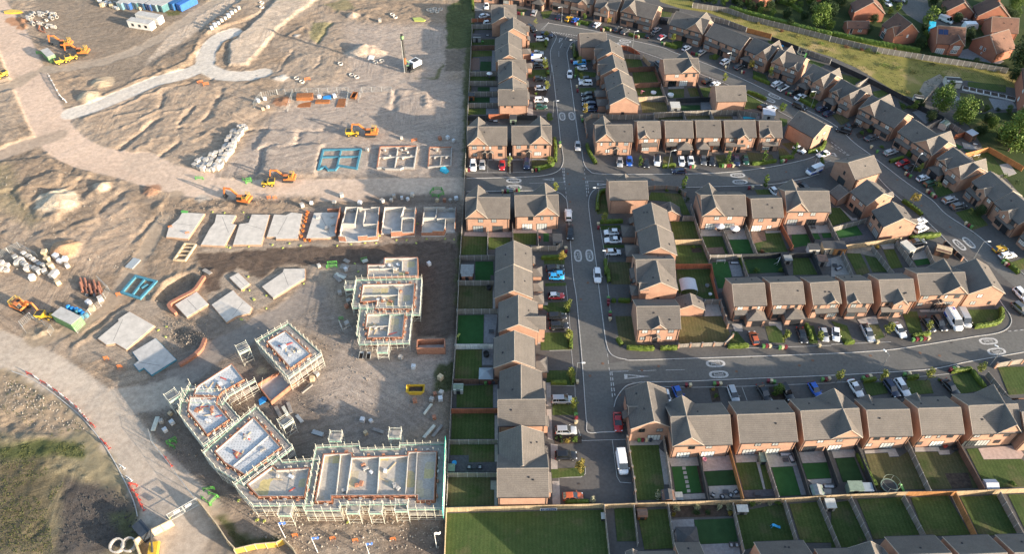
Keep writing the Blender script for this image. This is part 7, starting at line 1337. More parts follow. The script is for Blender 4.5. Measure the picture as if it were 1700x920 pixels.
for x, y, k in ((155,310,'block_white'),(240,355,'concrete'),(390,220,'timber_new'),(410,275,'timber_new'),(440,330,'timber_new'),(485,250,'wrap'),(515,290,'wrap'),(580,325,'block_white'),(560,270,'wrap'),(390,375,'concrete'),(480,385,'block_white'),(455,415,'block_white'),(285,430,'wrap'),(500,470,'timber_new'),(760,640,'wrap'),(790,690,'timber_new'),(860,610,'concrete')): pallet(T(M4,x,y), LR.uniform(0,1.5), k, RP, LR.uniform(.9,1.2))
YD = 'on the yard by the scaffolds'
for cr, x, y, k in ((L6,443,80,'block_white'),(L6,595,100,'wrap'),(L6,562,235,'block_grey'),(L6,612,282,'block_grey'),(L6,600,310,'site_brick'),(L6,603,412,'block_grey'),(L6,1065,70,'wrap'),(L6,1130,715,'timber_new'),(L6,985,845,'site_brick'),(L6,1098,805,'site_brick'),(L6,1135,800,'block_white'),(L6,1080,838,'block_grey'),(L6,1130,835,'wrap'),(L6,978,655,'wrap'),(L6,905,600,'block_grey'),(L6,405,720,'timber_new'),(L6,430,695,'block_grey'),(L9,890,40,'wrap'),(L9,945,45,'wrap'),(L9,910,125,'timber_new'),(L9,1365,22,'site_brick'),(L7,880,258,'wrap'),(L7,845,297,'wrap'),(L7,825,252,'block_grey'),(L7,870,212,'timber_new'),(L5,312,122,'block_white'),(L5,620,168,'block_grey'),(L5,690,158,'block_white'),(L5,770,140,'wrap'),(L5,815,150,'wrap'),(L5,710,130,'block_grey'),(L5,850,118,'concrete'),(L5,1040,160,'timber_new'),(L5,1095,160,'site_brick'),(L5,1140,160,'block_grey'),(L5,1185,148,'wrap'),(L5,80,180,'wrap'),(L5,255,178,'block_grey'),(L5,450,182,'wrap'),(L5,10,200,'block_white'),(L5,1100,245,'block_white'),(L5,1145,240,'block_grey'),(L5,390,245,'block_grey'),(L5,130,295,'block_white'),(L5,240,290,'block_white'),(L5,245,350,'block_white'),(L5,200,380,'block_grey'),(L2,150,520,'wrap'),(L2,185,510,'wrap'),(L2,175,558,'timber_new'),(L2,200,550,'concrete'),(L2,538,495,'wrap'),(L2,462,500,'wrap'),(L2,880,708,'block_white'),(L2,1115,708,'wrap'),(L2,1145,722,'wrap'),(L2,1075,712,'site_brick'),(L2,705,768,'block_grey'),(L2,770,110,'block_grey'),(L8,1060,375,'timber_new'),(L8,975,300,'site_brick'),(L8,625,165,'site_brick'),(L9,1310,300,'block_grey')): pallet(T(cr,x,y) if cr is not L8 else T(cr,x,y), LR.uniform(0,1.5), k, YD if cr in (L6,L7,L8,L9) else ('among the half-built row' if cr is L5 else 'on the upper part of site'), LR.uniform(.65,1.0))
for x, y, k in ((820,800,'block_white'),(795,770,'block_white'),(880,770,'block_white'),(910,780,'block_white'),(930,800,'block_white'),(885,810,'block_white'),(900,760,'block_grey'),(790,810,'block_white'),(1060,770,'block_white'),(1050,808,'block_white'),(1108,808,'block_white')): pallet(T(L2,x,y), LR.uniform(0,1.5), k, 'inside the brick footings', .55)
for x, y in ((490,300),(520,335),(540,360)): pass
def ring(p, r, h, mt, desc, region, tilt=0, rz=0, cat='concrete ring'):
    m = MB().mat(mt); m.lathe((0,0,-h/2),[(r*.8,0),(r,0),(r,h),(r*.8,h),(r*.8,0)],14); o = m.build('concrete_ring'); o.location = (p.x,p.y,p.z+(h/2 if not tilt else r)); o.rotation_euler = (tilt,0,rz); reg(o, desc, region, cat, 'concrete rings and pipes')
for x, y in ((345,400),(372,416),(625,383),(651,393),(745,318),(778,312),(832,75),(847,88),(1018,52),(1032,48),(1048,46),(1078,48),(1035,58),(1060,60),(168,15),(168,36),(568,326)): ring(T(L2,x,y),.85,.45,'concrete','pale concrete manhole ring','on the upper part of site')
PP = 'in the pipe pile top left'
for x, y, tl in ((410,215,1),(370,235,1),(445,190,1),(520,180,1),(530,215,1),(570,195,1),(620,180,1),(660,200,1),(690,190,1),(720,225,1),(660,245,1),(595,262,0),(430,310,1),(380,260,1),(530,320,1),(640,340,1),(490,290,0),(600,350,0),(690,360,1)): ring(T(M1,x,y),.62,1.7 if tl else .6,'block_white','white concrete pipe length',PP,math.pi/2 if tl else 0,LR.uniform(.6,1.4),'pipe')
for x, y in ((500,345),(560,370),(650,325),(520,395),(470,275),(545,405)): ring(T(M1,x,y),.2,2.6,'terracotta','orange clay pipe',PP,math.pi/2,LR.uniform(.3,1.2),'pipe')
for x, y in ((612,895),(672,890)): ring(T(L7,x,y),1.35,1.0,'block_grey','large concrete ring by the black cabin','at bottom edge',.25,0)
for i in range(10): ring(T(M4,700+(i%5)*38,470+(i//5)*42+(i%5)*8,.15+.3*(i%2)),.3,3.6,'terracotta','terracotta drain pipe','in the fenced left compound',math.pi/2,.55,'pipe')
for i in range(7): ring(T(M4,745+(i%4)*32,530+(i//4)*30+i*2),.33,.5,'mach_dark' if i%2 else 'steel','black coil of pipe','in the fenced left compound',LR.uniform(0,1),0,'coil')
for i, (x, y) in enumerate(((590,680),(625,695),(660,700),(690,715),(715,735),(740,745),(700,760),(665,715))): 
    p = T(M4,x,y); m = MB().mat('blue_bright' if i<5 else 'blue_foam'); m.lathe((0,0,0),[(0,0),(.5,0),(.52,.6),(.5,1.0),(.35,1.15),(0,1.18)],12); o = m.build('blue_drum'); o.location = p; reg(o,'blue plastic drum','beside the green cabin','drum','blue drums')
def slab_item(name, cr, pts, h, mt, label, cat, group=None, z0=0):
    pp = ccw([T(cr,*[float(v) for v in t.split(',')]) for t in pts.split()]); z = min(p.z for p in pp)+z0; m = MB().mat(mt); c = sum(pp,Vector())/len(pp); m.prism([(p.x-c.x,p.y-c.y) for p in pp], 0, h); o = m.build(name); o.location = (c.x,c.y,z); o['label'] = label; o['category'] = cat
    if group: o['group'] = group
slab_item('trench_box',L2,'350,490 432,488 428,512 345,513',1.3,'rust','tall rusty steel trench box in the mesh enclosure','trench box'); slab_item('steel_sheet',L2,'342,524 420,520 415,545 335,545',.15,'rust','rusty flat steel sheet lying below the trench box','steel sheet'); slab_item('steel_sheet',L2,'560,505 598,503 588,545 546,545',.2,'rust','square rusty steel sheet beside the mesh fence','steel sheet'); slab_item('trench_box',L2,'445,515 515,512 512,527 440,528',.6,'rust','low rusty steel beam below blue pipes','steel beam'); slab_item('pipe_bundle',L2,'482,492 522,488 520,505 480,508',.5,'blue_bright','bright blue pipe bundle in the mesh enclosure','pipes'); slab_item('tarpaulin',L2,'1080,858 1100,852 1122,875 1105,888 1075,872',.5,'pool_water','bright blue tarpaulin heap beside narrow footing','tarpaulin'); slab_item('tarpaulin',L8,'695,515 720,490 755,500 745,520 700,545',.3,'blue_bright','blue tarpaulin between the scaffolds','tarpaulin'); slab_item('yellow_sheeting',L2,'935,92 975,90 1003,102 995,110 945,108',.4,'lime','yellow sheeting heap on bare ground','sheeting'); slab_item('yellow_hoarding',M1,'50,150 150,130 280,140 290,160 160,175 60,170',.5,'yellow_mach','yellow barrier stack beside the haul road','barriers'); slab_item('white_board',L2,'715,280 742,278 735,303 708,303',.25,'white_plastic','white board lying by the sand heap','board'); slab_item('green_tarpaulin',L4,'190,245 205,237 245,243 240,258 195,258',.12,'green_plastic','green sheet on the outermost slab','sheet',None,.5)
for cr, pts in ((L6,'570,45 600,38 625,50 600,62'),(L6,'555,70 590,65 625,85 605,102 560,88'),(L6,'520,125 560,118 598,140 575,150'),(L6,'510,130 545,165 575,155 560,140'),(L6,'555,112 600,125 595,140 560,128'),(L6,'335,790 395,742 408,750 350,798'),(L9,'550,110 570,98 638,125 632,150 560,128'),(L9,'955,95 970,88 1045,112 1040,125 960,112'),(L9,'1285,145 1360,65 1375,75 1300,160'),(L9,'1345,140 1410,65 1425,75 1360,150'),(L8,'795,560 825,555 855,620 830,628'),(L8,'845,560 875,555 900,610 880,620'),(L8,'880,530 905,525 930,600 905,605'),(L8,'1055,725 1075,715 1140,745 1130,765'),(L8,'940,620 965,610 1000,660 980,670'),(L8,'975,455 1050,398 1062,405 990,465'),(L7,'770,290 795,225 815,228 790,300'),(L3,'640,495 680,460 720,470 675,520'),(L6,'1030,915 1075,855 1085,860 1040,920'),(L10,'800,125 870,120 895,135 850,150'),(L6,'685,45 715,35 720,50 690,60')):
    pp = ccw([T(cr,*[float(v) for v in t.split(',')]) for t in pts.split()]); c = sum(pp,Vector())/len(pp); e = max(zip(pp,pp[1:]+pp[:1]), key=lambda ab:(ab[1]-ab[0]).length); d = (e[1]-e[0]); L = d.length; w = max(.5,abs((pp[2]-pp[0]).cross(pp[3]-pp[1]).z)/2/L if len(pp)>3 else .6); m = MB().mat(LR.choice(('scaffold_board','scaffold_board','steel','pole')))
    for k in range(5):
        for lv in range(3): m.box((0,-w/2+(k+.5)*w/5,.05+lv*.12),(L*LR.uniform(.92,1),w/5-.02,.1))
    o = m.build('board_stack'); o.location = c; o.rotation_euler = (0,0,math.atan2(d.y,d.x)); reg(o,'stack of scaffold boards and tubes','on the site','board stack','stacks of boards')
MB().mat('kerb').wallstrip(smoothline([Vector((*T(L7,x,y).xy,0)) for x,y in ((60,-10),(180,40),(330,150),(440,250),(540,380),(620,520),(680,650),(700,730))],5),.16,-.1,.08).build('kerb')['kind'] = 'structure'
for x, y, k in ((60,30,'wrap'),(110,70,'block_white'),(140,90,'block_white'),(165,60,'wrap'),(95,100,'timber_new'),(200,40,'block_grey'),(250,110,'timber_new'),(285,130,'block_white'),(320,140,'wrap'),(345,150,'block_white'),(300,60,'block_grey'),(230,75,'wrap'),(690,150,'timber_new'),(20,20,'timber_new')): pallet(T(M3,x,y), LR.uniform(0,1.5), k, 'left of the blue containers', LR.uniform(.8,1.15))
for i in range(9): pallet(T(L1,1080+i*17,150-i*13), .8+LR.uniform(-.1,.1), LR.choice(('block_white','wrap','concrete')), 'along the top of the pale track', LR.uniform(.8,1.1))
# orange buckets, fence feet, barriers
m = MB().mat('orange_mach'); m.lathe((0,0,0),[(0,0),(.28,0),(.36,.62),(.3,.62),(.26,.5),(0,.5)],10); BK_ = m.mesh('bucket')
for cr, x, y in ((L4,1158,248),(L4,1150,268),(L4,1143,292),(L4,1137,318),(L4,1125,352),(L4,1120,388),(L4,1103,432),(L4,1132,460),(L4,1170,462),(L5,48,245),(L5,45,265),(L5,38,290),(L5,32,318),(L5,20,355),(L5,14,390),(L5,30,460),(L5,66,462),(L5,5,430)): o = link('orange_tub', BK_); o.location = T(cr,x,y); reg(o,'orange plastic tub','between the slabs in the row','tub','orange tubs')
m = MB().mat('lime'); m.ext([(-.3,0),(.3,0),(.22,.2),(-.22,.2)],-.16,.16,'y'); FF = m.mesh('fence_foot')
for cr, x, y in ((L4,430,240),(L4,520,247),(L4,663,243),(L4,702,280),(L4,535,508),(L4,560,512),(L4,705,505),(L4,885,492),(L4,965,515),(L4,1100,497),(L4,700,735),(L4,665,838),(L4,710,838),(L4,840,878),(L4,745,912),(L4,995,832),(L4,1125,788),(L4,1015,480),(L5,275,498),(L5,380,488),(L5,487,478),(L5,572,478),(L5,728,455),(L5,805,455),(L5,878,478),(L5,957,447),(L5,1100,445),(L5,1167,450),(L5,598,422),(L5,888,330),(L5,410,635),(L5,437,695),(L6,70,262),(L6,145,242),(L6,145,315),(L6,5,378),(L10,1085,462),(L10,515,538),(L10,565,585),(L10,570,515),(L9,790,712),(L9,65,568),(L9,190,695),(L9,235,705),(L11,1225,405),(L11,1395,595),(L11,578,572)): o = link('fence_foot', FF); o.location = T(cr,x,y); o.rotation_euler = (0,0,LR.uniform(0,3)); reg(o,'small yellow fence foot','beside the slabs and scaffolds','fence foot','fence feet')
def barrier_mesh(mt):
    b = MB().mat(mt)
    for x in (-.9,.9): b.b2(x-.06,x+.06,-.05,.05,0,1.0); b.b2(x-.1,x+.1,-.28,.28,0,.06)
    for z in (.25,.95): b.b2(-.9,.9,-.035,.035,z-.05,z+.05)
    for i in range(7): x = -.75+i*.25; b.b2(x-.035,x+.035,-.02,.02,.25,.95)
    return b.mesh('barrier')
BRM = {k: barrier_mesh(k) for k in ('green_plastic','red_plastic','white_plastic','orange_mach','net_green')}
BRD = {'green_plastic':'bright green plastic barrier','red_plastic':'red plastic barrier','white_plastic':'white plastic barrier','orange_mach':'orange plastic barrier','net_green':'pale green barrier'}
def barrier(cr, a, b, k, region):
    p, q_ = T(cr,*a), T(cr,*b); o = link('barrier', BRM[k]); o.location = (p+q_)/2; o.rotation_euler = (0,0,math.atan2(q_.y-p.y,q_.x-p.x)); o.scale = (max(.5,(q_-p).length/1.9),1,1); reg(o, BRD[k], region, 'barrier', 'plastic barriers')
for cr, L in ((L5,(((985,100),(1010,70)),((1010,70),(1075,70)),((1075,70),(1088,100)),((1088,105),(1050,125)),((1050,125),(1000,118)))),(L11,(((895,310),(1000,295)),((880,380),(960,450)),((960,450),(1035,370)),((945,340),(1030,370)))),(M5,(((680,650),(715,685)),((715,688),(778,670)),((715,660),(775,648)),((165,640),(250,640)))),(L6,(((485,85),(545,80)),((490,65),(545,60)))),(L7,(((850,360),(900,335)),((870,350),(900,355)),((865,370),(890,380)))),(M1,(((470,680),(560,690)),)),(L6,(((555,380),(580,375)),)),(L6,(((680,45),(715,38)),))):
    for a, b in L: barrier(cr,a,b,'green_plastic','on the building site')
pts = [(140,2),(175,18),(210,45),(245,62),(275,85),(305,105),(335,130),(360,150),(385,170),(405,190),(425,215),(445,238),(462,258),(485,275)]
for i, (a, b) in enumerate(zip(pts,pts[1:])): barrier(L7,a,b,('red_plastic','white_plastic')[i%2],'along the concrete haul road')
for a, b in (((515,340),(535,358)),((535,360),(560,385))): barrier(L7,a,b,'red_plastic','along the concrete haul road')
for a, b in (((615,475),(635,488)),((650,535),(672,550))): barrier(L7,a,b,'white_plastic','along the concrete haul road')
for a, b in (((660,570),(685,600)),((672,595),(700,625)),((695,620),(712,650)),((708,645),(722,680)),((720,670),(735,700)),((665,568),(700,575))): barrier(L7,a,b,'red_plastic','in the red line near the gate')
for a, b in (((840,430),(875,475)),): barrier(L7,a,b,'red_plastic','on the mesh fence right of the road')
pts = [(250,385),(262,408),(275,432),(288,458),(302,482),(320,505),(338,520)]
for a, b in zip(pts,pts[1:]): barrier(L1,a,b,'white_plastic','along the upper haul road')
pts = [(40,235),(55,262),(72,290)]; 
for cr, x, y, k in ((L2,400,410,'orange_mach'),(L2,945,722,'orange_mach'),(L4,110,368,'orange_mach'),(L4,240,415,'orange_mach'),(L4,905,140,'orange_mach'),(L4,860,140,'orange_mach'),(L1,1050,435,'orange_mach'),(L1,1020,425,'orange_mach'),(L10,155,742,'orange_mach'),(L10,248,800,'orange_mach'),(L10,240,298,'orange_mach'),(L9,440,805,'orange_mach'),(L9,690,825,'orange_mach'),(L9,840,838,'orange_mach'),(L9,1090,830,'orange_mach')): barrier(cr,(x-14,y),(x+14,y-6),k,'scattered on the site')
# mesh fencing
def heras(cr, s, region, axis='x'):
    pts = [T(cr,*[float(v) for v in t.split(',')]) for t in s.split()]
    for a, b in zip(pts,pts[1:]):
        L = (b-a).length; n = max(1,round(L/3.3))
        for i in range(n):
            p, q_ = a.lerp(b,i/n), a.lerp(b,(i+1)/n); key = 'heras'
            if key not in BRM:
                m = MB().mat('steel'); m.tube([(0,0,0),(0,0,2),(1,0,2),(1,0,0)],.03,5); m.tube([(0,0,.2),(1,0,.2)],.02,4)
                for k in range(1,7): m.tube([(k/7,0,.2),(k/7,0,2)],.008,3)
                for k in range(1,4): m.tube([(0,0,.2+k*.45),(1,0,.2+k*.45)],.01,3)
                BRM[key] = m.mesh('mesh_panel')
            o = link('mesh_fence_panel', BRM[key]); o.location = (p.x,p.y,min(p.z,q_.z)); o.rotation_euler = (0,0,math.atan2(q_.y-p.y,q_.x-p.x)); o.scale = ((q_-p).length*.97,1,1); reg(o,'galvanised mesh fence panel',region,'mesh fence','mesh fence panels',axis)
heras(L2,'130,550 145,520 170,495 250,480 330,480','round the material enclosure'); heras(L2,'330,480 300,570','round the material enclosure'); heras(L2,'345,478 460,475 600,470 615,475 600,545','round the material enclosure'); heras(L2,'660,520 680,470 780,468 830,465','round the material enclosure'); heras(M4,'-10,255 175,160 330,250','round the left compound'); heras(M4,'840,440 935,530 860,660 770,730 660,890','round the left compound'); heras(M4,'225,885 190,830 280,755 310,790','round the left compound'); heras(M4,'310,790 460,860 430,910','round the left compound'); heras(L7,'770,310 785,370 850,450 900,520 960,600 1010,660','right of the concrete haul road','y'); heras(L6,'590,460 630,440','below the scaffolds'); heras(L6,'560,410 580,450','below the scaffolds')
# gate, hoardings, black cabin, arm, flagpoles, sign
ga, gb = T(L11,585,600), T(L11,868,440); d = gb-ga; L = d.length; o = empty('mesh_gate', ga, math.atan2(d.y,d.x)); m = MB().mat('steel')
for x in (.05,L*.5-.06,L*.5+.06,L-.05): m.tube([(x,0,0),(x,0,2.6)],.06,6)
for x0, x1 in ((.05,L*.5-.06),(L*.5+.06,L-.05)):
    for z in (.15,1.3,2.55): m.tube([(x0,0,z),(x1,0,z)],.045,5)
m.build('gate_frame', o); m = MB().mat('steel')
for k in range(1,40): m.tube([(L*k/40,0,.15),(L*k/40,0,2.55)],.012,3)
m.build('mesh', o)
for x in (L*.3,L*.68): MB().mat('white_plastic').box((x,-.07,1.9),(1.1,.03,.55)).build('sign', o)
o['label'] = 'double mesh site gate with two white signs'; o['category'] = 'gate'
def hoard(cr, s, h, mt, label, w=.09, caps=True):
    pts = [Vector((*T(cr,*[float(v) for v in t.split(',')]).xy,0)) for t in s.split()]; m = MB().mat(mt).wallstrip(pts, w, -.2, h); m.mat('timber_new').wallstrip(pts, w+.1, h, h+.06); o = m.build('timber_hoarding')
    pb = MB().mat('timber_new').box((0,0,h/2),(.12,.12,h)); pm_ = pb.mesh('post')
    for a, b in zip(pts,pts[1:]):
        n = max(1,round((b-a).length/2.4)); d = (b-a).normalized()
        for i in range(n): p = a.lerp(b,i/n); k = link('post', pm_, o); k.location = (p.x+d.y*.13,p.y-d.x*.13,0)
    o['label'] = label; o['category'] = 'hoarding'; o['group'] = 'timber hoardings'
mat('yellow_board', (.55,.34,.06), .7, .15, 1.5)
hoard(L11,'875,450 960,560 1060,690 1150,830 1215,900',2.3,'timber_new','long plywood hoarding right of the gate'); hoard(L11,'440,735 530,690 625,640',2.3,'timber_new','short plywood hoarding left of the gate'); hoard(L11,'1205,905 1400,860 1600,845 1670,810',2.0,'yellow_board','golden yellow timber hoarding at bottom edge'); hoard(L11,'1670,812 1760,900 1800,980',2.0,'timber_new','plywood hoarding running off below the flagpole'); hoard(L11,'290,830 360,780 440,735',2.3,'timber_new','plywood hoarding beside the black cabin'); hoard(L11,'285,830 330,960',2.3,'timber_new','plywood hoarding behind the concrete rings')
mat('black_cabin', (.03,.038,.05), .4, .2, 1); container(L11,(310,760),(395,690),3.2,2.6,'black_cabin','black cabin beside the hoarding and gate','','black cabins','cabin',False,None,'site_cabin')
o = empty('loader_crane', T(L11,440,880), math.radians(100)); MB().mat('yellow_mach').ext([(-1.5,.3),(-1.5,1.3),(1.2,1.3),(1.5,.3)],-.8,.8,'y').build('body', o); MB().mat('mach_dark').tube([(-.8,0,1.2),(1.0,.1,2.2),(3.0,.1,3.4)],.22,6,.12).build('boom', o); o['label'] = 'yellow machine with dark arm at the bottom edge'; o['category'] = 'machine'
mat('flag_blue', (.03,.10,.38), .7, .2, 2)
for i, (bx, by, tx, ty) in enumerate(((375,815,290,690),(590,912,520,795),(940,950,895,850),(1380,880,1345,760))):
    p = T(L9,bx,by); o = empty('flagpole', p); H_ = 6.2; MB().mat('white_plastic').tube([(0,0,0),(0,0,H_)],.07,7,.04).build('pole', o); f = MB().mat('flag_blue' if i<3 else 'white_plastic'); N = 5; dirx, diry = -.5, .5
    vs = [(.05+ .25*k+.03*math.sin(k), .12*k+.1*math.sin(k*1.7), z-.12*k) for z in (H_-.05,H_-.95) for k in range(N)]; f.raw(vs,[(k,k+1,N+k+1,N+k) for k in range(N-1)]); fo = f.build('flag', o)
    if i<3: e = MB().mat('white_plastic'); c_ = [Vector(vs[1])*.5+Vector(vs[N+2])*.5, Vector(vs[2])*.5+Vector(vs[N+3])*.5]; e.raw([(v[0]+.02,v[1]-.02,v[2]+s) for v in c_ for s in (-.15,.15)],[(0,2,3,1)]); e.build('emblem', fo)
    reg(o, 'white flagpole with blue flag' if i<3 else 'bare white flagpole', 'along the bottom of the site', 'flagpole', 'flagpoles')
sa, sb = G(R10(600,650)), G(R10(707,648)); d = sb-sa; L = d.length; o = empty('site_sign', (sa+sb)/2+Vector((0,-.12,0)), math.atan2(d.y,d.x)); mat('sign_blue', (.012,.05,.16), .5, .08, 1); MB().mat('white_plastic').box((0,0,1.0),(L,.04,.95)).build('border', o); MB().mat('sign_blue').box((0,-.03,1.0),(L-.2,.03,.78)).build('panel', o); tx = MB().mat('white_plastic'); x = -L/2+.4; rt = random.Random(5)
while x < L/2-.5: w_ = rt.uniform(.06,.12); tx.box((x,-.05,.95+rt.uniform(-.02,.02)),(w_,.02,.2 if rt.random()<.8 else .27)); x += w_+(.05 if rt.random()<.85 else .22)
tx.build('lettering', o); o['label'] = 'long dark blue sign with white lettering on the pale fence'; o['category'] = 'sign'
# stones and clods
m = MB().mat('block_grey'); LRr = random.Random(9)
# ---------------------------------------------------------------- things in the gardens
mat('shed_roof', (.05,.052,.056), .85, .2, 2); mat('shed_grey', (.20,.21,.21), .8, .2, 2); mat('shed_pale', (.45,.44,.40), .8, .15, 2); mat('shed_green', (.17,.22,.17), .8, .2, 2); mat('canvas', (.45,.46,.50), .8, .08, 1); mat('canvas_blue', (.22,.26,.30), .8, .1, 1); mat('rattan', (.06,.062,.068), .8, .2, 4); mat('cushion', (.42,.42,.43), .9, .1, 3); mat('pink', (.62,.26,.33), .6, .1, 2); mat('toy_blue', (.05,.38,.70), .5, .1, 2); mat('net_dark', (.03,.04,.035), .8, .2, 4)
GR = 'in the gardens'
def shed(cr, x, y, w, d, h, wall, roof, desc, region, ang=0, kind='gable', axis='x'):
    o = empty('garden_shed', G(cr(x,y)), math.radians(ang)); m = MB().mat(wall); r = MB().mat(roof); e = .12
    if kind == 'gable':
        m.ext([(-d/2,0),(d/2,0),(d/2,h*.78),(0,h-.06),(-d/2,h*.78)],-w/2,w/2); r.ext([(-d/2-e,h*.74),(0,h),(d/2+e,h*.74),(d/2+e,h*.7),(0,h-.05),(-d/2-e,h*.7)],-w/2-e,w/2+e)
    else:
        m.b2(-w/2,w/2,-d/2,d/2,0,h-.1); r.ext([(-d/2-e,h-.12),(-d/2-e,h-.04),(d/2+e,h+.06),(d/2+e,h-.02)],-w/2-e,w/2+e)
    m.build('wall', o); r.build('roof', o); MB().mat('frame').b2(-.42,.42,-d/2-.03,-d/2-.005,.05,1.75 if h>1.9 else h*.7).build('door', o); reg(o, desc, region, 'shed', 'garden sheds', axis)
WGd, IGd, SGd, BGd, EGd = 'in a garden left of the main road','in a garden inside the loop','in a lower row garden','in a garden along the bottom edge','in a garden beyond the curving road'
for a in ((R7,138,48,2.6,2.2,2.1,'site_brick','shed_grey','grey flat roofed shed',WGd,0,'flat'),(R1,122,258,2.8,2.2,2.3,'shed_grey','shed_roof','dark roofed grey shed',WGd,0,'gable'),(R1,88,632,1.8,1.6,1.9,'rust','shed_roof','small red-brown shed',WGd,0,'flat'),(Z0,605,158,2.0,2.2,2.2,'shed_green','shed_roof','dark green lean-to shed',WGd,0,'flat'),(R4,632,710,2.2,3.0,2.1,'shed_grey','shed_roof','flat dark roofed garden room',WGd,0,'flat'),(R4,62,908,3.0,2.8,2.2,'wood_brown','shed_grey','wide grey roofed shed',WGd,0,'flat'),(R7,82,765,2.0,1.7,2.0,'shed_pale','shed_green','pale shed with green roof',WGd,0,'gable'),(R10,38,395,1.2,1.4,1.5,'shed_grey','shed_green','small grey store',WGd,0,'flat'),
    (R5,1102,765,2.6,2.0,2.2,'shed_pale','shed_roof','white shed with dark roof',IGd,0,'flat'),(R5,1192,755,2.6,2.4,2.3,'timber_new','shed_roof','timber shed with dark roof',IGd,0,'flat'),(R5,1155,838,2.2,2.0,2.2,'shed_grey','deck_brown','grey shed with brown roof',IGd,0,'flat'),(R5,942,826,1.8,1.6,1.6,'shed_grey','shed_grey','grey storage box shed',IGd,0,'flat'),(R6,35,757,3.0,2.6,2.3,'wood_orange','shed_roof','orange timber shed with dark roof',IGd,0,'flat'),(R6,470,760,2.0,3.4,2.3,'shed_pale','shed_pale','pale roofed pergola shed',IGd,25,'flat'),(R6,700,772,3.4,2.6,2.4,'wood_brown','timber_new','brown shed with tan roof edge',IGd,-25,'gable'),(R2,228,702,2.8,3.0,2.1,'shed_grey','shed_pale','pale flat roofed shed',IGd,0,'flat'),(R2,820,752,3.4,3.2,2.4,'shed_pale','canvas','white roofed car port',IGd,-10,'flat'),
    (B4,625,385,2.4,2.2,2.3,'shed_pale','shed_green','pale green shed with pitched roof',EGd,40,'gable'),(B4,945,520,2.6,2.2,2.4,'wood_brown','canvas','timber pergola with pale roof',EGd,30,'flat'),(R3,545,645,2.8,2.2,2.3,'shed_pale','shed_roof','white shed with dark roof',EGd,-20,'gable'),(R3,762,540,4.6,3.4,2.6,'shed_pale','shed_roof','wide garage with dark roof and white front','on the waste strip top right',-8,'gable'),(A5,785,285,2.6,2.4,2.0,'shed_roof','shed_roof','low dark shed',EGd,-20,'gable'),
    (R11,258,572,2.0,2.4,2.2,'wood_brown','shed_roof','brown shed with dark pitched roof',SGd,90,'gable'),(R11,328,572,1.2,1.4,1.3,'shed_grey','shed_grey','small grey storage chest',SGd,0,'flat'),(R11,860,328,1.2,1.8,1.5,'shed_green','shed_green','grey-green bin store',SGd,0,'flat'),(R11,1200,540,2.0,2.2,2.1,'shed_green','shed_grey','grey-green shed',SGd,90,'gable'),(R12,135,520,2.6,1.8,2.1,'shed_green','shed_green','olive green shed',SGd,0,'flat'),(R12,215,520,1.8,1.6,1.6,'canvas_blue','canvas_blue','blue-grey covered hot tub',SGd,0,'flat'),(R12,998,498,2.2,1.8,1.9,'canvas','canvas','silver metal shed',SGd,0,'gable'),(R11,95,680,1.7,1.6,1.9,'rust','deck_brown','brown playhouse',BGd,0,'gable'),(R11,727,655,1.9,1.2,1.6,'shed_grey','shed_pale','pale grey storage shed',BGd,0,'flat'),(R11,1282,625,1.7,1.7,1.8,'shed_pale','shed_pale','cream storage shed',BGd,0,'flat'),(R9,1200,890,2.8,2.2,2.3,'deck_brown','shed_roof','dark roofed shed','at the right edge of the photo',0,'flat'),(R10,1000,695,.6,1.0,1.1,'shed_pale','shed_pale','white cupboard','on the bottom left lawn',0,'flat')): shed(*a)
def gazebo(cr, x, y, w, d, roof, desc):
    o = empty('gazebo', G(cr(x,y))); m = MB().mat('wood_dark')
    for sx in (-1,1):
        for sy in (-1,1): m = MB().mat('wood_dark'); m.b2(sx*(w/2-.15)-.06,sx*(w/2-.15)+.06,sy*(d/2-.15)-.06,sy*(d/2-.15)+.06,0,2.1); m.build('post', o)
    r = MB().mat(roof); V = [(-w/2,-d/2,2.1),(w/2,-d/2,2.1),(w/2,d/2,2.1),(-w/2,d/2,2.1),(-.2,0,3.0),(.2,0,3.0)]; r.raw(V,[(0,1,5,4),(1,2,5),(2,3,4,5),(3,0,4),(3,2,1,0)]); r.build('roof', o); o['label'] = desc; o['category'] = 'gazebo'
gazebo(R7,258,690,3.1,3.1,'canvas_blue','blue-grey hip roofed gazebo left of the main road'); gazebo(R11,378,852,4.0,4.4,'shed_roof','black hip roofed gazebo beside small artificial lawn'); gazebo(A1,0,0,.1,.1,'shed_roof','x') if False else None
o = empty('arched_canopy', G(A7(1000,635))); m = MB().mat('canvas'); N = 10
pr = [(2.0*math.sin((k/(N-1)-.5)*2.2)/math.sin(1.1), 2.0+.75*(math.cos((k/(N-1)-.5)*2.2)-math.cos(1.1))/(1-math.cos(1.1))) for k in range(N)]; m.ext(pr+[(x,z-.05) for x,z in pr[::-1]],-1.9,1.9,'y'); m.build('canopy', o)
for sx in (-1,1):
    for sy in (-1,1): MB().mat('steel').tube([(sx*1.95,sy*1.8,0),(sx*1.95,sy*1.8,2.0)],.04,6).build('post', o)
o['label'] = 'white arched garden canopy on dark lawn'; o['category'] = 'canopy'
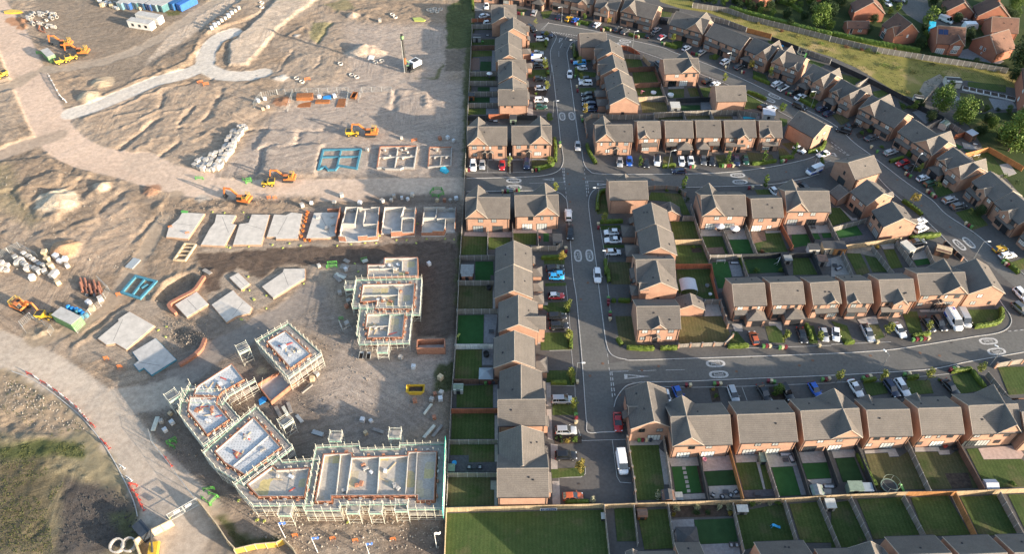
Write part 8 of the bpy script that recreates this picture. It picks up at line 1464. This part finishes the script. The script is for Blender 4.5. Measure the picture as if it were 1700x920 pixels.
def trampoline(cr, x, y, r, desc):
    o = empty('trampoline', G(cr(x,y))); m = MB().mat('shed_green'); m.lathe((0,0,.75),[(r*.86,.02),(r,.02),(r,-.06),(r*.86,-.06)],20); m.build('rim', o); m = MB().mat('mach_dark'); m.lathe((0,0,.74),[(0,0),(r*.87,0)],20); m.build('mat', o)
    for k in range(6): a = k*math.pi/3; l = MB().mat('steel').tube([(r*math.cos(a),r*math.sin(a),0),(r*math.cos(a),r*math.sin(a),2.3)],.03,5).build('pole', o)
    t = MB().mat('shed_green'); t.tube([(r*math.cos(a*.3142),r*math.sin(a*.3142),2.3) for a in range(21)],.03,4); t.build('top_ring', o); o['label'] = desc; o['category'] = 'trampoline'
trampoline(R12,360,500,1.6,'green rimmed round trampoline on lower row lawn'); trampoline(B2,590,225,1.5,'trampoline beside green slide beyond the curving road')
def slide(cr, x, y, ang, mt, desc):
    o = empty('toy_slide', G(cr(x,y)), math.radians(ang)); m = MB().mat(mt); m.ext([(-.6,1.0),(-.3,1.05),(.9,.1),(1.2,.08),(1.2,.02),(.85,.03),(-.35,.98),(-.6,.94)],-.25,.25,'y'); m.build('chute', o)
    for s in (-1,1): MB().mat(mt).tube([(-.75,s*.2,0),(-.5,s*.2,1.0)],.04,5).build('leg', o)
    o['label'] = desc; o['category'] = 'slide'
slide(R12,440,505,-60,'green_plastic','green plastic slide beside the round trampoline'); slide(B2,640,245,-120,'green_plastic','green slide beyond the curving road'); slide(R2,25,590,50,'pink','pink toy slide on lawn behind terrace'); slide(R11,940,752,0,'toy_blue','bright blue toy slide on dark bottom lawn'); slide(R7,80,425,80,'lime','lime green toy slide on artificial lawn'); slide(A1,240,545,80,'green_plastic','green toy slide in top left garden'); slide(R4,520,680,90,'red_plastic','red and white toy slide behind the corner house')
def goal(cr, x, y, ang, desc, w=2.0):
    o = empty('goal', G(cr(x,y)), math.radians(ang)); m = MB().mat('white_plastic'); m.tube([(-w/2,0,0),(-w/2,0,1.2),(w/2,0,1.2),(w/2,0,0)],.06,6); m.tube([(-w/2,0,1.2),(-w/2,.8,0),(w/2,.8,0),(w/2,0,1.2)],.04,5); m.build('frame', o); o['label'] = desc; o['category'] = 'goal'
goal(R5,522,835,0,'white football goal on bright artificial lawn'); goal(R5,888,830,60,'white football goal against the black fence'); goal(R6,915,165,20,'white football goal in orange fenced garden',2.4)
def parasol(cr, x, y, mt, desc, r=1.3):
    o = empty('parasol', G(cr(x,y))); MB().mat('steel').tube([(0,0,0),(0,0,2.3)],.03,6).build('pole', o); MB().mat(mt).lathe((0,0,2.0),[(r,0),(r*.5,.28),(.03,.5)],8).build('canopy', o); MB().mat('rattan').lathe((0,0,0),[(.0,.72),(.55,.72),(.55,.66),(.08,.64),(.08,0),(.3,0)],10).build('table', o); o['label'] = desc; o['category'] = 'parasol'
parasol(R5,508,630,'canvas','pale blue-grey parasol behind a semi'); parasol(R5,604,645,'white_plastic','white parasol behind a semi'); parasol(R1,203,500,'white_plastic','white parasol on small lawn left of main road',1.0)
def sofa(cr, x, y, ang, desc, L=2.0, cush='cushion'):
    o = empty('garden_sofa', G(cr(x,y)), math.radians(ang)); m = MB().mat('rattan'); m.b2(-L/2,L/2,-.35,.35,.05,.32); m.b2(-L/2,L/2,.25,.38,.32,.75); m.b2(-L/2,-L/2+.14,-.35,.25,.32,.58); m.b2(L/2-.14,L/2,-.35,.25,.32,.58); m.build('frame', o); c = MB().mat(cush)
    for k in range(int(L/.6)): c2 = MB().mat(cush).b2(-L/2+.17+k*(L-.34)/int(L/.6),-L/2+.13+(k+1)*(L-.34)/int(L/.6),-.33,.24,.33,.45).build('cushion', o)
    reg(o, desc, '', 'garden sofa', 'garden furniture')
def table(cr, x, y, desc, r=.55):
    o = empty('garden_table', G(cr(x,y))); MB().mat('rattan').b2(-r,r,-r*.8,r*.8,.4,.46).build('tabletop', o)
    for sx in (-1,1):
        for sy in (-1,1): MB().mat('rattan').b2(sx*(r-.1)-.03,sx*(r-.1)+.03,sy*(r*.8-.1)-.03,sy*(r*.8-.1)+.03,0,.4).build('leg', o)
    reg(o, desc, '', 'table', 'garden furniture')
for cr,x,y,a,ds,L in ((R11,1010,292,0,'long grey sofa on grey patio beside artificial lawn',2.4),(R11,1048,320,-80,'short end of grey corner sofa on patio',1.6),(R11,548,552,60,'left chair at the fire pit patio',.8),(R11,608,560,20,'lower chair at the fire pit patio',.8),(R11,662,552,-30,'right lower chair at the fire pit patio',.8),(R11,695,532,-60,'right chair at the fire pit patio',.8),(R11,1285,495,0,'grey sofa on pale patio by dark fence',2.2),(R5,610,835,0,'grey corner sofa on small grey patio',2.2),(R6,45,870,30,'dark sofa on white patio inside the loop',2.0),(R10,150,372,0,'left seat on dark decking',.9),(R10,218,372,0,'right seat on dark decking',.9),(R1,240,775,0,'sofa by the red fence left of main road',1.6),(B4,500,265,-30,'pale sofa on patio beyond the curving road',1.8),(B1,650,150,-20,'sofa on raised patio beyond curving road',1.6),(R11,665,868,0,'left dark chair on patio at bottom edge',.8),(R11,700,868,0,'right dark chair on patio at bottom edge',.8),(A1,300,455,0,'garden seat on dark paving top left',1.2)): sofa(cr,x,y,a,ds,L)
for cr,x,y,ds in ((R11,1010,328,'low dark table by the grey corner sofa'),(R11,630,532,'square fire pit table on patio'),(R11,830,542,'dark table on decking in lower row'),(R10,177,372,'dark barbecue table on decking'),(R6,20,850,'dark table on white patio inside loop'),(B1,700,185,'table on raised patio beyond curving road'),(R1,210,770,'low table by the red fence'),(R7,290,390,'low table with toys on grey patio'),(R5,1110,610,'dark planter table behind right semi pair')): table(cr,x,y,ds)
def tub(cr, x, y, r, h, mt, name, desc, cat):
    m = MB().mat(mt); m.lathe((0,0,0),[(0,0.02),(r*.9,0),(r,h),(r*.88,h),(r*.8,h*.6),(0,h*.55)],14); o = m.build(name); o.location = G(cr(x,y)); o['label'] = desc; o['category'] = cat
tub(R2,97,592,.8,.35,'toy_blue','paddling_pool','blue and white paddling pool behind terrace','paddling pool'); tub(R2,203,612,1.0,.8,'white_plastic','hot_tub','round white hot tub beside detached house','hot tub'); tub(R8,512,98,.5,.5,'shed_grey','planter_tub','grey tub on dark lawn near arched canopy','planter'); tub(R8,532,150,.45,.3,'white_plastic','sand_tub','small white tub on dark lawn','tub'); tub(R7,275,115,.6,.9,'mach_dark','compost_bin','black compost tub on brown lawn','compost bin'); tub(R12,785,255,.55,.9,'mach_dark','kettle_barbecue','black covered barbecue by lower row house','barbecue'); tub(R12,722,240,.35,.7,'red_plastic','toy_car','red toy on patio of lower row','toy'); tub(R11,495,325,.4,.6,'pink','toy_house','pink toy on pink patio','toy'); tub(R7,258,540,.7,1.1,'mach_dark','covered_barbecue','black covered barbecue left of gazebo','barbecue'); tub(R10,55,345,.5,.4,'toy_blue','storage_tub','bright blue tub on dark decking','tub'); tub(B2,355,120,.5,.3,'toy_blue','sand_pit','blue sand pit beyond the curving road','sand pit'); tub(A2,1110,880,.9,.5,'white_plastic','toy_tent','white and blue toy tent behind terrace','tent'); tub(B2,425,120,.6,1.2,'shed_pale','egg_chair','pale egg chair beyond the curving road','chair')
for cr,x,y,mt in ((B3,500,215,'pink'),(B3,530,250,'white_plastic'),(B3,570,270,'rattan'),(B3,460,230,'net_green'),(B3,540,200,'shed_pale')): tub(cr,x,y,.6,.8,mt,'play_equipment','x','toy') if False else None
pp = [G(R3(x,y),0) for x,y in ((832,562),(875,572),(920,582),(965,592),(1010,602),(1060,612),(1110,622),(1170,638))]
for i, (a, b) in enumerate(zip(pp, pp[1:])):
    d = b-a; o = empty('raised_planter', (a+b)/2, math.atan2(d.y,d.x)); L = d.length; m = MB().mat('white_plastic'); m.b2(-L/2+.05,L/2-.05,-1.1,1.1,0,.5); m.build('wall', o); MB().mat('soil').b2(-L/2+.15,L/2-.15,-1.0,1.0,.5,.52).build('soil_bed', o); reg(o,'white edged raised planter','on the waste strip top right','planter','raised planters')
b = HOUSES[-7] if False else None
# solar panels and skylights of the older houses
for h in HOUSES:
    pass
def roof_panel(h, x0, x1, y0, y1, eh, rh, w, mt, name):
    Y = w/2; z = lambda y: rh-abs(y)*(rh-eh)/Y+.06; m = MB().mat(mt); m.face([(x0,y0,z(y0)),(x1,y0,z(y0)),(x1,y1,z(y1)),(x0,y1,z(y1))]); m.mat('frame'); r = [c for c in h.children if c.name.startswith('roof') and 'vent' not in c.name][0]; m.build(name, r)
mat('solar', (.015,.03,.09), .15, .1, 3)
SP = [h for h in HOUSES if abs(h.location.x-G(B6(370,420)).x) < 8 and abs(h.location.y-G(B6(370,420)).y) < 9]
for h in SP[:1]: roof_panel(h,-4.2,-2.7,-2.4,-1.0,4.2,8,9.4,'solar','solar_panel'); roof_panel(h,-2.6,-1.1,-2.4,-1.0,4.2,8,9.4,'solar','solar_panel')
# weeds and rubble that nobody could count
def scatter_leaves(name, zones, mt, n, size, zf):
    m = MB().mat(mt)
    for cr, s, k in zones:
        pts = pl(cr, s); x0, x1 = min(p[0] for p in pts), max(p[0] for p in pts); y0, y1 = min(p[1] for p in pts), max(p[1] for p in pts); X = np.array([LR.uniform(x0,x1) for _ in range(k*3)]); Y = np.array([LR.uniform(y0,y1) for _ in range(k*3)]); ok = (sdp(X,Y,pts) > .2)&(fbm(X,Y,.3,77) > .42)
        for x, y in list(zip(X[ok],Y[ok]))[:k]: leaves(m,(x,y,zf(x,y)+size*.5),(size,size,size*.5),3,size)
    o = m.build(name); o['kind'] = 'stuff'; return o
scatter_leaves('weeds', [(L7,'0,390 200,350 440,350 440,430 250,430 0,440',420),(L7,'0,430 240,430 330,560 250,700 280,920 0,920',1400),(L7,'40,10 300,140 440,290 250,330 0,200',400),(L2,'1105,0 1225,0 1200,240 1110,245',500),(L2,'1200,245 1240,245 1232,900 1195,900',350),(L6,'1110,650 1215,600 1200,780 1095,780',300),(L11,'1020,560 1120,600 1300,760 1640,770 1600,800 1220,840 1110,720',500),(L5,'1200,400 1235,400 1225,980 1190,960',260),(L1,'840,55 920,50 910,75 850,75',80),(L2,'430,120 520,115 460,215 415,190',120),(L3,'0,0 50,0 90,150 200,260 150,280 0,160',200)], 'leaf_weed', 0, .10, HT)
scatter_leaves('scrub_grass', [(R2,'345,25 570,65 930,170 1227,240 1227,350 1000,285 840,220 580,120 450,75',900),(R3,'0,240 300,310 590,360 850,400 1130,450 1150,540 860,500 690,500 580,630 440,590 0,370',1400)], 'leaf_scrub', 0, .13, lambda x,y: 0.02)
mat('stone', (.235,.195,.155), .95, .3, 3); mat('stone_pale', (.33,.29,.24), .95, .3, 3)
m = MB().mat('stone'); k = 0
for cr, s, n, mt in ((PX,'200,130 400,60 740,60 740,290 420,300 300,260',420,'stone'),(L3,'0,0 400,0 800,300 600,520 400,480 300,600 0,500',380,'stone_pale'),(L4,'0,150 1190,110 1190,210 420,215 0,330',420,'stone'),(L10,'560,440 860,480 860,600 640,720 560,600',260,'stone'),(L10,'420,300 640,150 840,120 860,170 500,340',120,'stone'),(L9,'0,560 1420,690 1420,900 300,900',420,'stone_pale'),(L7,'300,700 500,560 690,650 700,850 300,900',300,'mach_dark'),(L7,'20,10 300,140 440,290 250,300 0,180',220,'stone_pale'),(L8,'-20,600 150,500 300,920 200,1000',200,'stone'),(L6,'300,350 620,430 760,620 1180,600 1100,900 300,900',260,'stone'),(L1,'400,620 1227,420 1227,600 900,860',260,'stone_pale')):
    pts = pl(cr, s); x0, x1 = min(p[0] for p in pts), max(p[0] for p in pts); y0, y1 = min(p[1] for p in pts), max(p[1] for p in pts); m.mat(mt)
    X = np.array([LR.uniform(x0,x1) for _ in range(n*3)]); Y = np.array([LR.uniform(y0,y1) for _ in range(n*3)]); ok = sdp(X,Y,pts) > 0
    for x, y in list(zip(X[ok],Y[ok]))[:n]:
        r = LR.uniform(.06,.2)*(1.6 if LR.random()<.06 else 1); z = HT(x,y); q_ = [Vector((x,y,z+r*.3))+Vector(v)*r*LR.uniform(.7,1.2) for v in ((1,0,0),(0,1,0),(-1,0,0),(0,-1,0),(0,0,.8))]; m.raw(q_,[(0,1,4),(1,2,4),(2,3,4),(3,0,4)])
m.build('rubble')['kind'] = 'stuff'
# ---------------------------------------------------------------- camera, light, world
cam = bpy.data.cameras.new('camera'); co = bpy.data.objects.new('camera', cam); COL.objects.link(co); S.camera = co
cam.sensor_fit = 'HORIZONTAL'; cam.sensor_width = 36; cam.lens = 36*FPX/1700; cam.clip_end = 3000; cam.clip_start = 1
co.location = (0,0,CH); co.rotation_euler = (math.pi/2-PITCH, 0, 0)
SAZ, SEL = math.radians(118), math.radians(SUN_EL)
w = bpy.data.worlds.new('World'); S.world = w; w.use_nodes = True; nt = w.node_tree
bg = nt.nodes['Background']; sky = nt.nodes.new('ShaderNodeTexSky'); sky.sky_type = 'NISHITA'; sky.sun_disc = False
sky.sun_elevation = SEL; sky.sun_rotation = SAZ; sky.altitude = 100; sky.air_density = 1.0; sky.dust_density = 1.5
nt.links.new(sky.outputs[0], bg.inputs[0]); bg.inputs[1].default_value = SKY
sl = bpy.data.lights.new('sun','SUN'); sl.energy = SUN; sl.angle = math.radians(.6); sl.color = (1,.845,.665)
so = bpy.data.objects.new('sun', sl); COL.objects.link(so)
d = Vector((math.sin(SAZ)*math.cos(SEL), math.cos(SAZ)*math.cos(SEL), math.sin(SEL)))
so.rotation_euler = d.to_track_quat('Z','Y').to_euler(); so.location = (150,-60,80)
S.view_settings.view_transform = 'Standard'; S.view_settings.look = 'None'; S.view_settings.gamma = 1; S.view_settings.exposure = EXPO
S.view_settings.use_curve_mapping = False
S.cycles.max_bounces = 5
bpy.context.view_layer.update(); fill_loc(); label_all()
